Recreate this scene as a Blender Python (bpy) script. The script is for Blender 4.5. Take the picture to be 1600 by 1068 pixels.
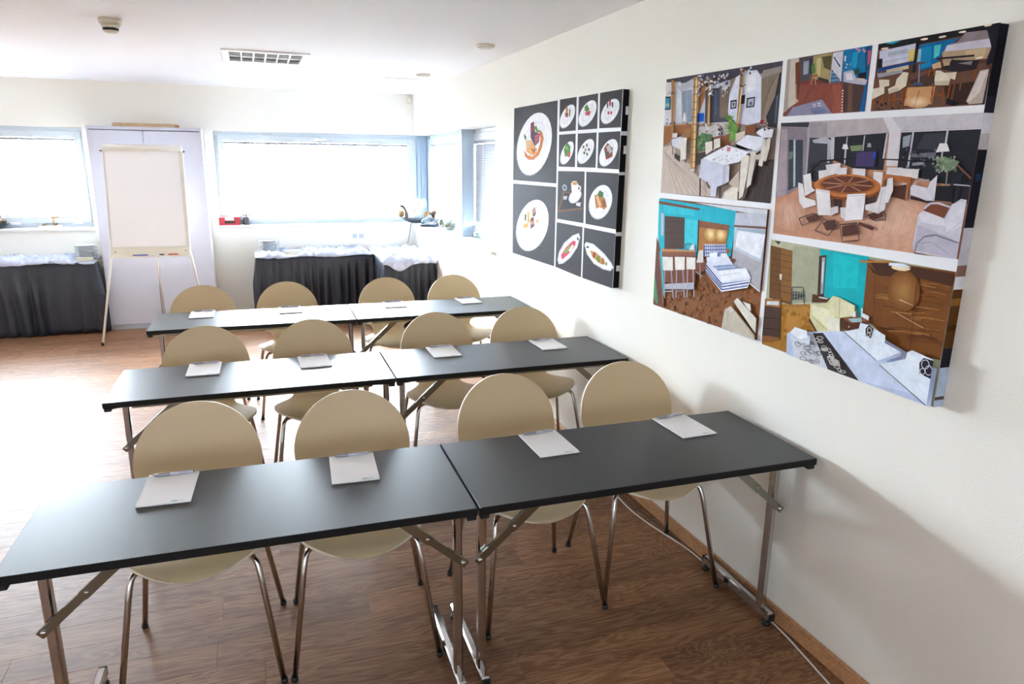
import bpy, bmesh, math, random
from mathutils import Vector, Matrix, noise

# ------------------------------------------------------------------ camera, sky, exposure
scene = bpy.context.scene
for o in list(bpy.data.objects):
    bpy.data.objects.remove(o)
COL = scene.collection
PI = math.pi

cam_d = bpy.data.cameras.new('camera')
cam = bpy.data.objects.new('camera', cam_d)
COL.objects.link(cam)
cam_d.sensor_width = 36.0
cam_d.lens = 1108.016 / 1600 * 36.0
cam_d.clip_start = 0.05
yaw, pitch, roll = 0.34832, 0.24641, 0.0113
fw = Vector((math.sin(yaw) * math.cos(pitch), math.cos(yaw) * math.cos(pitch), -math.sin(pitch)))
rt = Vector((math.cos(yaw), -math.sin(yaw), 0))
up = rt.cross(fw)
r2 = math.cos(roll) * rt + math.sin(roll) * up
u2 = -math.sin(roll) * rt + math.cos(roll) * up
m = Matrix((r2, u2, -fw)).transposed().to_4x4()
m.translation = Vector((-1.77687, -0.04236, 1.68614))
cam.matrix_world = m
scene.camera = cam

SKY = 1.0
world = bpy.data.worlds.new('overcast_sky')
scene.world = world
world.use_nodes = True
bgn = world.node_tree.nodes['Background']
bgn.inputs['Color'].default_value = (0.875, 0.97, 1.11, 1)
bgn.inputs['Strength'].default_value = SKY

scene.view_settings.view_transform = 'Standard'
scene.view_settings.look = 'None'
scene.view_settings.gamma = 1.0
scene.view_settings.use_curve_mapping = False
scene.view_settings.exposure = EXPOSURE = 7.15
cy = scene.cycles
cy.use_denoising = True
cy.max_bounces = 12
cy.diffuse_bounces = 8
cy.glossy_bounces = 4
cy.transmission_bounces = 8
cy.transparent_max_bounces = 12
cy.caustics_reflective = False
cy.caustics_refractive = False
cy.sample_clamp_indirect = 3.0

FAR, H, LEFT, BACK = 8.2335, 2.4235, -6.3, -2.2
SILL, WT = 1.01, 1.985

def portal(name, loc, rot, sx, sy):
    d = bpy.data.lights.new(name, 'AREA')
    d.shape = 'RECTANGLE'; d.size = sx; d.size_y = sy
    d.cycles.is_portal = True
    o = bpy.data.objects.new(name, d)
    o.location = loc; o.rotation_euler = rot
    COL.objects.link(o)
# daylight portals in the window openings (they only steer the sampling of the sky)
portal('daylight_portal', (-4.45, FAR + .28, 1.5), (-PI / 2, 0, 0), 2.4, 1.05)
portal('daylight_portal', (-1.0, FAR + .28, 1.5), (-PI / 2, 0, 0), 2.3, 1.05)
portal('daylight_portal', (.33, 6.7, 1.5), (0, PI / 2, 0), 1.05, 3.3)


portal('daylight_portal', (-3.2, BACK - .28, 1.55), (PI / 2, 0, 0), 4.9, 1.4)  # sky portal for the added fill window behind the camera

# ------------------------------------------------------------------ materials
MATS = {}
def lin(c):
    if isinstance(c, str):
        c = [int(c[i:i + 2], 16) / 255 for i in (0, 2, 4)]
    return tuple(((v / 12.92) if v <= .04045 else ((v + .055) / 1.055) ** 2.4) for v in c) + (1,)
def mat(name, col, rough=.5, metal=0.0, spec=.5, bump=0, bscale=40, var=0, trans=0, stretch=None, coat=0):
    if name in MATS:
        return MATS[name]
    mt = bpy.data.materials.new(name); mt.use_nodes = True
    nt = mt.node_tree; b = nt.nodes['Principled BSDF']
    c = lin(col)
    b.inputs['Base Color'].default_value = c
    b.inputs['Roughness'].default_value = rough
    b.inputs['Metallic'].default_value = metal
    b.inputs['Specular IOR Level'].default_value = spec
    if coat:
        b.inputs['Coat Weight'].default_value = coat
        b.inputs['Coat Roughness'].default_value = .1
    if trans:
        b.inputs['Transmission Weight'].default_value = trans
    if bump or var:
        tc = nt.nodes.new('ShaderNodeTexCoord')
        n = nt.nodes.new('ShaderNodeTexNoise'); n.inputs['Scale'].default_value = bscale; n.inputs['Detail'].default_value = 5
        if stretch:
            mp = nt.nodes.new('ShaderNodeMapping'); mp.inputs['Scale'].default_value = stretch
            nt.links.new(tc.outputs['Object'], mp.inputs['Vector']); nt.links.new(mp.outputs['Vector'], n.inputs['Vector'])
        else:
            nt.links.new(tc.outputs['Object'], n.inputs['Vector'])
        if bump:
            bp = nt.nodes.new('ShaderNodeBump'); bp.inputs['Strength'].default_value = bump; bp.inputs['Distance'].default_value = .002
            nt.links.new(n.outputs['Fac'], bp.inputs['Height']); nt.links.new(bp.outputs['Normal'], b.inputs['Normal'])
        if var:
            mx = nt.nodes.new('ShaderNodeMix'); mx.data_type = 'RGBA'
            mx.inputs['A'].default_value = tuple(v * (1 - var) for v in c[:3]) + (1,)
            mx.inputs['B'].default_value = tuple(min(1, v * (1 + var)) for v in c[:3]) + (1,)
            nt.links.new(n.outputs['Fac'], mx.inputs['Factor']); nt.links.new(mx.outputs['Result'], b.inputs['Base Color'])
    MATS[name] = mt
    return mt

def wood(name, dark, mid, light, rough=.34, gscale=1.0, spec=.5, objvar=.35, bump=.12):
    mt = bpy.data.materials.new(name); mt.use_nodes = True
    nt = mt.node_tree; N = nt.nodes; L = nt.links; b = N['Principled BSDF']
    tc = N.new('ShaderNodeTexCoord'); oi = N.new('ShaderNodeObjectInfo')
    sc_ = N.new('ShaderNodeVectorMath'); sc_.operation = 'SCALE'; sc_.inputs[0].default_value = (13.7, 7.3, 3.1)
    L.new(oi.outputs['Random'], sc_.inputs['Scale'])
    ad = N.new('ShaderNodeVectorMath'); ad.operation = 'ADD'
    L.new(tc.outputs['Object'], ad.inputs[0]); L.new(sc_.outputs[0], ad.inputs[1])
    mp = N.new('ShaderNodeMapping'); mp.inputs['Scale'].default_value = (1.6 * gscale, 13 * gscale, 13 * gscale)
    L.new(ad.outputs[0], mp.inputs['Vector'])
    n1 = N.new('ShaderNodeTexNoise'); n1.inputs['Scale'].default_value = 1.0; n1.inputs['Detail'].default_value = 3; n1.inputs['Distortion'].default_value = .35
    L.new(mp.outputs[0], n1.inputs['Vector'])
    # growth rings: sine of the slow noise
    mu = N.new('ShaderNodeMath'); mu.operation = 'MULTIPLY'; mu.inputs[1].default_value = 85
    L.new(n1.outputs['Fac'], mu.inputs[0])
    sn = N.new('ShaderNodeMath'); sn.operation = 'SINE'; L.new(mu.outputs[0], sn.inputs[0])
    ma = N.new('ShaderNodeMath'); ma.operation = 'MULTIPLY_ADD'; ma.inputs[1].default_value = .5; ma.inputs[2].default_value = .5
    L.new(sn.outputs[0], ma.inputs[0])
    # fine fibre
    mp2 = N.new('ShaderNodeMapping'); mp2.inputs['Scale'].default_value = (6 * gscale, 190 * gscale, 190 * gscale)
    L.new(ad.outputs[0], mp2.inputs['Vector'])
    n2 = N.new('ShaderNodeTexNoise'); n2.inputs['Scale'].default_value = 1; n2.inputs['Detail'].default_value = 4
    L.new(mp2.outputs[0], n2.inputs['Vector'])
    f1 = N.new('ShaderNodeMath'); f1.operation = 'MULTIPLY_ADD'; f1.inputs[1].default_value = .20
    L.new(ma.outputs[0], f1.inputs[0])
    f2 = N.new('ShaderNodeMath'); f2.operation = 'MULTIPLY'; f2.inputs[1].default_value = .5
    L.new(n2.outputs['Fac'], f2.inputs[0]); L.new(f2.outputs[0], f1.inputs[2])
    f3 = N.new('ShaderNodeMath'); f3.operation = 'MULTIPLY_ADD'; f3.inputs[1].default_value = .30; L.new(n1.outputs['Fac'], f3.inputs[0]); L.new(f1.outputs[0], f3.inputs[2])
    rp = N.new('ShaderNodeValToRGB')
    e = rp.color_ramp.elements
    e[0].position = .18; e[0].color = lin(dark); e[1].position = .80; e[1].color = lin(light)
    x = e.new(.48); x.color = lin(mid)
    L.new(f3.outputs[0], rp.inputs['Fac'])
    vr = N.new('ShaderNodeMapRange'); vr.inputs['To Min'].default_value = 1 - objvar; vr.inputs['To Max'].default_value = 1 + objvar
    L.new(oi.outputs['Random'], vr.inputs['Value'])
    hs = N.new('ShaderNodeHueSaturation'); L.new(vr.outputs[0], hs.inputs['Value']); L.new(rp.outputs['Color'], hs.inputs['Color'])
    L.new(hs.outputs['Color'], b.inputs['Base Color'])
    b.inputs['Roughness'].default_value = rough; b.inputs['Specular IOR Level'].default_value = spec
    bp = N.new('ShaderNodeBump'); bp.inputs['Strength'].default_value = bump; bp.inputs['Distance'].default_value = .001
    L.new(n2.outputs['Fac'], bp.inputs['Height']); L.new(bp.outputs['Normal'], b.inputs['Normal'])
    MATS[name] = mt
    return mt

WALL = mat('warm_white_wall_paint', 'f1eee5', .75, spec=.25, bump=.25, bscale=160)
CEIL = mat('white_ceiling_paint', 'f6f6f8', .8, spec=.2, bump=.15, bscale=120)
FLOORW = wood('laminate_plank_wood', '553724', '885f42', 'b18862', rough=.52, objvar=.18, spec=.28)
TRIMW = wood('baseboard_wood', '9a6c48', 'b98860', 'd0a678', rough=.4, objvar=.05)
PALEW = wood('pale_pine_board', 'b89468', 'd2b48a', 'e2caa4', rough=.6, objvar=.05)
SUBF = mat('dark_joint', '2c1f18', .8)
BLACKTOP = mat('black_laminate', '131314', .38, spec=.62, bump=.10, bscale=420, var=.12)
BLACKEDGE = mat('black_edge_band', '0c0c0d', .5, spec=.3)
CHROME = mat('polished_chrome', 'c9c7c6', .12, 1.0)
STEEL = mat('zinc_plated_steel', '98998f', .22, 1.0, bump=.2, bscale=30)
BLKPL = mat('black_plastic', '141415', .45)
SHELL = mat('beige_lacquered_plywood', 'd5c099', .42, spec=.4, bump=.04, bscale=60)
SHELLRIM = mat('pale_plywood_edge', 'f0e9d8', .5, spec=.3)
PAPER = mat('white_paper', 'fbfbfc', .8, spec=.1)
CARD = mat('grey_cardboard', '6b6560', .85, spec=.1)
TEALINK = mat('teal_ink', '7fc0c4', .8, spec=.1)
PENSIL = mat('silver_pen_barrel', '9b9ca6', .3, .7)
PENCLR = mat('pale_grip', 'c3c4d0', .35, .1)
FRAMEP = mat('pale_blue_grey_window_paint', 'cdd6de', .4, spec=.4)
FRAMED = mat('blue_grey_column_paint', 'aebfce', .45, spec=.4)
WHITEPL = mat('white_plastic', 'eeeeec', .4)
CREAMPL = mat('cream_plastic', 'e6dfcf', .5)
MARBLE = mat('white_stone_sill', 'f1efec', .35, var=.04, bscale=9)
CABW = mat('white_cabinet_edge', 'eceff2', .45)
CABD = mat('pale_lavender_cabinet_door', 'cbcbd8', .42, spec=.4)
BLKCL = mat('black_satin_skirt', '252935', .42, spec=.6, bump=.3, bscale=300)
WHTCL = mat('white_crumpled_cloth', 'c3c8da', .85, spec=.1, bump=.3, bscale=200)
CHINA = mat('white_china', 'd6dade', .22, spec=.55)
NAPKIN = mat('cream_napkin', 'd8d0c0', .9, spec=.1)
SLAT = mat('white_blind_slat', 'a4a8b0', .6, spec=.2)
METW = mat('white_powder_coat', 'eeeae2', .45)
REDPL = mat('red_card', 'b4303a', .5)
DARKGL = mat('dark_display', '15181c', .2)
PHONEB = mat('grey_blue_phone_plastic', '2e3a46', .4)
BOWLM = mat('slate_blue_ceramic', '46535b', .5, var=.15, bscale=20)
DRIFT = wood('driftwood_bark', '3a2c24', '5c493c', '7a6858', rough=.8, gscale=6, objvar=.1)
PETAL = mat('white_petal', 'bcbcb6', .6, spec=.2)
CORK = mat('tan_cork', '8f6f48', .8, var=.4, bscale=60, bump=.8)
CONEB = mat('brown_cone', '4f3727', .8, var=.4, bscale=50, bump=.8)
LEAF = mat('green_leaf', '6b8a4c', .5)
PEBBLE = mat('pale_shells', '7c6a50', .6, var=.5, bscale=30)
TEALG = mat('teal_glass_base', '5fb4a8', .1, spec=.5)
DET = mat('beige_detector_plastic', 'd9d2bf', .5)
MIRR = mat('mirror_louvre', 'c8d4e2', .12, 1.0)
CABLEW = mat('white_cable', 'dcd9d4', .5)
CABLEK = mat('dark_cable', '3a3c40', .5)
SKYROOF = mat('charcoal_slate_roofing', '1d1b25', .8, spec=.1)
LEAFP = mat('garden_leaf', '222c1d', .7, var=.3, bscale=5)
BARK = mat('garden_bark', '1d1814', .9)
GROUND = mat('pale_terrace_paving', 'b9b7b0', .9, var=.08, bscale=2)
INK = {k: mat('ink_' + k, c, .4) for k, c in dict(blue='3a4aa8', black='1c1c20', red='b82a34', green='3a9a58', purple='7a4a9a', orange='d8803a').items()}

def glass_mat(name, tint=(1, 1, 1), gloss=.06):
    mt = bpy.data.materials.new(name); mt.use_nodes = True
    nt = mt.node_tree; nt.nodes.clear()
    o = nt.nodes.new('ShaderNodeOutputMaterial'); t = nt.nodes.new('ShaderNodeBsdfTransparent'); g = nt.nodes.new('ShaderNodeBsdfGlossy')
    t.inputs['Color'].default_value = (*tint, 1); g.inputs['Roughness'].default_value = .02
    lw = nt.nodes.new('ShaderNodeLayerWeight'); lw.inputs['Blend'].default_value = .25
    fr = nt.nodes.new('ShaderNodeMath'); fr.operation = 'MULTIPLY_ADD'; fr.inputs[1].default_value = .35; fr.inputs[2].default_value = gloss
    nt.links.new(lw.outputs['Facing'], fr.inputs[0])
    mx = nt.nodes.new('ShaderNodeMixShader')
    nt.links.new(fr.outputs[0], mx.inputs[0]); nt.links.new(t.outputs[0], mx.inputs[1]); nt.links.new(g.outputs[0], mx.inputs[2])
    nt.links.new(mx.outputs[0], o.inputs['Surface'])
    MATS[name] = mt
    return mt
GLASS = glass_mat('clear_window_glass', (.97, .99, .98))
VGLASS = glass_mat('clear_vase_glass', (.90, .95, .94), .08)
FILLGLASS = glass_mat('fill_window_glass', (.185, .185, .185))  # grey tint sets how much light the added fill window lets in

def print_mat():
    mt = bpy.data.materials.new('canvas_print_ink'); mt.use_nodes = True
    nt = mt.node_tree; b = nt.nodes['Principled BSDF']
    a = nt.nodes.new('ShaderNodeVertexColor'); a.layer_name = 'ink'
    # photographic grain of the print: fine tonal mottling of the inks
    tg = nt.nodes.new('ShaderNodeTexCoord'); g1 = nt.nodes.new('ShaderNodeTexNoise'); g1.inputs['Scale'].default_value = 26; g1.inputs['Detail'].default_value = 9; g1.inputs['Roughness'].default_value = .72
    mr = nt.nodes.new('ShaderNodeMapRange'); mr.inputs['From Min'].default_value = .3; mr.inputs['From Max'].default_value = .7; mr.inputs['To Min'].default_value = .82; mr.inputs['To Max'].default_value = 1.12
    hv = nt.nodes.new('ShaderNodeHueSaturation'); hv.inputs['Saturation'].default_value = 1.08
    nt.links.new(tg.outputs['Object'], g1.inputs['Vector']); nt.links.new(g1.outputs['Fac'], mr.inputs['Value']); nt.links.new(mr.outputs[0], hv.inputs['Value'])
    nt.links.new(a.outputs['Color'], hv.inputs['Color']); nt.links.new(hv.outputs['Color'], b.inputs['Base Color'])
    b.inputs['Roughness'].default_value = .7; b.inputs['Specular IOR Level'].default_value = .12
    tc = nt.nodes.new('ShaderNodeTexCoord'); n = nt.nodes.new('ShaderNodeTexNoise'); n.inputs['Scale'].default_value = 500
    bp = nt.nodes.new('ShaderNodeBump'); bp.inputs['Strength'].default_value = .06; bp.inputs['Distance'].default_value = .001
    nt.links.new(tc.outputs['Object'], n.inputs['Vector']); nt.links.new(n.outputs['Fac'], bp.inputs['Height']); nt.links.new(bp.outputs['Normal'], b.inputs['Normal'])
    return mt
INKM = print_mat()
CANVW = mat('white_canvas', 'e9e9ec', .6, spec=.25, bump=.1, bscale=500)
CANVK = mat('black_canvas_side', '0d0c0e', .6, spec=.25)

# ------------------------------------------------------------------ mesh helpers
class MB:
    """collects geometry for one mesh object"""
    def __init__(s): s.v = []; s.f = []; s.mi = []; s.sm = []
    def add(s, vs, fs, mi=0, smooth=False):
        k = len(s.v); s.v += [tuple(p) for p in vs]
        for f in fs:
            s.f.append([i + k for i in f]); s.mi.append(mi); s.sm.append(smooth)
        return s
    def box(s, x0, x1, y0, y1, z0, z1, mi=0, bev=0):
        if x0 > x1: x0, x1 = x1, x0
        if y0 > y1: y0, y1 = y1, y0
        if z0 > z1: z0, z1 = z1, z0
        if bev:
            b = min(bev, (x1 - x0) * .49, (y1 - y0) * .49, (z1 - z0) * .49)
            vs = []; idx = {}
            for ix, X in enumerate((x0, x1)):
                for iy, Y in enumerate((y0, y1)):
                    for iz, Z in enumerate((z0, z1)):
                        sx, sy, sz = (b if ix == 0 else -b), (b if iy == 0 else -b), (b if iz == 0 else -b)
                        idx[ix, iy, iz] = len(vs)
                        vs += [(X, Y + sy, Z + sz), (X + sx, Y, Z + sz), (X + sx, Y + sy, Z)]
            fs = []
            g = lambda a, k: idx[a] + k
            for i in (0, 1):
                q = [(i, 0, 0), (i, 1, 0), (i, 1, 1), (i, 0, 1)]; fs.append([g(a, 0) for a in (q if i else q[::-1])])
                q = [(0, i, 0), (1, i, 0), (1, i, 1), (0, i, 1)]; fs.append([g(a, 1) for a in (q[::-1] if i else q)])
                q = [(0, 0, i), (1, 0, i), (1, 1, i), (0, 1, i)]; fs.append([g(a, 2) for a in (q if i else q[::-1])])
            for i in (0, 1):
                for j in (0, 1):
                    fs.append([g((0, i, j), 1), g((1, i, j), 1), g((1, i, j), 2), g((0, i, j), 2)])
                    fs.append([g((i, 0, j), 0), g((i, 1, j), 0), g((i, 1, j), 2), g((i, 0, j), 2)])
                    fs.append([g((i, j, 0), 0), g((i, j, 1), 0), g((i, j, 1), 1), g((i, j, 0), 1)])
                    for k in (0, 1):
                        fs.append([g((i, j, k), 0), g((i, j, k), 1), g((i, j, k), 2)])
            return s.add(vs, fs, mi)
        vs = [(x, y, z) for x in (x0, x1) for y in (y0, y1) for z in (z0, z1)]
        return s.add(vs, [(0, 1, 3, 2), (4, 6, 7, 5), (0, 4, 5, 1), (2, 3, 7, 6), (0, 2, 6, 4), (1, 5, 7, 3)], mi)
    def tube(s, pts, r, n=10, mi=0, cap=True, flat=None):
        """round tube along a polyline; r may be a list. flat=(w,h): rectangular section"""
        P = [Vector(p) for p in pts]; R = r if isinstance(r, (list, tuple)) else [r] * len(P)
        T = []
        for i in range(len(P)):
            a = P[max(0, i - 1)]; b = P[min(len(P) - 1, i + 1)]
            T.append((b - a).normalized())
        ref = Vector((0, 0, 1)) if abs(T[0].z) < .9 else Vector((0, 1, 0))
        u = (ref - T[0] * ref.dot(T[0])).normalized()
        vs = []; fs = []
        for i, p in enumerate(P):
            u = (u - T[i] * u.dot(T[i])).normalized(); w = T[i].cross(u)
            for k in range(n):
                a = 2 * PI * k / n
                vs.append(p + (u * math.cos(a) + w * math.sin(a)) * R[i])
        for i in range(len(P) - 1):
            for k in range(n):
                fs.append((i * n + k, i * n + (k + 1) % n, (i + 1) * n + (k + 1) % n, (i + 1) * n + k))
        s.add(vs, fs, mi, True)
        if cap:
            k = len(s.v) - len(vs)
            s.f.append([k + i for i in range(n)][::-1]); s.mi.append(mi); s.sm.append(False)
            s.f.append([k + (len(P) - 1) * n + i for i in range(n)]); s.mi.append(mi); s.sm.append(False)
        return s
    def bar(s, a, b, w, h, upv=(0, 1, 0), mi=0):
        """rectangular bar from a to b, w across upv's side, h along upv"""
        a, b = Vector(a), Vector(b); t = (b - a).normalized(); u = Vector(upv); u = (u - t * u.dot(t)).normalized(); x = t.cross(u)
        vs = []
        for p in (a, b):
            for i, j in ((-1, -1), (1, -1), (1, 1), (-1, 1)):
                vs.append(p + x * (i * w / 2) + u * (j * h / 2))
        return s.add(vs, [(3, 2, 1, 0), (4, 5, 6, 7), (0, 1, 5, 4), (1, 2, 6, 5), (2, 3, 7, 6), (3, 0, 4, 7)], mi)
    def lathe(s, prof, n=24, c=(0, 0, 0), mi=0, smooth=True, sx=1, sy=1):
        vs = []; fs = []
        for r, z in prof:
            for k in range(n):
                a = 2 * PI * k / n
                vs.append((c[0] + r * sx * math.cos(a), c[1] + r * sy * math.sin(a), c[2] + z))
        for i in range(len(prof) - 1):
            for k in range(n):
                fs.append((i * n + k, i * n + (k + 1) % n, (i + 1) * n + (k + 1) % n, (i + 1) * n + k))
        s.add(vs, fs, mi, smooth)
        k0 = len(s.v) - len(vs)
        for i, fl in ((0, True), (len(prof) - 1, False)):
            if prof[i][0] > 1e-5:
                ring = [k0 + i * n + k for k in range(n)]
                s.f.append(ring[::-1] if fl else ring); s.mi.append(mi); s.sm.append(False)
        return s
    def prism(s, pts, z0, z1, mi=0):
        n = len(pts)
        vs = [(x, y, z0) for x, y in pts] + [(x, y, z1) for x, y in pts]
        fs = [list(range(n))[::-1], list(range(n, 2 * n))] + [(i, (i + 1) % n, n + (i + 1) % n, n + i) for i in range(n)]
        return s.add(vs, fs, mi)
    def blob(s, c, r, seed=0, amp=.15, fr=3, n=10, m_=7, mi=0, sq=(1, 1, 1)):
        vs = []; fs = []
        for i in range(m_ + 1):
            th = PI * i / m_
            for k in range(n):
                a = 2 * PI * k / n
                d = Vector((math.sin(th) * math.cos(a), math.sin(th) * math.sin(a), math.cos(th)))
                q = r * (1 + amp * noise.noise(d * fr + Vector((seed * 3.1, seed, 7))))
                vs.append((c[0] + d.x * q * sq[0], c[1] + d.y * q * sq[1], c[2] + d.z * q * sq[2]))
        for i in range(m_):
            for k in range(n):
                fs.append((i * n + k, (i + 1) * n + k, (i + 1) * n + (k + 1) % n, i * n + (k + 1) % n))
        return s.add(vs, fs, mi, True)
    def mesh(s, name):
        me = bpy.data.meshes.new(name)
        me.from_pydata(s.v, [], s.f)
        me.polygons.foreach_set('material_index', s.mi)
        me.polygons.foreach_set('use_smooth', s.sm)
        me.update()
        return me
    def build(s, name, mats, parent=None, loc=None, rotz=0):
        me = s.mesh(name)
        for mm in (mats if isinstance(mats, (list, tuple)) else [mats]):
            me.materials.append(mm)
        return link(name, me, parent, loc, rotz)

def link(name, me, parent=None, loc=None, rotz=0):
    o = bpy.data.objects.new(name, me)
    COL.objects.link(o)
    if parent: o.parent = parent
    if loc: o.location = loc
    if rotz: o.rotation_euler.z = rotz
    return o
def tag(o, label=None, cat=None, group=None, kind=None):
    if label: o['label'] = label
    if cat: o['category'] = cat
    if group: o['group'] = group
    if kind: o['kind'] = kind
    return o
def empty(name, loc=(0, 0, 0), rotz=0, parent=None):
    return link(name, None, parent, loc, rotz)
def copy_tree(o, parent=None):
    c = o.copy(); COL.objects.link(c)
    if parent: c.parent = parent
    for ch in list(o.children):
        copy_tree(ch, c)
    return c
def arc_path(pts, r=.03, n=6):
    """polyline with rounded corners"""
    P = [Vector(p) for p in pts]; out = [P[0]]
    for i in range(1, len(P) - 1):
        a, b, c = P[i - 1], P[i], P[i + 1]
        d = min(r, (a - b).length * .49, (c - b).length * .49)
        p0 = b + (a - b).normalized() * d; p1 = b + (c - b).normalized() * d
        for k in range(n + 1):
            t = k / n
            out.append(p0 * (1 - t) ** 2 + b * 2 * t * (1 - t) + p1 * t * t)
    out.append(P[-1])
    return out

# ------------------------------------------------------------------ the room
W1 = (-5.62, -3.30)
W2L = -2.112
WRY = 5.275
T = .30
def wall_with_hole(mb, axis, pos0, pos1, a0, a1, holes):
    """wall slab between pos0..pos1 along its normal, a0..a1 along its length, floor to ceiling, with holes (a,b,z0,z1)"""
    def bx(p, q, z0, z1):
        if q - p < 1e-4: return
        if axis == 'y': mb.box(p, q, pos0, pos1, z0, z1)
        else: mb.box(pos0, pos1, p, q, z0, z1)
    cur = a0
    for (p, q, z0, z1) in sorted(holes):
        bx(cur, p, 0, H); bx(p, q, 0, z0); bx(p, q, z1, H); cur = q
    bx(cur, a1, 0, H)
    return mb
mb = MB()
wall_with_hole(mb, 'y', FAR, FAR + T, LEFT - T, 0, [(W1[0], W1[1], .985, WT), (W2L, 0, .985, WT)])
tag(mb.build('wall_far', WALL), kind='structure')
mb = MB()
wall_with_hole(mb, 'x', 0, T, BACK - T, FAR, [(WRY, FAR, .985, WT)])
mb.box(0, T, FAR, FAR + T, 0, .985); mb.box(0, T, FAR, FAR + T, WT, H)
tag(mb.build('wall_right', WALL), kind='structure')
mb = MB()
wall_with_hole(mb, 'x', LEFT - T, LEFT, BACK - T, FAR, [])
tag(mb.build('wall_left', WALL), kind='structure')
mb = MB(); wall_with_hole(mb, 'y', BACK - T, BACK, LEFT, 0, [(-5.6, -.8, .9, 2.2)])  # unseen back wall, opened up for the added fill window
tag(mb.build('wall_back', WALL), kind='structure')
# ceiling with the recess for the louvred fitting
FX0, FX1, FY0, FY1 = -1.885, -1.325, 5.50, 6.075
mb = MB()
mb.box(LEFT - T, FX0, BACK - T, FAR + T, H, H + .2); mb.box(FX1, T, BACK - T, FAR + T, H, H + .2)
mb.box(FX0, FX1, BACK - T, FY0, H, H + .2); mb.box(FX0, FX1, FY1, FAR + T, H, H + .2)
mb.box(FX0, FX1, FY0, FY1, H + .12, H + .2)
tag(mb.build('ceiling', CEIL), kind='structure')

# floor: dark bed with planks on it
floor = tag(MB().box(LEFT - T, T, BACK - T, FAR + T, -.15, -.006).build('floor', SUBF), kind='structure')
PW, PLN, PG = .139, 1.216, .0005
pl = MB(); c_ = .0005
def plank_geo(mb, x0, x1, y0, y1, z1=0.0, z0=-.006):
    vs = [(x0, y0, z0), (x1, y0, z0), (x1, y1, z0), (x0, y1, z0), (x0, y0, z1 - c_), (x1, y0, z1 - c_), (x1, y1, z1 - c_), (x0, y1, z1 - c_),
          (x0 + c_, y0 + c_, z1), (x1 - c_, y0 + c_, z1), (x1 - c_, y1 - c_, z1), (x0 + c_, y1 - c_, z1)]
    fs = [(0, 1, 5, 4), (1, 2, 6, 5), (2, 3, 7, 6), (3, 0, 4, 7), (4, 5, 9, 8), (5, 6, 10, 9), (6, 7, 11, 10), (7, 4, 8, 11), (8, 9, 10, 11)]
    mb.add(vs, fs)
plank_geo(pl, 0, PLN - PG, 0, PW - PG)
plank_me = pl.mesh('plank'); plank_me.materials.append(FLOORW)
rnd = random.Random(11)
far_field = MB()
ends = {0: -.79, -3: -1.02, 1: -1.457}
row = -32
while True:
    y = 2.253 + row * PW
    if y > FAR: break
    if y < BACK: row += 1; continue
    x = -(rnd.random() * PLN) if row not in ends else ends[row]
    x0 = x - PLN * 10
    while x0 < 0:
        a, b = max(x0, LEFT), min(x0 + PLN, 0)
        yy1 = min(y + PW - PG, FAR)
        if b - a > .02:
            if y + PW > 1.15:
                o = link('plank', plank_me, floor, (a, y, 0))
                o.scale = ((b - a - (PG if b < 0 else 0)) / (PLN - PG), (yy1 - y) / (PW - PG), 1)
            else:
                plank_geo(far_field, a, b - PG, y, yy1)
        x0 += PLN
    row += 1
tag(far_field.build('plank_field', FLOORW, floor), kind='stuff')

# skirting boards (with the joint seen behind the front table)
def skirt_board(name, pieces):
    root = None
    for i, (x0, x1, y0, y1) in enumerate(pieces):
        mb = MB().box(x0, x1, y0, y1, .001, .05, bev=.002)
        cx0, cx1, cy0, cy1 = x0, x1, y0, y1
        if abs(x1 - x0) < abs(y1 - y0):
            if x1 > -1: cx0 = x0 + .006
            else: cx1 = x1 - .006
        else:
            if y1 > 0: cy0 = y0 + .006
            else: cy1 = y1 - .006
        mb.box(cx0, cx1, cy0, cy1, .049, .062, bev=.003)
        if root is None:
            root = tag(mb.build(name, TRIMW), kind='structure')
        else:
            mb.build('skirting_length', TRIMW, root)
skirt_board('baseboard_right', [(-.017, -.0005, BACK, 2.60), (-.017, -.0005, 2.603, 5.0), (-.017, -.0005, 5.003, FAR)])
skirt_board('baseboard_far', [(LEFT, -2.9, FAR - .017, FAR - .0005), (-2.897, -.02, FAR - .017, FAR - .0005)])
skirt_board('baseboard_left', [(LEFT + .0005, LEFT + .017, BACK, 2.9), (LEFT + .0005, LEFT + .017, 2.903, FAR - .02)])

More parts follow.
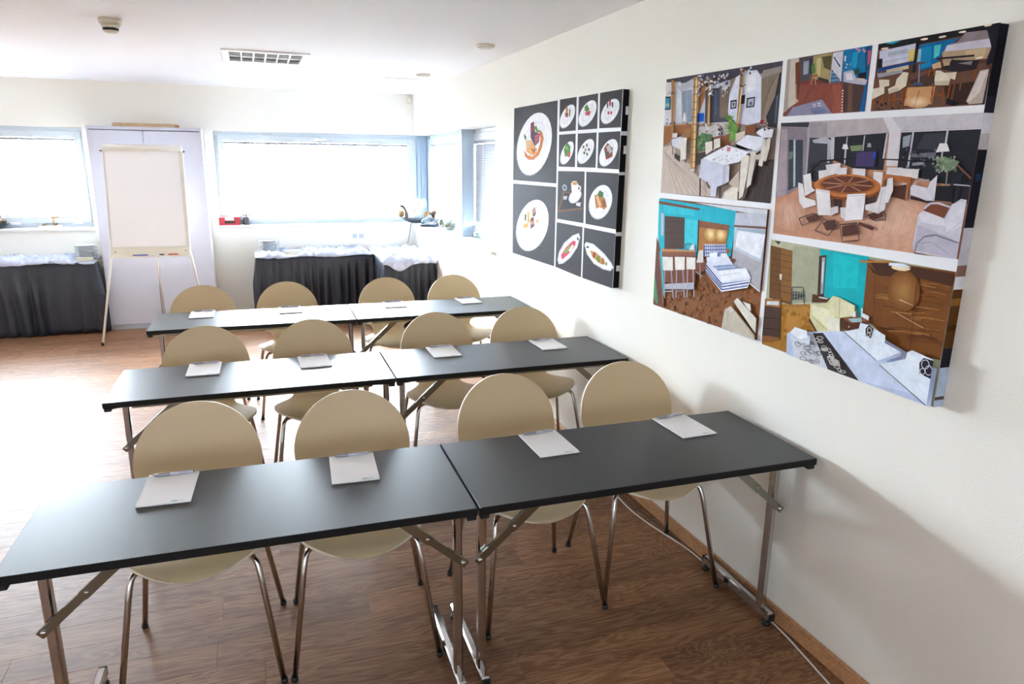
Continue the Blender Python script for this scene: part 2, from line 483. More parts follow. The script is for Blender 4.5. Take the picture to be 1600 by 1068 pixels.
# ------------------------------------------------------------------ windows
def ring(mb, u0, u1, z0, z1, w, v0, v1, axis, mi=0, bev=.004):
    """rectangular frame of bar width w in the plane (u,z), depth v0..v1"""
    def bx(a, b, c, d):
        if axis == 'y': mb.box(a, b, v0, v1, c, d, mi, bev)
        else: mb.box(v0, v1, a, b, c, d, mi, bev)
    bx(u0, u1, z0, z0 + w); bx(u0, u1, z1 - w, z1); bx(u0, u0 + w, z0 + w, z1 - w); bx(u1 - w, u1, z0 + w, z1 - w)
def window(name, u0, u1, z0, z1, d, axis, handle_u=None, hinges=(), sgn=-1):
    """outer frame, sash, pane. d = room-side face of the frame along the normal (increasing outwards)"""
    mb = MB(); ring(mb, u0, u1, z0, z1, .05, d, d + .07, axis)
    root = tag(mb.build(name, FRAMEP), kind='structure')
    sash = MB(); ring(sash, u0 + .035, u1 - .035, z0 + .04, z1 - .035, .065, d - .018, d + .045, axis)
    ring(sash, u0 + .088, u1 - .088, z0 + .093, z1 - .088, .012, d + .005, d + .03, axis, bev=.002)
    sash.build('sash', FRAMEP, root)
    g = MB()
    if axis == 'y': g.box(u0 + .09, u1 - .09, d + .02, d + .026, z0 + .095, z1 - .09)
    else: g.box(d + .02, d + .026, u0 + .09, u1 - .09, z0 + .095, z1 - .09)
    g.build('pane', GLASS, root)
    def at(mb, a, b, c0, c1, v0, v1, bev=.003):
        if axis == 'y': mb.box(a, b, v0, v1, c0, c1, 0, bev)
        else: mb.box(v0, v1, a, b, c0, c1, 0, bev)
    if handle_u is not None:
        hm = MB(); at(hm, handle_u - .02, handle_u + .02, z1 - .085, z1 - .05, d - .03, d - .018); at(hm, handle_u - .02, handle_u + .11, z1 - .079, z1 - .058, d - .046, d - .03, .006)
        hm.build('handle', WHITEPL, root)
    for hu in hinges:
        hm = MB(); at(hm, hu - .045, hu + .045, z0 + .03, z0 + .055, d - .03, d - .016)
        hm.build('hinge', WHITEPL, root)
    return root
wd = FAR + .12
window('window_1', W1[0], W1[1], SILL, WT, wd, 'y', None, (-3.46, -4.0, -5.3))
window('window_2', W2L, .06, SILL, WT, wd, 'y', -1.06, (-1.38, -.68))
window('window_3', 6.72, 8.28, SILL, WT, .20, 'x', 7.45, ())
window('window_4', WRY, 6.56, SILL, WT, .20, 'x', None, ())


fill_win = window('added_fill_window', -5.6, -.8, .9, 2.2, BACK - .17, 'y')  # unseen window added behind the camera to brighten the front of the room
for c in fill_win.children:
    if c.name.startswith('pane'): c.data.materials[0] = FILLGLASS
# corner post with ribs and the column between the right-hand windows
mb = MB().box(.062, .27, FAR + .105, FAR + .24, SILL - .02, WT + .01, bev=.003)
for k in range(4):
    mb.box(.07 + k * .04, .09 + k * .04, FAR + .09, FAR + .11, SILL, WT, bev=.004)
mb.box(.185, .215, FAR + .02, FAR + .1, SILL, WT, bev=.004)
tag(mb.build('trim_1', FRAMED), kind='structure')
tag(MB().box(.075, .19, 6.47, 6.60, SILL, WT + .002, bev=.006).build('trim_2', FRAMED), kind='structure')
mb = MB().box(.19, .23, 6.56, 6.72, SILL, WT, bev=.003)
tag(mb.build('trim_3', FRAMEP), kind='structure')
# sills
mb = MB().box(W1[0] - .02, W1[1] + .02, FAR - .035, FAR + .14, .985, SILL, bev=.004)
tag(mb.build('trim_4', MARBLE), kind='structure')
mb = MB().box(W2L - .02, -.034, FAR - .035, FAR + .14, .985, SILL, bev=.004)
mb.box(-.034, .22, WRY - .02 + .02, FAR + .14, .985, SILL, bev=.004)
tag(mb.build('trim_5', MARBLE), kind='structure')

def blind(u0, u1, z0, z1, d, axis, tilt, label, stack=0.0):
    root = empty('venetian_blind', (0, 0, 0))
    tag(root, label, 'blind', 'white venetian blinds')
    def bx(mb, a, b, v0, v1, c0, c1, bev=.002):
        if axis == 'y': mb.box(a, b, v0, v1, c0, c1, 0, bev)
        else: mb.box(v0, v1, a, b, c0, c1, 0, bev)
    bx_ = MB(); bx(bx_, u0, u1, d - .013, d + .013, z1 - .025, z1); bx_.build('head_rail', SLAT, root)
    bx_ = MB(); bx(bx_, u0, u1, d - .011, d + .011, z0, z0 + .012); bx_.build('bottom_rail', SLAT, root)
    # one slat mesh, slightly crowned
    s = MB(); w = .0125; n = 4
    vs = []
    for e in (u0 + .004, u1 - .004):
        for i in range(n + 1):
            t = -1 + 2 * i / n
            a = w * t; b = .0018 * (1 - t * t)
            v, z = a * math.cos(tilt) - b * math.sin(tilt), a * math.sin(tilt) + b * math.cos(tilt)
            vs.append((e, v, z) if axis == 'y' else (v, e, z))
    s.add(vs, [(i, i + 1, n + 2 + i, n + 1 + i) for i in range(n)], 0, True)
    me = s.mesh('slat'); me.materials.append(SLAT)
    z = z1 - .04
    while z > z0 + .02:
        link('slat', me, root, (0, d, z) if axis == 'y' else (d, 0, z))
        z -= .0215
    k = 3 if u1 - u0 > 1.5 else 2
    for i in range(k):
        u = u0 + (u1 - u0) * (i + .5) / k
        for dv in (-.013, .013):
            t = MB()
            p = lambda zz: (u, d + dv, zz) if axis == 'y' else (d + dv, u, zz)
            t.tube([p(z0 + .006), p(z1 - .01)], .0007, 5); t.build('ladder_cord', WHITEPL, root)
R_ = math.radians
blind(W1[0] + .10, W1[1] - .10, SILL + .112, WT - .103, wd - .008 + .012, 'y', R_(8), 'white venetian blind with open slats, roof showing through, window left of the cabinet')
blind(W2L + .10, .06 - .10, SILL + .112, WT - .103, wd + .004, 'y', R_(24), 'wide white venetian blind in the large window above the buffet')
blind(6.72 + .10, 8.28 - .10, SILL + .112, WT - .103, .204, 'x', R_(86), 'white venetian blind in the side window behind the telephone')
blind(WRY + .10, 6.56 - .10, SILL + .112, WT - .103, .204, 'x', R_(86), 'white venetian blind in the side window nearest the food pictures')

# ------------------------------------------------------------------ outside the left window
gp = empty('outside_pavilion', (-5.3, 14, -1.0))
tag(gp, 'steep pale lavender pavilion roof outside, seen through the left blind', 'roof')
def tent(y0, y1, pts):
    mb = MB(); n = len(pts)
    mb.add([(x, y0, z) for x, z in pts] + [(x, y1, z) for x, z in pts], [list(range(n))[::-1], list(range(n, 2 * n))] + [(i, (i + 1) % n, n + (i + 1) % n, n + i) for i in range(n)])
    return mb
tent(0, 2.5, [(-.02, 2.62), (-.09, 2.50), (-.06, 0), (.90, 0), (.32, 1.75), (.09, 2.46)]).build('roof_slope', SKYROOF, gp)
tent(.2, 2.5, [(-.30, 2.26), (-1.2, 1.7), (-1.2, 0), (-.18, 0), (-.18, 2.34)]).build('rear_slope', SKYROOF, gp)
MB().box(-.17, -.09, -.1, 0, 0, 2.75).build('post', METW, gp)
def tree(x, y, h, r, seed, label):
    root = empty('outside_tree', (x, y, -1.0)); tag(root, label, 'tree', 'trees outside the left window')
    MB().tube([(0, 0, 0), (.05, 0, h * .4), (0, .05, h * .8)], [.09, .07, .03], 8).build('trunk', BARK, root)
    rr = random.Random(seed); mb = MB()
    for i in range(420):
        a, b = rr.random() * 2 * PI, math.acos(rr.uniform(-1, 1)); q = r * rr.random() ** .4
        c = Vector((q * math.sin(b) * math.cos(a), q * math.sin(b) * math.sin(a), h * .7 + q * 1.2 * math.cos(b)))
        u = Vector((rr.uniform(-1, 1), rr.uniform(-1, 1), rr.uniform(-1, 1))).normalized() * .09; w = u.orthogonal().normalized() * .05
        mb.add([c - u, c + w, c + u, c - w], [(0, 1, 2, 3)])
    tag(mb.build('foliage', LEAFP, root), kind='stuff')
tree(-5.6, 17.5, 2.9, .7, 3, 'small pale garden tree beside the pavilion roof outside')
tree(-8.2, 18.5, 3.4, .9, 4, 'pale garden tree outside, left of the pavilion roof')
tag(MB().box(-40, 40, FAR + T + .05, 60, -1.2, -1.0).build('outside_ground', GROUND), kind='structure')

# ------------------------------------------------------------------ ceiling fittings
lf = empty('ceiling_light', ((FX0 + FX1) / 2, (FY0 + FY1) / 2, H))
tag(lf, 'recessed louvred ceiling light fitting with mirrored cells, switched off', 'ceiling light')
hx, hy = (FX1 - FX0) / 2, (FY1 - FY0) / 2
mb = MB()
mb.box(-hx - .015, hx + .015, -hy - .015, -hy + .03, -.012, .004, bev=.002); mb.box(-hx - .015, hx + .015, hy - .03, hy + .015, -.012, .004, bev=.002)
mb.box(-hx - .015, -hx + .03, -hy + .03, hy - .03, -.012, .004, bev=.002); mb.box(hx - .03, hx + .015, -hy + .03, hy - .03, -.012, .004, bev=.002)
mb.build('frame', WHITEPL, lf)
mb = MB(); mb.box(-hx + .001, hx - .001, -hy + .001, hy - .001, .075, .118); mb.build('reflector', MIRR, lf)
for i in range(1, 6):
    x = -hx + .03 + (2 * hx - .06) * i / 6
    MB().box(x - .004, x + .004, -hy + .03, hy - .03, -.008, .022).build('louvre_blade', WHITEPL, lf)
MB().box(-hx + .03, hx - .03, -.007, .007, -.009, .022).build('louvre_spine', WHITEPL, lf)
for s in (-1, 1):
    MB().tube([(-hx + .05, s * .13, .052), (hx - .05, s * .13, .052)], .013, 10).build('lamp_tube', WHITEPL, lf)

def detector(loc, label, big):
    root = empty('smoke_detector' if big else 'ceiling_sensor', loc)
    tag(root, label, 'smoke detector' if big else 'ceiling sensor')
    if big:
        MB().lathe([(.058, 0), (.060, -.012), (.056, -.022), (.050, -.028)], 28).build('base', DET, root)
        MB().lathe([(.048, -.028), (.042, -.045), (.036, -.046)], 28).build('body', DET, root)
        for k in range(10):
            a = 2 * PI * k / 10
            MB().box(.030, .0385, -.008, .008, -.058, -.046).build('vent_slot', BLKPL, root, (0, 0, 0), a)
        MB().lathe([(.038, -.058), (.036, -.064), (.024, -.070), (0, -.071)], 24).build('cap', DET, root)
        MB().lathe([(.031, -.044), (.031, -.06)], 20).build('chamber', BLKPL, root)
    else:
        MB().lathe([(.060, 0), (.062, -.008), (.058, -.014)], 28).build('base', DET, root)
        MB().lathe([(.044, -.014), (.040, -.024), (.02, -.028), (0, -.0285)], 24).build('cap', WHITEPL, root)
    return root
detector((-2.433, 4.63, H), 'domed beige smoke detector on the ceiling at the left', True)
detector((-.29, 4.615, H), 'flat round beige ceiling sensor near the food pictures', False)
detector((-.304, 6.33, H), 'flat round beige ceiling sensor near the corner window', False)
hp = empty('ceiling_hatch', (-.40, 6.86, H)); tag(hp, 'flush white access panel in the ceiling near the corner', 'access panel')
mb = MB(); ring(mb, -.15, .15, -.15, .15, .012, 0, .004, 'z') if False else mb.box(-.15, .15, -.15, .15, -.005, -.0005, bev=.002); mb.build('panel', CEIL, hp)
mb = MB()
for a in ((-.165, .165, -.165, -.152), (-.165, .165, .152, .165), (-.165, -.152, -.152, .152), (.152, .165, -.152, .152)):
    mb.box(*a, -.008, -.0005, bev=.002)
mb.build('rim', WHITEPL, hp)
sn = empty('alarm_sensor', (-.035, FAR - .03, H - .055)); tag(sn, 'small cream motion sensor in the top corner of the room', 'sensor')
MB().box(-.03, .03, -.02, .03, -.045, .04, bev=.008).build('housing', CREAMPL, sn)
MB().box(-.02, .02, -.024, -.019, -.03, .005, bev=.002).build('lens', WHITEPL, sn)

# wall plates
def plate(x, z, n, label, cat, dark):
    root = empty(cat.replace(' ', '_'), (x, FAR, z)); tag(root, label, cat)
    w = .075 * n
    MB().box(-w / 2 - .005, w / 2 + .005, -.010, -.0005, -.041, .041, bev=.003).build('cover_plate', WHITEPL, root)
    for i in range(n):
        cx = -w / 2 + .075 * (i + .5)
        mo = MB().box(cx - .028, cx + .028, -.013, -.009, -.028, .028, bev=.002).build('module', mat('grey_socket_insert', 'b9bfcc', .4) if dark else WHITEPL, root)
        if dark:
            for s in (-1, 1):
                MB().lathe([(.0035, 0), (.0035, .001)], 8).build('pin_hole', BLKPL, mo, (cx + s * .0095, -.0132, 0)).rotation_euler.x = PI / 2
plate(-.66, .867, 2, 'double power socket with grey inserts on the wall above the buffet', 'wall socket', True)
plate(-.83, .867, 1, 'blank white cover plate beside the power socket', 'cover plate', False)

# ------------------------------------------------------------------ folding tables
TL, TD, TZ, TT = 1.191, .504, .73, .024
def make_table():
    """local origin: floor under the right-front corner; table runs to -x, depth to +y"""
    root = empty('folding_table')
    top = MB().box(-TL + .0015, -.0015, 0, TD, TZ - TT, TZ, bev=.0025)
    top.mi = [0] * len(top.f)
    me = top.mesh('tabletop')
    me.materials.append(BLACKTOP); me.materials.append(BLACKEDGE)
    for p in me.polygons:
        p.material_index = 0 if p.normal.z > .9 else 1
    link('tabletop', me, root)
    zb = TZ - TT
    for y in (.05, TD - .05):
        MB().box(-TL + .10, -.10, y - .010, y + .010, zb - .020, zb - .0005, bev=.003).build('side_rail', STEEL, root)
    cyl = .175
    for sx, x in ((1, -.021), (-1, -TL + .055)):
        # rounded rectangular column, foot bar with end caps and glides
        MB().box(x - .013, x + .013, cyl - .017, cyl + .017, .055, zb - .001, bev=.005).build('column', CHROME, root)
        bar = MB().box(x - .015, x + .015, .112, .545, .026, .062, bev=.006).build('foot_bar', CHROME, root)
        for y in (.109, .548):
            MB().box(x - .0135, x + .0135, y - .004, y + .004, .028, .060, bev=.003).build('end_cap', BLKPL, bar)
        for y in (.135, .535):
            MB().lathe([(.016, 0), (.017, .006), (.014, .014), (.007, .016), (.007, .027)], 14).build('glide', BLKPL, bar, (x, y, 0))
        MB().box(x - .02, x + .02, .06, TD - .06, zb - .012, zb - .0004, bev=.003).build('top_bracket', STEEL, root)
        # telescopic brace from the column up to the underside
        px = x + sx * .012
        a = Vector((px, cyl - .026, .475)); b = Vector((x - sx * .235, cyl - .026, zb - .012))
        d = (b - a).normalized()
        br = MB().bar(a - d * .014, a + d * .20, .012, .024, (0, 0, 1) if False else (-d.z, 0, d.x)).build('brace', STEEL, root)
        MB().bar(a + d * .135, b, .016, .029, (-d.z, 0, d.x)).build('sleeve', STEEL, br)
        bo = MB().lathe([(0, -.003), (.0075, -.003), (.0085, 0), (.0085, .004)], 14).build('bolt', CHROME, br, (a.x, a.y - .0085, a.z)); bo.rotation_euler.x = -PI / 2
        bo2 = MB().lathe([(0, -.002), (.005, -.002), (.006, 0), (.006, .003)], 12).build('rivet', CHROME, br, tuple(a + d * .15 + Vector((0, -.0095, 0)))); bo2.rotation_euler.x = -PI / 2
        MB().box(b.x - .02, b.x + .02, cyl - .04, cyl - .012, zb - .022, zb - .0004, bev=.003).build('brace_hinge', STEEL, root)
        # stacking bumpers and the wire clip that links two tables
        ex = -.018 if sx == 1 else -TL + .018
        for y in (.018, TD - .018):
            MB().box(ex - .014, ex + .014, y - .013, y + .013, zb - .016, zb - .0003, bev=.003).build('corner_bumper', BLKPL, root)
        MB().tube(arc_path([(ex - sx * .012, .022, zb - .008), (ex - sx * .05, .02, zb - .006), (ex - sx * .062, .035, zb - .004), (ex - sx * .02, .05, zb - .004)], .012, 4), .0022, 6).build('linking_clip', CHROME, root)
    return root
ROWS = [(-.0364, 1.7025, -.0195, -.0255), (-.0230, 3.0338, -.0140, -.0115), (-.0183, 4.3560, -.0125, -.0180)]
SEAM = (.0034, .0015, .0032)
ROWN = ['front', 'middle', 'back']
proto = make_table()
first = True
for k, (rx, ry, ra, rb) in enumerate(ROWS):
    for side in (0, 1):
        o = proto if first else copy_tree(proto)
        first = False
        if side == 0:
            o.location = (rx, ry, 0); o.rotation_euler.z = ra
        else:
            o.location = (rx - (TL + SEAM[k]) * math.cos(ra), ry - (TL + SEAM[k]) * math.sin(ra), 0); o.rotation_euler.z = rb
        tag(o, ['black folding table in the front row, its end against the right wall', 'black folding table at the left end of the front row',
                'black folding table in the middle row, its end against the right wall', 'black folding table at the left end of the middle row',
                'black folding table in the back row, its end against the right wall', 'black folding table at the left end of the back row'][2 * k + side],
            'table', 'black folding seminar tables')

# ------------------------------------------------------------------ shell chairs
def chair_shell():
    ctrl = [(-.235, .424), (-.222, .436), (-.19, .447), (-.13, .452), (-.05, .449), (.05, .443), (.11, .442), (.15, .449), (.176, .468), (.190, .497), (.205, .56), (.222, .64), (.245, .74), (.272, .846)]
    # arc-length resample with a Catmull-Rom spline
    P = [Vector((0, y, z)) for y, z in ctrl]
    dense = []
    for i in range(len(P) - 1):
        p0 = P[max(0, i - 1)]; p1 = P[i]; p2 = P[i + 1]; p3 = P[min(len(P) - 1, i + 2)]
        for j in range(16):
            t = j / 16
            dense.append(.5 * ((2 * p1) + (-p0 + p2) * t + (2 * p0 - 5 * p1 + 4 * p2 - p3) * t * t + (-p0 + 3 * p1 - 3 * p2 + p3) * t ** 3))
    dense.append(P[-1])
    acc = [0]
    for a, b in zip(dense, dense[1:]): acc.append(acc[-1] + (b - a).length)
    L = acc[-1]
    def at(s):
        s = max(0, min(L, s))
        for i in range(len(acc) - 1):
            if acc[i + 1] >= s:
                t = (s - acc[i]) / max(1e-9, acc[i + 1] - acc[i]); return dense[i].lerp(dense[i + 1], t)
        return dense[-1]
    RB = .213; WAIST = .112; cb = L - RB           # back disc
    sa, sw = .205, .225                              # seat: front semi-axis, half width
    s_waist = .445
    def hw(s):
        if s < sa: return sw * math.sqrt(max(0, 1 - ((sa - s) / sa) ** 2))
        back = math.sqrt(max(0, RB * RB - (s - cb) ** 2)) if s > cb - RB else 0
        if s > cb - .12: return back
        if s < s_waist:
            t = (s - sa) / (s_waist - sa); return WAIST + (sw - WAIST) * (.5 + .5 * math.cos(PI * t))
        t = (s - s_waist) / (cb - .12 - s_waist); b1 = math.sqrt(RB * RB - .12 ** 2)
        return WAIST + (b1 - WAIST) * (t * t * (1.6 - .6 * t))
    n = 54; S = []
    for i in range(n + 1):
        t = i / n
        S.append(L * (.5 - .5 * math.cos(PI * (t * .86 + .07 * math.sin(PI * t) + .14 * t ** 1.0))) if False else L * (t - math.sin(2 * PI * t) / (2 * PI) * .72))
    S[0], S[-1] = L * .0004, L * .9996
    m_ = 12; topv = []; botv = []
    th = .0115
    for i, s in enumerate(S):
        p = at(s); t = (at(s + .004) - at(s - .004)).normalized(); nrm = Vector((0, -t.z, t.y))
        w = max(hw(s), .006)
        isb = max(0, min(1, (s - .42) / .12))
        for k in range(m_ + 1):
            u = -1 + 2 * k / m_; u = math.sin(u * PI / 2) * .6 + u * .4
            q = (w * u) ** 2
            off = (.20 * q) * (1 - isb) + (.42 * q) * isb      # dished seat, back wrapping forward
            c = p + nrm * off + Vector((w * u, 0, 0))
            topv.append(c + nrm * th / 2); botv.append(c - nrm * th / 2)
    mb = MB(); nn = len(topv); mb.v = [tuple(v) for v in topv + botv]; g = m_ + 1
    for i in range(n):
        for k in range(m_):
            a = i * g + k
            mb.f.append([a, a + 1, a + g + 1, a + g]); mb.mi.append(0); mb.sm.append(True)
            mb.f.append([nn + a, nn + a + g, nn + a + g + 1, nn + a + 1]); mb.mi.append(0); mb.sm.append(True)
    # rim as its own strip, duplicated verts keep the edge crisp
    loop = [i * g for i in range(n + 1)] + [n * g + k for k in range(1, m_ + 1)] + [i * g + m_ for i in range(n - 1, -1, -1)] + [k for k in range(m_ - 1, 0, -1)]
    base = len(mb.v)
    for i in loop: mb.v.append(tuple(topv[i])); mb.v.append(tuple(botv[i]))
    Ln = len(loop)
    for i in range(Ln):
        j = (i + 1) % Ln
        mb.f.append([base + 2 * i, base + 2 * j, base + 2 * j + 1, base + 2 * i + 1]); mb.mi.append(1); mb.sm.append(True)
    return mb
def make_chair():
    root = empty('shell_chair')
    chair_shell().build('shell', [SHELL, SHELLRIM], root)
    MB().lathe([(.075, .414), (.078, .420), (.078, .434)], 20).build('mounting_plate', CHROME, root)
    for sx in (-1, 1):
        for sy in (-1, 1):
            path = arc_path([(sx * .045, sy * .03 - .01, .424), (sx * .184, (-.138 if sy < 0 else .126), .4275), (sx * .194, (-.160 if sy < 0 else .150), .37), (sx * .244, sy * .224, .012)], .055, 7)
            lg = MB().tube(path, .0098, 12).build('leg', CHROME, root)
            MB().lathe([(.0112, 0), (.0118, .004), (.0112, .016)], 12).build('rubber_foot', BLKPL, lg, (sx * .2455, sy * .2255, 0))
            MB().lathe([(.016, .4165), (.016, .4375)], 12).build('spacer', BLKPL, lg, (sx * .11, sy * .075 - .01, .0))
    return root
CHAIRS = [[(-2.027, 2.345, -2), (-1.497, 2.312, -4), (-.846, 2.339, 3), (-.312, 2.356, -5.5)],
          [(-2.055, 3.63, 1), (-1.519, 3.64, 0), (-.833, 3.63, -1), (-.303, 3.635, -4)],
          [(-2.145, 4.985, 0), (-1.578, 4.985, 3), (-.876, 4.985, 0), (-.352, 4.985, 1)]]
ORD = ['leftmost', 'second from the left', 'third from the left', 'rightmost']
proto = make_chair(); first = True
for k, rowc in enumerate(CHAIRS):
    for j, (x, y, a) in enumerate(rowc):
        o = proto if first else copy_tree(proto); first = False
        o.location = (x, y, 0); o.rotation_euler.z = math.radians(a)
        where = ['behind the front table row', 'behind the middle table row', 'behind the back table row'][k]
        lab = f'beige round-backed shell chair {where}, {ORD[j]}'
        if j == 3: lab = f'beige round-backed shell chair {where}, nearest the right wall'
        tag(o, lab, 'chair', 'beige shell chairs')

# ------------------------------------------------------------------ notepads and pens
def make_pad():
    root = empty('notepad')
    MB().box(-.0725, .0725, -.105, .105, 0, .0012).build('backing_card', CARD, root)
    MB().box(-.0722, .0722, -.1045, .105, .0013, .0052).build('paper_block', PAPER, root)
    mb = MB().box(.020, .036, -.097, -.092, .0053, .0055); mb.box(.038, .052, -.0955, -.0935, .0053, .0055)
    mb.build('printed_mark', TEALINK, root)
    return root
def make_pen():
    root = empty('ballpoint_pen')
    def rod(name, prof, m_):
        # profile runs along local +x
        b = MB().lathe(prof, 12)
        b.v = [(z, x, y) for x, y, z in b.v]
        return b.build(name, m_, root)
    rod('tip', [(.0007, -.070), (.0022, -.062), (.0042, -.052)], CHROME)
    rod('grip', [(.0044, -.052), (.0052, -.040), (.0052, -.012), (.0048, -.010)], PENSIL)
    rod('barrel', [(.0048, -.010), (.0052, -.008), (.0050, .052), (.0044, .056)], PENCLR)
    rod('button', [(.0026, .056), (.0026, .066), (.0018, .068)], CHROME)
    MB().box(.016, .056, -.0016, .0016, .0052, .0066, bev=.0006).build('clip', PENSIL, root)
    return root
PADS = [[(-2.071, 2.135, -3.0), (-1.531, 2.112, -3.4), (-.8565, 2.105, .2), (-.304, 2.105, 1.0)],
        [(-2.044, 3.459, -1), (-1.544, 3.443, 1.0), (-.894, 3.435, -1), (-.314, 3.413, -.5)],
        [(-2.125, 4.782, -1), (-1.589, 4.775, 0), (-.900, 4.765, -3), (-.372, 4.757, 1.5)]]
pad0, pen0 = make_pad(), make_pen(); first = True
for k, rowp in enumerate(PADS):
    for j, (x, y, a) in enumerate(rowp):
        pd = pad0 if first else copy_tree(pad0); pn = pen0 if first else copy_tree(pen0); first = False
        a = math.radians(a)
        pd.location = (x, y, TZ + .0003); pd.rotation_euler.z = a
        dy = .094 - .004 * ((j * 3 + k) % 3)
        pn.location = (x - math.sin(a) * dy, y + math.cos(a) * dy, TZ + .0003 + .0053 + .0051)
        pn.rotation_euler = (math.radians(70), 0, a + math.radians([2, 1, 3, 2][j]))
        who = f'{ORD[j]} in the {ROWN[k]} row'
        tag(pd, f'white paper notepad on black table, {who}', 'notepad', 'white notepads on the tables')
        tag(pn, f'silver ballpoint pen across a notepad, {who}', 'pen', 'silver pens on the notepads')

# ------------------------------------------------------------------ cabinet and what stands on it
cb = empty('tall_cabinet', (-2.706, 7.93, 0)); tag(cb, 'tall pale grey two-door cabinet between the windows', 'cabinet')
cw, cd, ch = .505, .29, 1.992
mb = MB(); mb.box(-cw, -cw + .02, .018, cd, .0, ch, bev=.001); mb.box(cw - .02, cw, .018, cd, .0, ch, bev=.001)
mb.box(-cw + .02, cw - .02, cd - .008, cd, .05, ch - .02); mb.box(-cw + .02, cw - .02, .03, cd - .008, .05, .068)
mb.build('carcass', CABW, cb)
MB().box(-cw - .001, cw + .001, 0.0, cd, ch - .03, ch, bev=.001).build('top_panel', CABD, cb)
MB().box(-cw + .02, cw - .02, .006, .02, 0, .048).build('plinth', mat('grey_plinth', 'aeb0bd', .5), cb)
MB().box(-cw + .003, -.024, 0, .018, .052, ch - .037, bev=.001).build('door', CABD, cb)
MB().box(-.018, cw - .003, 0, .018, .052, ch - .037, bev=.001).build('door', CABD, cb)
bd = empty('wooden_board', (-2.70, 8.06, ch)); tag(bd, 'pale wooden board lying on top of the cabinet', 'board')
MB().box(-.29, .26, -.06, .06, 0.0005, .036, bev=.002).build('plank_body', PALEW, bd)
MB().box(.26, .295, -.055, .055, 0.0005, .03, bev=.004).build('end_block', TRIMW, bd)

# ------------------------------------------------------------------ flipchart
fc = empty('flipchart_easel', (-2.706, 7.256, 0)); tag(fc, 'white flipchart easel with blank paper in front of the cabinet', 'flipchart')
sl = .2256
yy = lambda z: sl * z + .004
def onb(x, z, d=0): return (x, yy(z) + d, z)
for s in (-1, 1):
    lg = MB().tube([onb(s * .47, .012), onb(s * .335, .83), onb(s * .305, 1.72)], .0105, 10).build('leg', METW, fc)
    MB().lathe([(.012, 0), (.013, .01), (.012, .03)], 12).build('rubber_foot', BLKPL, lg, (s * .472, .006, 0))
lg = MB().tube([(0, yy(1.66) + .03, 1.66), (0, .655, .012)], .0105, 10).build('leg', METW, fc)
MB().lathe([(.012, 0), (.013, .01), (.012, .03)], 12).build('rubber_foot', BLKPL, lg, (0, .655, 0))
def slab(mb, x0, x1, z0, z1, d0, d1, mi=0):
    vs = [onb(x, z, d) for x in (x0, x1) for d in (d0, d1) for z in (z0, z1)]
    return mb.add(vs, [(0, 1, 3, 2), (4, 6, 7, 5), (0, 4, 5, 1), (2, 3, 7, 6), (0, 2, 6, 4), (1, 5, 7, 3)], mi)
slab(MB(), -.333, .333, .85, 1.80, -.012, .002).build('board', METW, fc)
slab(MB(), -.340, -.3335, .85, 1.80, -.016, .006).build('edge_rail', METW, fc); slab(MB(), .3335, .340, .85, 1.80, -.016, .006).build('edge_rail', METW, fc)
pp = MB()
# paper with a slight curl at the free lower edge
vs = []; fs = []
for i in range(15):
    t = i / 14; z = 1.775 - t * .885
    cur = -.014 - .006 * math.sin(t * 2.6) - .012 * max(0, t - .7) ** 1.5
    for x in (-.322, -.1, .1, .30 + .012 * t):
        vs.append(onb(x, z, cur - (.006 * t if x > .25 else 0)))
for i in range(14):
    for k in range(3):
        a = i * 4 + k; fs.append((a, a + 1, a + 5, a + 4))
pp.add(vs, fs, 0, True); pp.build('paper_sheet', PAPER, fc)
mb = MB(); mb.tube([onb(-.338, 1.79, -.026), onb(.330, 1.79, -.026)], .03, 14); mb.build('paper_clamp', METW, fc)
for s in (-1, 1):
    MB().lathe([(.008, 0), (.008, .02)], 10).build('clamp_knob', STEEL, fc, (s * .35 - .01, yy(1.76) - .02, 1.76)).rotation_euler.y = PI / 2
tr = MB(); slab(tr, -.335, .335, .80, .873, -.022, -.013); tr.box(-.335, .335, yy(.81) - .075, yy(.81) - .02, .797, .803, bev=.001); tr.box(-.335, .335, yy(.81) - .077, yy(.81) - .074, .797, .812)
tr = tr.build('pen_tray', CREAMPL, fc)
for s in (-1, 1):
    MB().lathe([(.006, 0), (.006, .003)], 10).build('screw', STEEL, tr, (s * .30, yy(.845) - .0215, .845)).rotation_euler.x = PI / 2
def marker(x, col, cap, label, L=.125):
    root = empty('marker_pen', (-2.706 + x, 7.256 + yy(.81) - .048, .8032 + .0085)); tag(root, label, 'marker', 'markers on the flipchart tray')
    def rod(name, prof, m_):
        b = MB().lathe(prof, 12); b.v = [(z, a, c) for a, c, z in b.v]; b.build(name, m_, root)
    rod('barrel', [(.0075, -L / 2), (.0083, -L / 2 + .004), (.0083, L / 2 - .04)], col)
    rod('cap', [(.0085, L / 2 - .04), (.0085, L / 2 - .003), (.007, L / 2)], cap)
marker(-.09, INK['blue'], INK['blue'], 'blue marker on the flipchart tray, leftmost')
marker(.05, METW, INK['black'], 'white marker with black cap in the middle of the flipchart tray')
marker(.21, INK['red'], METW, 'red marker with pale cap on the flipchart tray, rightmost')

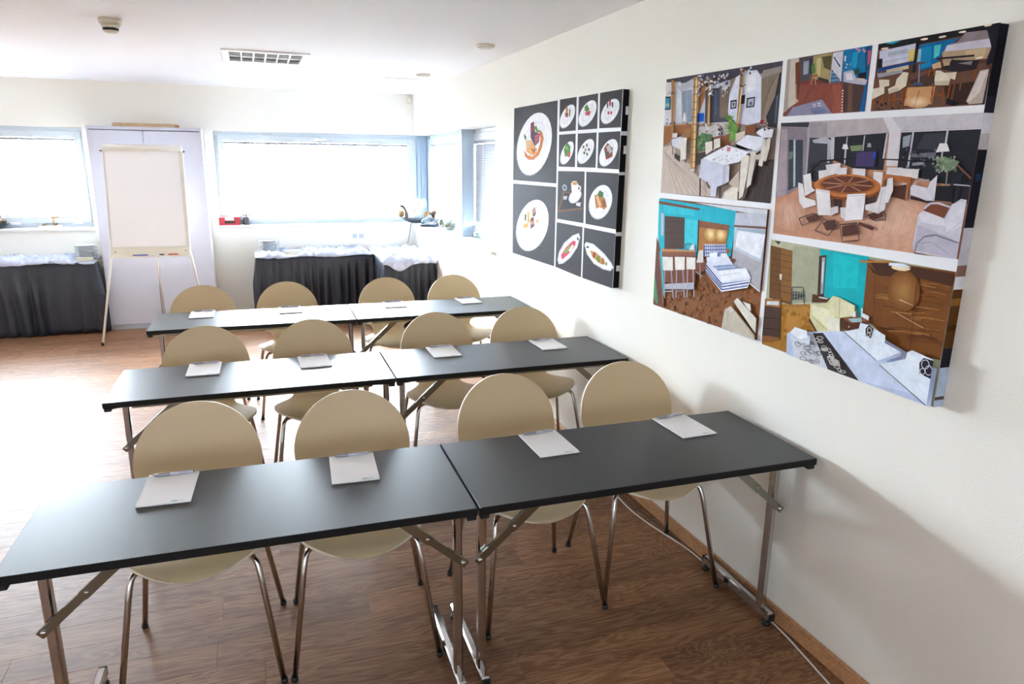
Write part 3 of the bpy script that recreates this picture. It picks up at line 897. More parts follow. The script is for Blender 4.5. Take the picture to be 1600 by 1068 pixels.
# ------------------------------------------------------------------ buffet tables with skirts and crumpled cloths
def buffet(x0, x1, y0, y1, z, label):
    root = empty('buffet_table', ((x0 + x1) / 2, (y0 + y1) / 2, 0)); tag(root, label, 'table', 'buffet tables')
    a, b = (x1 - x0) / 2, (y1 - y0) / 2
    MB().box(-a, a, -b, b, z - .025, z, bev=.002).build('tabletop', PALEW, root)
    for sx in (-1, 1):
        for sy in (-1, 1):
            MB().tube([(sx * (a - .05), sy * (b - .05), 0.0), (sx * (a - .05), sy * (b - .05), z - .026)], .014, 10).build('leg', STEEL, root)
BZ = .705
def skirt(path, label, seed, pitch=.062):
    """pleated cloth hung along a floor-plan polyline"""
    rr = random.Random(seed)
    P = [Vector((x, y)) for x, y in path]; seg = [(b - a).length for a, b in zip(P, P[1:])]; L = sum(seg)
    n = int(L / .009); rows = 14
    # irregular pleats
    knots = [0]
    while knots[-1] < L: knots.append(knots[-1] + pitch * rr.uniform(.65, 1.5))
    amps = [rr.uniform(.5, 1.2) for _ in knots]; lean = [rr.uniform(-.02, .02) for _ in knots]
    vs = []; fs = []
    ztop, zbot = BZ + .001, .012
    for r in range(rows + 1):
        v = r / rows
        for i in range(n + 1):
            s = L * i / n
            for k in range(len(knots) - 1):
                if knots[k + 1] >= s: break
            sp = s + lean[k] * v * math.sin(PI * (s - knots[k]) / (knots[k + 1] - knots[k]))
            t = (s - knots[k]) / (knots[k + 1] - knots[k])
            acc = 0
            for j, l in enumerate(seg):
                if sp <= acc + l or j == len(seg) - 1: break
                acc += l
            q = min(max((sp - acc) / seg[j], 0), 1); p = P[j].lerp(P[j + 1], q); d = (P[j + 1] - P[j]).normalized(); nv = Vector((d.y, -d.x))
            grow = 0 if v < .09 else min(1, (v - .09) / .35)
            off = (.006 + .036 * grow * amps[k]) * (math.sin(PI * t) ** 1.5) * (1 if v > .09 else .25) + .012 * v * noise.noise(Vector((s * 2.3, v * 1.7, seed)))
            zz = ztop + (zbot - ztop) * v + (.006 * math.sin(s * 5 + seed) if r == rows else 0)
            vs.append((p.x + nv.x * (off + .004), p.y + nv.y * (off + .004), max(zz, .004)))
    for r in range(rows):
        for i in range(n):
            a = r * (n + 1) + i; fs.append((a, a + 1, a + n + 2, a + n + 1))
    mb = MB(); mb.add(vs, fs, 0, True)
    o = mb.build('table_skirt', BLKCL)
    md = o.modifiers.new('thickness', 'SOLIDIFY'); md.thickness = .002; md.offset = -1
    return tag(o, label, 'table skirt', 'black pleated table skirts')
def cloth(x0, x1, y0, y1, z, label, seed, drop=None, flats=()):
    """crumpled cloth lying on a table: ridged height field with ragged, sagging edges"""
    nx, ny = int((x1 - x0) / .011), int((y1 - y0) / .011)
    vs = []; fs = []
    for j in range(ny + 1):
        for i in range(nx + 1):
            u, v = i / nx, j / ny
            x, y = x0 + (x1 - x0) * u, y0 + (y1 - y0) * v
            p = Vector((x * 5.5, y * 7.5, seed))
            w = Vector((noise.noise(p), noise.noise(p + Vector((9, 3, 1))), 0)) * .9
            h = (1 - abs(noise.noise(p + w))) ** 4 * .062 + (1 - abs(noise.noise(p * 2.3 + w))) ** 5 * .042 + .012 * noise.noise(p * 4)
            edge = min(1, min(u, 1 - u) * 14, (1 - v) * 14)
            zz = z + .005 + max(0, h) * (.25 + .75 * edge) * .66
            for fx, fy, fr in flats:      # pressed flat under plates and napkins
                q = max(0, min(1, (math.hypot(x - fx, y - fy) - fr) / .04)); zz = z + .004 + (zz - z - .004) * q
            y += .02 * noise.noise(Vector((x * 6, seed, 2))) * (1 - v)
            if drop:
                over, amt = drop(x)
                f_ = y0 + over
                if y < f_:                 # past the table edge: hang down
                    k = (f_ - y)
                    zz = z + .008 + .01 * noise.noise(Vector((x * 14, 3, seed))) - min(k, amt) * 1.0
                    y = f_ - .030 - .012 * noise.noise(Vector((x * 18, zz * 9, seed)))
            vs.append((x, y, zz))
    for j in range(ny):
        for i in range(nx):
            a = j * (nx + 1) + i; fs.append((a, a + 1, a + nx + 2, a + nx + 1))
    o = MB().add(vs, fs, 0, True).build('crumpled_tablecloth', WHTCL)
    md = o.modifiers.new('thickness', 'SOLIDIFY'); md.thickness = .0015; md.offset = 1
    return tag(o, label, 'tablecloth', 'white crumpled cloths on the buffet')
# left buffet
buffet(-5.3, -3.262, 7.86, 8.205, BZ, 'long buffet table under the left window behind a black skirt')
skirt([(-5.31, 8.2), (-5.31, 7.845), (-3.250, 7.845), (-3.250, 7.92)], 'black pleated skirt of the buffet left of the flipchart', 3, .115)
cloth(-5.3, -3.262, 7.835, 8.20, BZ, 'white crumpled cloth on the buffet left of the flipchart', 5, lambda x: (.028, .016 + .008 * math.sin(x * 9)), [(-3.362, 8.03, .11), (-3.35, 7.90, .12)])
# long middle buffet and the short one turned along the right wall
buffet(-1.765, -.565, 7.80, 8.205, BZ, 'buffet table under the wide window behind a black skirt')
skirt([(-1.778, 8.2), (-1.778, 7.786), (-.565, 7.786)], 'black pleated skirt of the long buffet under the wide window', 7, .10)
cloth(-1.79, -.585, 7.775, 8.195, BZ, 'white crumpled cloth on the long buffet under the wide window', 8, lambda x: (.028, .014 + .008 * math.sin(x * 11)), [(-1.632, 8.06, .11), (-1.40, 7.93, .105)])
buffet(-.535, -.05, 7.17, 8.205, BZ, 'short buffet table in the corner turned along the right wall')
skirt([(-.548, 7.74), (-.548, 7.155), (-.037, 7.155), (-.037, 7.30)], 'black pleated skirt of the short corner buffet', 9, .08)
cloth(-.575, -.015, 6.98, 8.19, BZ, 'white crumpled cloth hanging over the front of the short corner buffet', 12,
      lambda x: (.165, .035 + .075 * math.exp(-((x + .40) / .09) ** 2)))

# plates, napkins
def make_plate():
    return MB().lathe([(.0, .004), (.055, .004), (.058, 0), (.062, .001), (.066, .006), (.099, .0165), (.101, .019), (.098, .0195), (.064, .0095), (.058, .0075), (0, .007)], 32).mesh('plate')
plate_me = make_plate(); plate_me.materials.append(CHINA)
NTH = ['topmost', 'second', 'third', 'fourth', 'fifth', 'sixth', 'seventh', 'eighth', 'ninth', 'lowest']
def stack(x, y, z, n, where, seed):
    rr = random.Random(seed)
    for i in range(n):
        o = link('dinner_plate', plate_me, None, (x + rr.uniform(-.002, .002), y + rr.uniform(-.002, .002), z + i * .0158), rr.random() * 6)
        k = n - 1 - i
        lab = (f'topmost white plate of the stack {where}' if k == 0 else f'lowest white plate of the stack {where}' if i == 0 else f'{NTH[k]} white plate from the top of the stack {where}')
        tag(o, lab, 'plate', 'white plates stacked ' + where)
stack(-1.632, 8.06, BZ + .0085, 9, 'on the long buffet', 1)
stack(-3.362, 8.03, BZ + .0085, 9, 'on the buffet beside the cabinet', 2)
def napkins(x, y, z, w, d, n, label, a=0):
    root = empty('folded_napkins', (x, y, z), a); tag(root, label, 'napkins')
    for i in range(n):
        MB().box(-w / 2 + .001 * (i % 2), w / 2 - .001 * (i % 3), -d / 2, d / 2 - .001 * (i % 2), i * .0085, i * .0085 + .0078, bev=.003).build('napkin', NAPKIN, root)
napkins(-1.40, 7.93, BZ + .0085, .15, .12, 5, 'small pile of folded cream napkins on the long buffet', .1)
napkins(-3.355, 7.905, BZ + .0105, .15, .06, 4, 'small pile of folded cream napkins in front of the left plate stack')

# print data: one polygon per line, ink red green blue then points in mm (along the wall, up)
FOOD_QUAD=[(4.761, 2.054), (3.207, 2.043), (3.221, 1.061), (4.766, 1.061)]
FOOD={
'A':'''56 52 56 1561,1053 812,1050 799,572 1571,573
184 184 194 892,807 886,848 893,886 914,921 948,950 993,973 1048,988 1111,995 1178,993 1247,981 1315,960 1377,931 1431,894 1472,852 1498,806 1507,761 1499,717 1473,678 1432,647 1378,624 1315,612 1246,609 1175,617 1107,634 1044,659 989,691 944,727 911,767
241 241 244 892,812 886,852 893,890 914,925 947,954 992,977 1046,992 1107,999 1174,997 1242,985 1309,964 1370,935 1423,899 1464,857 1490,812 1499,767 1491,723 1466,685 1426,654 1373,631 1310,618 1242,616 1173,624 1105,640 1043,665 988,696 944,733 912,772
220 220 228 970,813 965,842 970,869 985,893 1009,914 1041,930 1080,941 1123,945 1170,943 1218,934 1264,919 1306,899 1342,873 1369,844 1387,813 1393,782 1387,752 1370,726 1343,704 1307,689 1264,679 1218,677 1169,682 1122,693 1078,710 1039,732 1007,757 984,785
235 235 239 975,814 970,842 975,868 990,891 1012,911 1043,926 1080,936 1122,940 1166,938 1212,930 1256,916 1296,896 1330,872 1357,844 1373,815 1379,785 1374,757 1357,731 1331,711 1297,695 1256,687 1212,684 1166,689 1120,700 1078,716 1041,736 1011,761 988,787
201 114 44 1113,900 1045,880 1015,841 1039,788 1090,741 1179,711 1274,711 1345,735 1354,773 1294,742 1206,731 1127,757 1079,801 1067,845 1090,878
224 160 96 1324,799 1241,837 1120,776 1144,737 1237,742 1315,765
138 90 58 1239,784 1146,776 1181,747
217 181 138 1337,833 1249,837 1232,804 1308,779
74 37 48 1246,940 1191,950 1162,884 1079,871 1094,821 1165,796 1242,850
184 90 106 1168,861 1097,874 1101,827 1158,807
122 48 72 1239,935 1194,942 1184,885 1244,887
79 122 44 1189,914 1142,922 1112,891 1062,881 1133,879
61 90 36 1367,881 1319,859 1326,833 1358,854''',
'B':'''56 52 56 1570,550 800,551 802,69 1563,63
184 184 194 911,315 907,350 916,382 938,410 971,432 1015,447 1069,455 1129,455 1193,446 1259,429 1323,404 1381,372 1431,336 1468,295 1491,254 1497,214 1487,178 1461,148 1421,125 1368,111 1308,106 1242,111 1175,125 1110,146 1051,173 1000,206 959,241 929,278
241 241 244 912,320 907,355 916,387 937,415 970,437 1014,452 1066,460 1126,460 1189,451 1254,435 1317,410 1374,379 1423,342 1460,302 1482,261 1489,221 1479,185 1454,154 1414,132 1363,117 1303,113 1238,117 1172,130 1109,151 1050,179 999,211 958,246 929,283
222 222 230 1002,312 999,335 1004,356 1018,374 1040,388 1069,398 1103,402 1142,402 1182,396 1224,385 1263,369 1299,348 1329,325 1352,300 1366,274 1370,249 1364,227 1348,208 1323,193 1291,184 1254,180 1214,183 1172,191 1131,204 1093,221 1060,241 1033,264 1013,288
238 237 241 1006,313 1003,335 1009,355 1022,372 1043,385 1070,395 1103,399 1140,398 1178,393 1218,382 1255,367 1290,347 1318,325 1340,301 1352,277 1356,253 1350,232 1336,214 1312,200 1282,191 1247,188 1208,190 1168,197 1129,210 1093,226 1062,245 1036,267 1017,290
226 160 40 1277,369 1250,378 1232,310 1270,293
226 160 40 1350,280 1270,300 1253,274 1340,256
74 42 34 1190,393 1145,412 1121,373 1150,347 1180,355
192 128 112 1182,396 1153,406 1136,375 1169,363
106 58 48 1225,325 1161,346 1146,287 1214,262
200 144 128 1216,311 1167,322 1162,302 1208,291
58 74 40 1328,352 1297,354 1302,305 1331,317
224 152 56 1115,330 1068,334 1078,315 1111,314
58 74 40 1217,336 1172,345 1186,327''',
'S0':'''56 52 56 778,1052 545,1049 545,870 778,871
184 184 194 573,948 565,962 561,975 563,987 569,997 580,1005 596,1011 615,1013 637,1012 660,1009 684,1002 708,993 729,981 747,968 762,954 771,940 776,926 774,913 767,903 755,895 738,889 718,887 695,889 671,893 647,900 624,910 604,922 586,935
241 241 244 573,951 565,964 561,977 563,988 569,998 580,1006 595,1011 614,1013 635,1013 658,1009 681,1003 703,994 724,983 742,970 756,956 765,942 769,929 768,917 761,906 749,899 733,894 713,892 691,893 668,897 645,904 623,913 603,925 586,937
224 224 232 600,951 594,961 591,970 592,978 597,985 605,990 615,994 628,996 643,995 659,993 675,988 691,982 706,974 718,965 728,955 734,946 737,936 736,928 731,921 723,915 712,912 698,910 683,911 666,914 650,919 635,925 621,933 609,942
236 236 240 603,951 598,960 595,969 596,977 601,983 608,988 618,992 630,993 644,993 659,990 675,986 690,980 703,973 715,964 724,955 730,946 732,937 731,929 727,923 719,917 709,914 696,913 681,914 666,916 651,921 636,927 623,934 612,943
176 128 80 690,1007 664,1008 655,964 687,969
138 74 58 700,973 652,967 656,947 692,951
74 90 48 642,992 624,985 627,949 642,952''',
'S1':'''56 52 56 517,1047 280,1046 274,869 517,871
184 184 194 305,949 296,963 293,977 294,989 301,1000 313,1008 329,1014 349,1017 372,1016 396,1012 421,1005 445,996 467,984 486,970 500,955 510,940 514,926 512,912 504,901 491,893 474,887 453,885 429,887 404,891 380,899 356,909 335,921 318,935
241 241 244 305,951 297,965 293,978 295,990 302,1001 314,1009 329,1014 348,1017 370,1016 394,1012 418,1006 441,996 462,985 480,972 495,957 504,943 508,929 506,916 499,905 486,897 469,891 449,889 426,891 402,895 378,902 355,912 335,924 318,937
224 224 232 332,952 326,962 324,971 325,980 330,987 338,993 349,996 363,998 378,998 395,995 412,990 428,984 443,976 455,966 465,956 472,946 474,936 473,927 468,920 459,914 447,910 433,909 417,910 400,913 384,918 368,925 353,933 341,942
236 236 240 336,952 331,961 328,970 329,978 334,985 342,990 352,994 365,996 380,995 395,993 411,988 426,982 440,974 452,966 461,956 467,947 470,937 468,929 464,922 455,917 444,913 431,912 416,912 400,915 385,920 370,926 356,934 345,943
200 106 120 437,956 399,970 357,960 371,940 418,942
79 122 52 440,989 409,1000 374,974 398,963 435,967
122 48 64 414,957 377,959 387,947''',
'S2':'''56 52 56 258,1046 12,1044 15,865 252,870
184 184 194 47,944 40,957 39,969 42,980 50,990 62,998 78,1003 97,1005 118,1005 140,1001 162,995 183,986 203,976 218,963 230,950 237,937 239,924 236,912 227,902 214,894 197,889 177,887 155,888 133,892 111,899 90,908 72,919 57,931
241 241 244 47,946 41,958 40,970 43,981 51,991 62,998 78,1003 96,1005 116,1005 138,1001 159,996 180,987 198,977 214,965 225,952 232,939 234,926 230,915 222,905 209,898 193,893 174,891 152,892 131,896 109,903 89,911 72,922 58,934
224 224 232 73,947 69,956 68,964 70,972 75,978 83,983 94,987 107,988 122,988 137,986 152,982 166,976 179,968 190,960 198,951 202,942 203,933 201,925 195,918 187,913 175,910 162,908 147,909 132,912 117,916 103,922 90,930 80,938
236 236 240 76,947 72,955 71,963 73,970 79,977 86,981 97,985 109,986 122,986 137,984 151,980 164,974 176,967 186,959 194,951 198,942 199,934 197,927 192,920 183,915 173,912 160,911 146,912 132,914 118,918 105,924 93,931 83,939
58 48 64 175,990 161,989 159,966 173,967
176 64 80 153,1006 130,1004 132,974 150,975
58 58 40 125,991 106,989 106,965 120,966
192 80 96 166,946 148,950 140,935 160,932
192 80 96 134,947 116,948 112,933 128,930''',
'S3':'''56 52 56 777,854 543,853 540,670 774,671
184 184 194 576,750 568,764 565,777 566,789 571,799 581,806 595,811 611,812 631,811 651,806 672,798 693,788 711,776 728,762 740,747 749,733 753,719 752,706 746,696 735,688 721,684 703,683 683,685 662,690 641,699 621,709 603,722 588,735
241 241 244 575,752 568,766 565,778 566,790 571,800 581,807 594,811 610,813 629,811 648,807 669,799 689,789 707,777 723,764 735,750 743,735 747,722 746,710 740,700 730,693 716,688 699,687 680,689 659,694 639,702 619,713 602,725 587,738
224 224 232 599,752 593,761 591,770 592,778 596,785 602,790 612,793 623,794 636,793 650,790 664,785 678,778 691,769 702,760 710,750 716,740 719,731 718,722 714,715 707,710 697,707 685,706 672,708 658,711 643,717 630,724 617,733 607,742
236 236 240 602,752 597,761 595,769 595,777 599,783 605,788 614,791 625,792 637,791 650,788 664,783 677,776 689,768 699,759 707,750 712,741 715,732 714,724 710,717 704,713 695,710 683,709 671,710 657,714 644,719 631,726 619,734 609,742
79 128 52 703,769 658,809 609,785 612,739 682,727
200 90 72 648,748 607,757 611,725 646,727
138 176 80 685,775 645,790 643,762''',
'S4':'''56 52 56 515,852 280,850 276,669 512,670
184 184 194 315,755 307,769 304,783 306,795 313,805 324,813 339,817 358,819 379,817 401,813 424,805 447,794 467,782 485,768 498,753 507,738 510,723 508,711 501,700 489,692 472,688 453,687 431,689 407,695 384,703 363,714 343,727 327,741
241 241 244 315,757 307,771 305,784 306,796 313,806 324,813 339,818 357,819 377,818 399,813 421,805 443,795 463,783 480,769 493,755 501,740 504,726 503,714 495,704 484,697 468,692 449,691 427,693 405,699 383,707 362,717 343,730 327,743
224 224 232 341,757 335,767 333,776 334,784 339,791 347,796 357,799 370,800 384,799 400,796 416,791 431,784 444,775 456,765 465,755 471,745 473,735 472,727 467,720 459,715 448,712 435,711 420,712 404,716 388,722 374,729 360,738 349,747
236 236 240 344,757 339,766 337,775 338,783 343,789 350,794 360,797 372,798 386,797 400,794 415,789 429,782 442,774 453,765 461,755 467,746 469,737 468,729 463,722 455,717 445,714 433,713 419,715 404,718 389,724 375,730 363,739 352,748
90 106 58 422,779 426,772 435,770 445,773 449,779 446,785 437,788 427,785
138 90 74 381,787 384,781 393,778 403,781 407,787 404,793 395,796 385,793
74 90 48 353,764 356,758 365,756 375,758 379,765 376,771 367,773 357,771
106 74 58 409,747 413,741 422,738 431,741 436,748 433,754 423,756 414,754
79 106 52 372,740 375,734 384,732 394,734 398,741 395,747 386,749 376,747
160 128 96 395,763 398,756 407,754 417,757 421,763 418,769 409,772 399,769''',
'S5':'''56 52 56 257,849 15,847 14,663 256,667
184 184 194 45,746 38,761 37,775 40,787 48,798 61,805 77,810 96,812 117,810 140,805 162,797 184,786 203,773 219,759 231,743 238,727 239,713 236,700 227,689 214,681 196,676 176,675 154,678 131,684 109,692 88,704 70,717 55,731
241 241 244 45,748 39,763 38,776 41,788 49,798 61,806 76,810 95,812 116,810 137,806 159,798 180,787 198,774 214,760 225,745 232,730 234,716 230,703 222,693 209,685 192,681 173,680 151,682 129,688 108,696 87,707 70,720 56,734
224 224 232 71,748 67,758 66,767 68,776 74,783 82,788 93,792 106,793 121,791 136,788 151,782 166,775 179,766 190,756 197,746 202,735 203,725 201,716 195,709 186,704 174,701 161,700 146,701 130,705 115,711 101,719 89,728 78,738
236 236 240 75,748 71,757 70,766 72,774 77,781 85,786 96,789 108,790 122,789 136,786 150,780 164,773 176,765 186,756 194,746 198,736 199,727 197,718 191,711 183,706 172,703 159,703 145,704 131,708 116,713 103,720 91,729 82,738
138 58 42 187,768 149,794 89,767 90,726 158,710
184 180 172 164,776 123,786 92,751 132,736
74 74 56 171,752 124,749 131,728 164,726''',
'E1':'''56 52 56 778,646 409,648 402,366 775,363
106 74 52 695,530 426,523 413,439 771,401 760,428
36 31 34 673,522 436,516 425,452 734,419
216 216 222 442,518 451,505 470,491 495,480 524,471 554,467 580,468 600,474 611,484 611,496 601,510 581,524 555,535 526,543 496,547 471,545 452,540 442,530
243 243 245 450,522 458,510 475,499 497,488 523,481 550,477 574,477 592,482 602,490 603,501 594,514 577,526 553,536 527,543 501,546 478,546 460,541 451,533
244 242 240 585,578 560,592 514,593 485,576 485,509 524,496 565,510
200 146 90 497,581 500,577 510,573 524,571 541,570 556,572 567,575 571,579 567,583 557,586 542,589 526,589 511,588 501,585
240 238 236 487,564 459,560 453,567 481,571
240 238 236 465,564 469,545 452,545 448,563
240 238 236 465,548 492,540 483,534 456,542
184 184 194 642,553 645,545 654,538 667,534 682,534 695,537 705,543 709,550 706,558 697,565 684,569 669,569 656,566 646,560
74 74 82 654,552 657,546 664,541 675,539 685,541 694,545 697,551 694,557 687,562 676,564 666,562 658,558
184 184 190 690,500 630,507 640,485 683,481
200 200 206 511,473 444,479 448,455 504,457''',
'E2':'''56 52 56 390,647 14,644 16,365 377,365
184 184 194 76,500 76,519 82,537 94,552 112,565 134,574 160,578 189,579 219,575 248,567 276,554 301,539 321,520 335,500 343,479 343,459 337,440 323,424 304,411 279,403 251,399 222,400 191,405 162,415 136,428 113,444 95,462 82,481
241 241 244 73,505 73,524 79,541 91,556 108,568 130,577 156,582 184,582 214,578 243,570 271,558 295,543 315,524 329,505 337,484 337,464 331,445 317,430 298,417 274,409 247,405 217,406 187,411 158,420 132,433 110,449 92,467 79,486
224 224 232 110,502 110,515 114,527 123,538 135,547 151,553 169,556 189,556 210,553 230,547 249,539 266,528 280,515 290,502 295,487 295,473 291,461 282,450 268,441 252,435 233,432 212,433 191,436 171,442 152,451 136,462 124,475 115,488
236 236 240 115,503 115,515 119,527 127,537 139,545 154,550 171,554 190,554 209,551 229,546 247,537 263,527 275,515 285,502 289,489 290,476 286,464 277,453 265,445 249,440 231,437 212,437 192,440 173,446 155,455 140,465 128,477 120,490
184 122 74 276,524 226,534 151,514 124,472 158,457 208,467 252,455
224 184 136 263,519 233,525 194,477 218,469
138 80 48 187,506 150,503 145,469 174,471
63 106 42 243,531 216,554 171,543 176,518 218,519''',
'G1':'''56 52 56 780,343 411,344 410,59 782,69
201 201 208 752,115 733,165 659,230 542,285 458,306 439,283 474,220 562,152 665,104 731,92
243 243 245 743,122 723,166 649,228 536,281 458,302 445,283 482,223 571,157 669,110 725,100
216 80 106 703,150 632,206 534,256 494,254 503,229 593,169 682,124
122 154 74 667,169 596,215 539,237 551,211 624,169
240 232 224 595,190 538,231 520,226 570,186
44 40 44 458,273 456,267 460,263 467,262 475,265 481,271 482,277 479,281 472,282 464,279''',
'G2':'''56 52 56 392,343 18,343 25,59 393,59
201 201 208 381,248 361,266 266,265 137,230 49,191 22,167 22,167 57,145 141,142 256,158 344,199
243 243 245 373,249 355,264 265,260 141,226 56,187 33,168 62,150 139,148 251,163 337,203
200 154 90 309,227 236,224 134,197 107,172 181,168 269,189
160 74 58 267,220 231,219 239,193 270,193
106 122 58 229,196 190,212 176,174 206,174
176 106 64 170,192 135,206 131,169 161,168
122 138 74 114,188 94,185 97,166 112,168
44 40 44 319,242 322,238 331,235 342,234 352,235 356,238 352,242 343,245 332,246 322,245''',
}
HOTEL_QUAD=[(2.819, 2.049), (1.309, 2.03), (1.317, 1.042), (2.807, 1.051)]
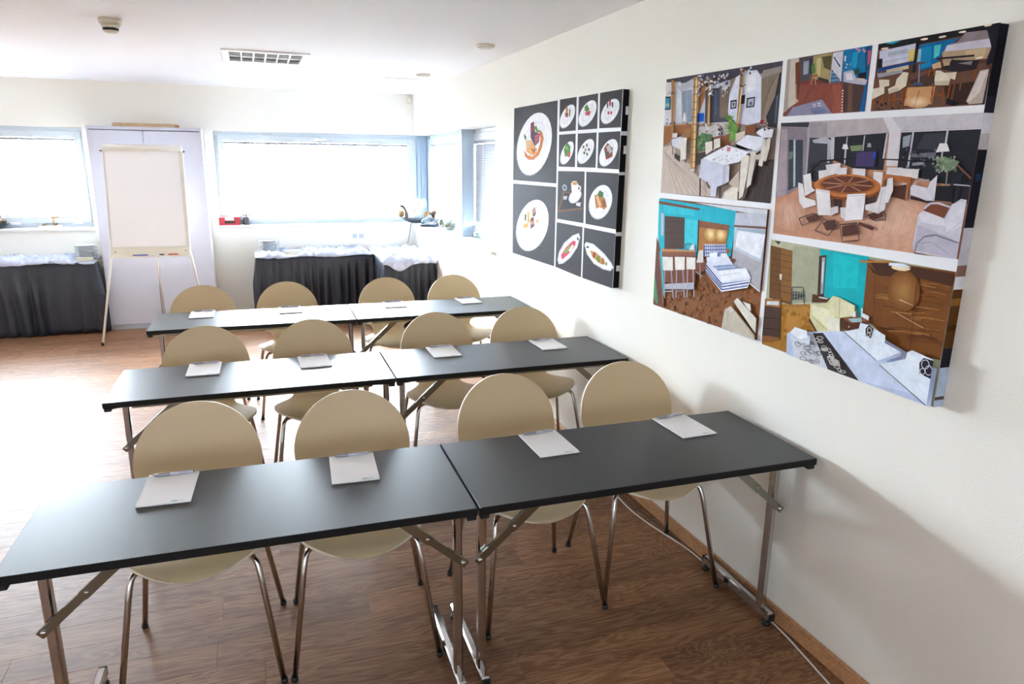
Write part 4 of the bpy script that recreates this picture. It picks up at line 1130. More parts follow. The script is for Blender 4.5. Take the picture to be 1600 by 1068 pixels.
HOTEL={
'P1':'''156 137 126 1516,1049 775,1036 767,558 1506,566
201 204 214 1512,858 1516,1045 1066,1036 1039,845 1512,857
74 69 80 1516,1049 775,1036 775,1004 889,1007 992,1017 1061,1003 1214,990 1280,1019 1401,1022 1515,1037
217 218 222 1516,1036 1402,1029 1376,866 1512,866
183 185 196 1428,1009 1293,1036 1250,1026 1268,1007 1397,988
140 151 168 1391,989 1314,990 1292,862 1370,860
154 162 176 1361,990 1347,990 1325,861 1340,860
168 120 80 1267,1018 1220,1016 1215,956 1253,889
75 74 88 1218,982 1058,979 1049,850 1206,852
122 106 92 1123,976 1058,979 1056,867 1109,867
84 96 124 1156,968 1137,968 1129,877 1147,878
223 226 242 1059,889 1058,949 1026,1008 975,1025 908,1021 879,994 861,841 931,833 1002,842 1054,873
240 242 250 991,1012 911,1014 902,957 964,947
141 125 108 880,990 785,999 787,952 835,861 861,841
109 95 82 869,992 858,849 854,849 865,991
109 95 82 854,994 854,868 850,868 850,993
109 95 82 839,995 849,888 845,887 835,994
109 95 82 824,997 845,907 841,906 820,996
109 95 82 810,998 840,926 837,924 806,997
109 95 82 795,1000 836,944 832,943 792,998
154 143 136 874,1016 776,1020 777,1004 879,992
45 48 56 786,996 775,1003 772,816 820,823 835,856 798,923
84 96 108 791,923 779,927 778,833 788,833
42 44 54 1048,927 1010,928 1008,897 1045,896
197 201 214 1040,921 1016,922 1015,902 1038,901
90 64 64 1033,918 1022,918 1022,906 1032,906
58 48 48 1000,941 962,941 962,910 998,909
42 44 54 951,929 904,930 904,895 950,894
185 189 204 943,924 910,925 911,900 942,899
90 106 136 935,911 921,916 915,904 932,902
51 56 63 1515,978 1470,975 1466,920 1513,921
74 152 184 1514,946 1514,971 1480,969 1476,927 1513,927
138 192 168 1513,948 1479,947 1477,934 1512,936
154 101 62 1511,815 1512,856 1302,855 1298,825 1347,818 1508,769
184 138 98 1512,857 1302,857 1302,852 1512,850
205 189 176 1503,764 1429,775 1285,724 1278,669 1121,595 1127,567 1506,566 1507,660
176 154 138 1416,762 1285,724 1281,688 1399,725
168 149 138 1503,751 1370,567 1366,568 1500,751
168 149 138 1493,744 1325,567 1322,568 1489,745
168 149 138 1482,738 1282,567 1279,568 1479,738
168 149 138 1471,731 1240,567 1238,568 1468,732
168 149 138 1460,724 1199,567 1197,568 1458,726
168 149 138 1450,718 1159,566 1157,568 1447,719
168 149 138 1439,712 1120,566 1118,568 1437,713
63 51 48 861,701 770,711 767,558 927,561 910,570
90 74 66 844,690 876,564 874,563 841,690
90 74 66 797,701 825,563 823,563 794,701
47 95 192 1296,892 1213,892 1211,859 1294,859
201 196 192 1246,839 1040,850 1033,800 1240,789
138 90 58 1148,795 1034,806 1028,760 1141,746
168 118 76 1348,835 1300,836 1293,785 1337,798
232 230 234 1365,866 1361,899 1350,901 1336,864
240 238 240 1195,825 1190,829 1184,825 1189,821
240 238 240 1118,843 1115,845 1111,842 1114,840
240 238 240 1196,839 1188,845 1178,838 1186,832
176 168 164 1134,823 1129,826 1123,822 1128,819
240 238 240 1202,843 1194,848 1184,842 1192,836
224 222 228 1093,816 1089,819 1085,816 1088,813
240 238 240 1188,847 1180,853 1171,846 1179,841
240 238 240 1121,807 1116,810 1110,806 1115,802
176 168 164 1162,813 1157,817 1150,813 1156,809
176 168 164 1070,839 1066,842 1062,839 1065,836
138 112 96 1193,820 1186,825 1177,819 1184,814
240 238 240 1158,811 1151,816 1144,811 1150,807
224 222 228 1125,807 1119,812 1111,807 1117,802
176 168 164 1072,802 1066,807 1058,802 1064,797
224 222 228 1105,831 1100,835 1093,831 1098,826
138 112 96 1105,836 1097,841 1089,835 1096,830
240 238 240 1191,846 1184,851 1174,845 1182,840
176 168 164 1225,815 1220,819 1213,815 1219,811
224 222 228 1242,832 1236,836 1230,832 1235,828
138 112 96 1234,824 1230,826 1226,823 1229,821
176 168 164 1129,807 1125,810 1119,806 1124,803
224 222 228 1046,829 1042,832 1038,829 1042,827
138 112 96 1052,802 1048,805 1043,802 1047,799
138 112 96 1218,848 1210,853 1201,847 1209,842
240 238 240 1175,842 1168,847 1159,841 1166,836
224 222 228 1152,825 1145,829 1138,824 1144,820
240 238 240 1117,806 1111,810 1105,805 1110,801
240 238 240 1118,815 1110,821 1101,814 1108,809
224 222 228 1051,821 1045,825 1039,820 1044,816
240 238 240 1083,802 1078,806 1073,802 1077,799
138 112 96 1117,819 1114,821 1110,818 1113,816
138 112 96 1148,818 1143,821 1137,817 1142,814
224 222 228 1097,843 1093,846 1089,843 1093,841
138 112 96 1055,832 1050,836 1043,832 1048,828
138 112 96 1212,842 1205,847 1196,841 1203,836
224 222 228 1186,832 1179,837 1170,831 1177,826
176 168 164 1049,814 1045,817 1041,814 1045,811
240 238 240 1113,834 1109,837 1103,833 1108,830
138 112 96 1117,841 1110,846 1103,841 1109,836
176 168 164 1112,836 1105,841 1096,835 1103,830
216 216 222 1459,877 1454,881 1448,877 1453,874
74 70 80 1490,881 1484,884 1477,880 1483,876
168 160 160 1344,860 1340,862 1336,859 1340,857
74 70 80 1434,864 1427,868 1419,863 1426,859
74 70 80 1463,862 1456,867 1448,862 1455,857
168 160 160 1346,870 1342,873 1337,870 1341,867
74 70 80 1334,856 1327,860 1320,855 1326,851
168 160 160 1490,870 1483,873 1476,869 1482,865
168 160 160 1455,875 1451,877 1445,874 1450,871
168 160 160 1339,873 1335,876 1330,873 1334,870
74 70 80 1330,858 1325,861 1319,857 1324,854
216 216 222 1420,872 1415,875 1409,872 1414,868
216 216 222 1441,863 1438,865 1434,863 1437,861
168 160 160 1411,859 1406,862 1400,858 1405,855
216 216 222 1413,871 1406,876 1397,870 1405,865
74 70 80 1493,864 1487,868 1480,863 1486,859
74 70 80 1452,872 1445,876 1437,872 1444,868
216 216 222 1378,872 1374,874 1369,871 1373,868
78 107 74 1245,789 1212,815 1149,807 1141,781 1172,751 1233,740
111 154 74 1062,876 1012,849 980,826 994,782 1030,777 1033,833
63 90 60 1190,766 1181,773 1170,766 1179,759
95 138 80 1189,779 1180,786 1169,779 1178,772
127 168 104 1182,756 1177,760 1171,756 1176,752
95 138 80 1165,788 1160,791 1154,788 1159,784
127 168 104 1252,801 1246,805 1238,800 1245,796
63 90 60 1231,763 1226,767 1220,763 1225,759
95 138 80 1214,805 1204,812 1191,804 1202,797
95 138 80 1237,800 1226,808 1214,800 1224,792
63 90 60 1220,753 1212,758 1203,753 1211,747
95 138 80 1196,801 1186,808 1174,800 1184,793
127 168 104 1152,756 1146,760 1139,756 1145,751
127 168 104 1205,754 1200,758 1193,754 1198,750
63 90 60 1218,775 1213,778 1208,775 1213,772
127 168 104 1184,808 1178,812 1171,808 1177,803
63 90 60 1205,793 1198,798 1190,793 1197,788
63 90 60 1240,798 1229,805 1217,797 1227,790
127 168 104 1217,788 1210,793 1201,787 1208,782
95 138 80 1211,777 1207,780 1202,777 1206,774
95 138 80 1184,773 1174,781 1162,773 1172,766
127 168 104 1177,754 1167,761 1155,754 1165,747
127 168 104 1196,757 1190,761 1184,757 1189,752
127 168 104 1241,767 1232,773 1221,766 1230,760
127 168 104 1242,754 1237,758 1231,754 1236,750
127 168 104 1200,790 1195,794 1189,790 1194,786
127 168 104 1159,778 1153,782 1146,777 1152,773
63 90 60 1220,763 1212,769 1202,763 1210,757
95 138 80 1177,750 1172,754 1166,750 1171,746
95 138 80 1246,776 1236,783 1224,776 1234,768
127 168 104 1230,776 1220,783 1209,776 1219,769
63 90 60 1194,803 1183,811 1171,803 1181,795
95 138 80 1251,783 1242,790 1230,783 1240,776
127 168 104 1152,776 1148,780 1142,776 1147,773
127 168 104 1240,786 1234,790 1228,786 1233,783
95 138 80 1226,785 1216,792 1203,784 1214,777
63 90 60 1156,783 1149,788 1141,783 1148,778
95 138 80 1222,796 1215,801 1206,796 1213,791
95 138 80 1239,762 1231,767 1222,762 1229,756
95 138 80 1189,781 1182,786 1175,781 1181,776
63 90 60 1203,781 1196,786 1187,780 1194,775
63 90 60 1216,764 1206,770 1196,763 1205,757
95 138 64 1000,799 994,803 987,799 993,794
95 138 64 1065,863 1058,867 1051,862 1057,857
138 184 96 1045,873 1039,877 1032,872 1037,868
138 184 96 1010,836 1004,840 996,835 1002,831
95 138 64 1049,825 1042,831 1033,824 1040,819
95 138 64 1010,818 1006,821 1001,818 1005,815
95 138 64 1044,866 1037,872 1028,866 1035,860
95 138 64 1033,866 1028,869 1023,865 1027,862
95 138 64 1063,872 1055,878 1046,871 1053,865
138 184 96 1020,799 1016,802 1011,798 1015,795
95 138 64 1018,851 1013,856 1006,851 1012,847
138 184 96 1026,866 1018,871 1009,865 1017,859
138 184 96 1051,815 1046,819 1040,815 1045,811
138 184 96 1038,854 1032,859 1024,854 1030,849
95 138 64 1053,860 1047,865 1039,859 1045,854
95 138 64 1033,827 1028,830 1022,826 1027,823
95 138 64 1061,837 1054,843 1045,837 1052,831
138 184 96 1058,836 1050,841 1041,835 1049,829
95 138 64 996,812 989,818 980,812 987,806
95 138 64 1004,839 1000,841 995,838 999,836
138 184 96 1024,810 1019,814 1012,810 1018,806
138 184 96 1045,813 1040,818 1033,813 1039,809
95 138 64 1059,827 1055,830 1049,826 1054,823
95 138 64 1047,830 1042,833 1036,829 1041,825
63 53 45 1238,735 1176,740 1176,699 1232,687
74 58 52 1093,803 1089,806 1085,803 1088,800
74 58 52 1107,824 1099,830 1090,823 1098,817
44 40 38 1090,829 1085,833 1078,829 1083,825
74 58 52 1087,825 1080,830 1071,824 1078,819
44 40 38 1084,809 1078,813 1070,808 1077,804
44 40 38 1084,804 1078,809 1070,804 1076,799
44 40 38 1101,808 1096,811 1090,807 1095,804
74 58 52 1103,829 1099,832 1093,829 1098,826
74 58 52 1085,812 1078,817 1069,811 1076,806
74 58 52 1076,815 1073,817 1069,814 1072,812
44 40 38 1099,806 1094,810 1087,806 1092,802
74 58 52 1096,820 1089,826 1080,820 1088,814
169 120 63 1464,1040 1441,1037 1416,762 1432,763
185 138 74 1295,1035 1259,1034 1241,676 1273,668
230 210 172 1282,1031 1269,1030 1247,682 1256,678
200 200 204 1239,669 1241,666 1248,664 1258,664 1268,664 1275,666 1278,668 1276,671 1269,673 1259,673 1249,673 1242,671
168 122 69 1194,1030 1179,1029 1159,839 1179,837
216 184 136 1179,953 1173,953 1167,845 1172,844
160 111 61 994,1036 975,1036 974,831 990,829
227 207 159 981,969 973,968 980,842 985,842
122 84 40 1280,699 1243,700 1243,702 1280,701
122 84 40 1281,729 1245,730 1245,732 1282,731
122 84 40 1283,759 1246,760 1247,762 1284,761
122 84 40 1285,789 1248,789 1249,792 1285,792
122 84 40 1286,819 1250,819 1250,821 1287,821
122 84 40 1288,849 1252,848 1252,851 1289,851
122 84 40 1290,879 1253,878 1254,880 1290,881
122 84 40 1291,908 1255,907 1255,909 1292,910
122 84 40 1293,938 1257,936 1257,938 1293,940
122 84 40 1295,967 1258,965 1259,968 1295,969
122 84 40 1296,996 1260,994 1260,996 1297,999
122 84 40 1298,1025 1262,1023 1262,1025 1298,1028
232 230 234 1213,1028 1205,1033 1195,1026 1203,1021
244 242 244 1107,1022 1100,1026 1092,1020 1099,1016
138 133 144 1236,1036 1230,1040 1222,1034 1228,1030
232 230 234 1263,1009 1254,1015 1243,1008 1252,1002
232 230 234 1076,975 1069,980 1060,974 1067,969
232 230 234 1158,1002 1148,1008 1136,1000 1146,994
244 242 244 1161,1024 1155,1028 1147,1023 1154,1019
138 133 144 1259,1019 1249,1025 1238,1017 1247,1011
232 230 234 1255,996 1249,999 1243,995 1248,992
138 133 144 1162,1030 1157,1033 1152,1029 1156,1026
200 192 196 1172,992 1163,998 1153,990 1162,985
138 133 144 1151,997 1145,1000 1138,995 1144,992
244 242 244 1131,1012 1124,1017 1115,1010 1122,1006
244 242 244 1172,1008 1166,1012 1158,1006 1164,1002
90 80 96 1074,1016 1068,1020 1060,1015 1066,1011
232 230 234 1243,1002 1239,1005 1234,1001 1238,998
90 80 96 1116,983 1107,989 1096,982 1105,976
200 192 196 1206,1010 1199,1015 1191,1009 1198,1004
232 230 234 1268,1038 1262,1042 1255,1037 1261,1033
200 192 196 1266,986 1258,991 1248,984 1256,979
232 230 234 1219,1009 1211,1014 1201,1007 1209,1002
200 192 196 1080,998 1073,1003 1064,996 1071,992
138 133 144 1262,980 1257,983 1251,979 1256,976
138 133 144 1187,961 1180,965 1172,960 1179,955
200 192 196 1183,991 1173,997 1162,990 1172,984
90 80 96 1095,1006 1089,1010 1082,1004 1088,1000
232 230 234 1131,1001 1125,1004 1119,1000 1124,996
200 192 196 1242,1024 1237,1027 1230,1023 1235,1019
138 133 144 1102,1014 1097,1018 1091,1013 1096,1009
138 133 144 1189,1007 1182,1012 1173,1006 1180,1001
232 230 234 1130,989 1122,994 1114,988 1121,983
244 242 244 1178,964 1168,970 1157,962 1166,956
200 192 196 1192,1005 1187,1008 1181,1004 1186,1001
138 133 144 1270,1041 1264,1044 1257,1040 1263,1036
244 242 244 1252,993 1247,996 1241,992 1246,989
232 230 234 1250,1036 1244,1040 1236,1034 1242,1030
90 80 96 1267,1028 1261,1033 1253,1027 1259,1023
232 230 234 1074,977 1067,982 1059,976 1066,972
200 192 196 1091,947 1084,951 1077,946 1083,941
90 80 96 1216,1029 1208,1034 1197,1027 1206,1021
138 133 144 1172,979 1165,983 1157,977 1164,973
244 242 244 1073,983 1069,986 1063,982 1068,979
232 230 234 1079,965 1074,969 1067,964 1072,960
138 133 144 1130,1010 1124,1014 1117,1009 1123,1005
244 242 244 1205,1021 1197,1026 1188,1019 1196,1015
138 133 144 1212,1022 1203,1027 1192,1020 1201,1014
138 133 144 1103,962 1095,968 1086,961 1094,955
232 230 234 1237,1001 1229,1007 1218,999 1227,994
244 242 244 1107,991 1102,994 1096,990 1101,987
90 80 96 1078,990 1069,996 1058,988 1067,982
138 133 144 1075,997 1070,1000 1064,996 1069,992
244 242 244 1178,1009 1171,1013 1163,1007 1170,1003
232 230 234 1099,990 1092,995 1083,988 1090,983
138 133 144 1103,1019 1097,1023 1090,1018 1096,1014
90 80 96 1180,1022 1171,1028 1161,1020 1170,1015
200 192 196 1258,964 1249,970 1238,962 1247,957
138 133 144 1188,958 1179,964 1169,957 1177,951
200 192 196 1073,1024 1066,1028 1058,1022 1065,1017
200 192 196 1111,1018 1103,1024 1093,1016 1101,1011
138 133 144 1138,1004 1131,1008 1123,1002 1130,998
232 230 234 1274,978 1265,984 1255,976 1264,971
138 133 144 1159,957 1152,961 1144,956 1151,952
90 80 96 1103,1012 1098,1015 1091,1011 1097,1007
244 242 244 1165,972 1159,976 1152,971 1158,967
90 80 96 1194,1028 1185,1034 1173,1026 1183,1020
244 242 244 1087,974 1078,979 1068,972 1077,966
244 242 244 1182,960 1175,965 1167,959 1174,955
138 133 144 1249,1001 1239,1007 1228,999 1237,993
138 133 144 1141,969 1136,972 1131,968 1135,965
90 80 96 1173,976 1166,981 1157,974 1165,970
232 230 234 1131,988 1124,993 1116,987 1123,983
232 230 234 1093,1023 1088,1027 1082,1022 1087,1019
232 230 234 1113,989 1106,993 1097,987 1104,982
244 242 244 1181,986 1174,991 1165,985 1172,980
200 192 196 1238,1020 1231,1024 1222,1018 1230,1014
90 80 96 1171,1016 1164,1020 1156,1014 1163,1010
200 192 196 1075,954 1070,957 1064,953 1069,950
232 230 234 1254,1034 1247,1039 1238,1033 1245,1029
90 80 96 1132,997 1127,1000 1121,996 1126,992
90 80 96 1103,956 1099,959 1093,955 1098,952
138 133 144 1247,969 1237,975 1225,967 1235,960
138 133 144 1125,1024 1116,1029 1105,1022 1114,1016
200 192 196 1062,958 1057,961 1052,957 1056,954
90 80 96 1068,993 1062,997 1054,992 1060,987
244 242 244 1204,979 1199,981 1194,978 1198,975
244 242 244 1176,978 1169,982 1162,977 1168,973
138 133 144 1140,991 1136,993 1131,990 1135,987
232 230 234 1075,1018 1069,1021 1063,1016 1068,1013
200 192 196 1090,1013 1082,1018 1072,1011 1080,1006
200 192 196 1097,973 1088,980 1077,972 1086,965
216 214 218 965,1026 961,1028 957,1025 960,1022
74 68 80 975,1024 970,1028 963,1023 969,1019
74 68 80 957,1018 954,1020 950,1018 953,1016
74 68 80 987,1013 980,1018 972,1011 978,1007
216 214 218 986,1031 983,1034 979,1031 982,1028
216 214 218 946,1023 940,1027 933,1022 939,1018
74 68 80 934,1027 931,1029 926,1026 930,1023
74 68 80 937,1012 931,1017 923,1011 929,1006
216 214 218 976,1015 972,1018 968,1015 971,1012
74 68 80 938,1031 934,1034 929,1030 933,1027
216 214 218 991,1032 985,1036 977,1030 983,1026
216 214 218 934,1032 929,1036 921,1030 927,1026
216 214 218 935,1027 932,1029 929,1026 931,1024
74 68 80 987,1014 982,1017 976,1013 981,1009
74 64 56 1449,987 1442,992 1433,986 1441,982
74 64 56 1454,987 1449,990 1442,986 1448,983
176 168 168 1481,989 1477,992 1472,989 1476,986
176 168 168 1484,985 1476,989 1467,984 1475,979
74 64 56 1457,983 1451,986 1445,982 1450,979
74 64 56 1439,984 1434,987 1428,983 1433,980
74 64 56 1420,983 1416,985 1411,982 1415,980
176 168 168 1474,992 1464,998 1453,991 1463,985
74 64 56 984,972 979,976 972,971 977,967
176 168 168 988,967 983,971 977,966 981,963
74 64 56 972,972 967,976 961,971 966,967
74 64 56 957,974 953,977 947,973 952,970
176 168 168 1003,971 1000,974 996,971 999,969
74 64 56 970,969 967,971 963,968 966,966
227 228 238 1425,794 1357,804 1303,794 1351,754 1416,767
230 226 218 1356,797 1309,800 1304,712 1345,708
220 214 204 1423,820 1382,820 1383,802 1420,800
58 42 34 1413,762 1411,731 1405,731 1407,762
58 42 34 1309,711 1309,697 1303,697 1303,711
58 42 34 1395,737 1347,724 1350,700 1392,718
216 205 192 984,804 928,812 929,792 979,774
228 230 240 979,769 917,797 820,786 821,762 862,739 972,752
200 202 216 979,768 972,752 862,739 821,762 823,747 865,727 966,741
230 232 240 867,803 837,817 773,812 777,784 824,785
138 84 52 928,829 872,834 874,801 926,801
230 222 212 1174,776 1126,781 1121,746 1164,728
230 222 212 1117,786 1077,791 1072,757 1112,749
212 214 230 1199,641 1193,712 1137,716 1032,692 1004,689 1000,628 1022,620 1073,606 1077,567 1112,567 1113,607 1194,639
236 238 246 1139,729 1028,763 896,737 947,701 1032,689 1183,715
191 194 212 1041,689 1027,689 1020,622 1040,615
200 202 214 1034,724 1027,730 1018,724 1026,718
208 168 176 1029,710 1025,713 1020,710 1024,707
200 202 214 1026,721 1022,725 1018,721 1021,718
208 168 176 1064,747 1057,752 1048,746 1055,741
200 202 214 999,722 995,726 989,722 994,718
248 248 252 995,721 991,724 987,721 990,718
248 248 252 967,747 964,749 961,747 964,744
208 168 176 1004,714 1000,717 994,714 999,710
200 202 214 965,726 960,730 953,725 958,721
200 202 214 1118,748 1112,752 1104,747 1110,743
208 168 176 937,703 931,709 923,703 929,698
248 248 252 1067,715 1061,719 1054,715 1060,710
200 202 214 1100,714 1095,718 1089,714 1094,710
248 248 252 1043,705 1036,711 1028,705 1035,700
200 202 214 1071,707 1067,709 1063,707 1066,704
208 168 176 940,731 937,734 933,731 936,728
200 202 214 1076,719 1072,722 1066,719 1071,715
248 248 252 1052,705 1046,710 1038,705 1044,700
200 202 214 1086,717 1083,720 1079,717 1082,715
200 202 214 975,741 970,746 963,741 968,737
200 202 214 1021,704 1014,709 1006,704 1013,699
248 248 252 1001,745 996,748 990,745 995,741
208 168 176 1115,710 1107,716 1098,710 1106,704
200 202 214 1055,709 1051,712 1046,709 1050,705
208 138 154 1027,756 1004,756 1006,740 1025,740
74 58 52 954,749 901,739 900,742 953,752
203 191 174 999,622 942,668 931,591 970,609
233 226 216 930,580 935,711 907,727 887,722 895,641 907,576 928,566
226 218 207 891,614 883,737 862,740 852,727 866,621 890,606
221 213 202 835,690 822,773 808,783 804,732 813,685
216 208 197 808,706 803,778 781,787 783,747 796,703
207 198 184 860,722 824,732 825,711 858,709
230 223 210 1033,561 1022,587 979,609 941,607 936,560
200 192 178 1026,564 1015,584 1020,585 1031,565
200 192 178 1016,584 977,604 980,606 1019,586
58 42 34 1193,636 1184,566 1174,566 1183,636
58 42 34 1054,606 1050,562 1041,563 1045,607
58 42 34 1143,623 1125,597 1118,599 1137,625
154 48 56 845,846 825,847 827,830 847,831
30 28 32 849,818 844,822 837,818 843,813
216 212 216 817,817 811,822 804,817 809,812
30 28 32 811,831 806,834 800,830 805,827
216 212 216 808,833 805,836 802,833 805,830
30 28 32 820,834 817,837 812,834 816,831
74 36 40 865,816 859,821 851,815 857,811
74 36 40 802,815 796,820 789,814 795,809
216 212 216 844,830 838,834 830,829 836,824
74 36 40 823,824 819,827 814,823 818,820
216 212 216 816,818 812,821 807,817 811,814
216 212 216 803,809 798,813 791,808 796,804
216 212 216 817,809 813,813 808,809 812,805
216 212 216 833,831 830,833 826,830 829,828
74 36 40 840,826 837,829 832,826 836,823
30 28 32 839,832 834,836 829,832 833,828
30 28 32 823,812 817,816 811,812 816,807''',
'P2':'''122 64 56 753,1037 393,1033 391,848 748,853
201 190 178 753,1037 697,1036 686,894 747,869
106 58 40 713,1022 688,1024 674,908 693,905
168 154 144 753,1037 753,1037 737,1037 727,873 748,864
74 74 82 690,1034 631,1033 620,965 678,959
154 160 176 674,1022 649,1021 647,981 669,979
44 48 56 647,1028 634,1028 628,979 640,980
168 152 106 631,1033 549,1033 548,948 599,958 627,965
200 188 140 616,1024 596,1023 590,966 606,968
90 82 56 593,1026 551,1025 549,980 578,992
90 128 64 636,1003 621,1011 613,982 628,975
58 50 40 600,967 552,953 554,942 599,958
207 208 218 546,1032 504,1032 499,944 547,941
74 106 144 544,984 504,949 506,942 544,941
168 188 208 544,972 530,971 530,973 544,974
168 188 208 543,961 518,959 519,961 544,962
168 188 208 542,949 510,948 510,950 543,951
58 48 64 543,1019 512,986 508,988 539,1020
18 115 168 503,1034 393,1033 396,921 495,941
42 154 200 465,1022 439,1024 439,977 464,979
12 80 120 420,1032 395,1031 397,964 408,961
208 106 136 407,1019 395,1020 396,985 402,977
42 42 56 442,1017 443,960 440,959 439,1016
216 160 188 422,1018 420,1020 417,1017 419,1015
184 128 160 453,1030 448,1034 448,1034 442,1029 446,1025
216 160 188 455,1030 452,1032 450,1029 452,1027
184 128 160 423,1021 419,1025 413,1020 417,1016
216 160 188 442,1026 439,1028 435,1025 438,1022
184 128 160 430,1025 425,1029 419,1023 424,1019
216 160 188 446,1022 444,1024 440,1021 443,1019
216 160 188 457,1032 455,1034 453,1034 450,1031 453,1029
216 160 188 444,1027 441,1030 436,1026 440,1023
184 128 160 423,1023 419,1026 415,1022 418,1019
192 208 224 497,1016 489,1016 489,1000 495,1001
138 76 64 677,951 500,939 473,850 520,850 569,896 685,885
154 90 74 536,934 494,934 484,851 520,851
90 44 40 600,958 658,893 656,892 598,957
90 44 40 538,938 511,852 510,853 536,938
74 52 48 487,940 449,928 400,926 410,849 473,850
106 76 64 468,932 449,928 439,851 458,851
184 182 196 492,970 457,972 438,946 395,938 399,923 462,935 489,942
224 223 230 482,964 461,965 449,943 476,944
32 96 160 401,926 393,925 391,850 391,849 410,849
26 26 40 433,959 401,960 401,940 432,945
42 74 40 448,973 430,971 431,958 445,958
216 200 184 435,947 405,942 406,937 428,939
208 208 220 485,991 482,993 478,990 481,988
128 144 168 489,993 485,996 481,992 484,989
128 144 168 470,978 468,980 465,977 467,975
208 208 220 483,990 481,991 478,989 480,987
128 144 168 470,991 467,994 463,990 466,987
128 144 168 472,988 470,990 466,987 469,985
208 208 220 487,982 484,985 479,982 483,979
128 144 168 484,984 482,986 480,984 481,982
242 220 204 483,915 484,913 486,912 488,913 489,915 489,917 487,918 484,917
242 220 204 482,906 483,904 485,904 487,905 488,907 488,909 486,909 483,908
242 220 204 481,898 482,896 484,895 486,896 487,898 487,900 485,901 482,900
242 220 204 480,889 481,887 483,887 485,888 486,890 486,892 484,892 481,891
242 220 204 479,881 480,879 482,878 484,879 485,881 485,883 483,884 480,883
242 220 204 478,872 479,870 481,870 483,871 484,873 484,874 482,875 479,874
242 220 204 477,864 478,862 480,861 482,862 483,864 483,866 481,866 478,866
242 220 204 476,855 477,853 479,852 481,853 482,855 482,857 480,858 477,857
138 136 160 702,880 569,896 520,850 725,853
160 90 58 635,972 601,974 599,969 633,967
200 168 144 622,967 629,947 626,946 619,967
200 168 144 612,967 606,942 603,942 609,967
200 168 144 685,894 693,953 695,953 687,894
200 168 144 674,898 676,896 681,895 687,896 693,897 695,900 693,902 688,903 682,903 677,901
230 228 238 607,882 595,883 596,885 608,884
230 228 238 607,883 602,873 600,874 605,883
230 228 238 599,883 594,874 591,874 597,884
230 228 238 589,883 575,885 576,887 590,885
230 228 238 577,887 584,876 582,875 574,886
230 228 238 583,875 568,876 569,878 584,876
74 88 136 616,865 570,872 571,874 618,867
74 88 136 610,860 559,867 560,869 611,862
74 88 136 604,855 547,861 549,864 605,858
74 88 136 598,851 536,856 537,858 599,853''',
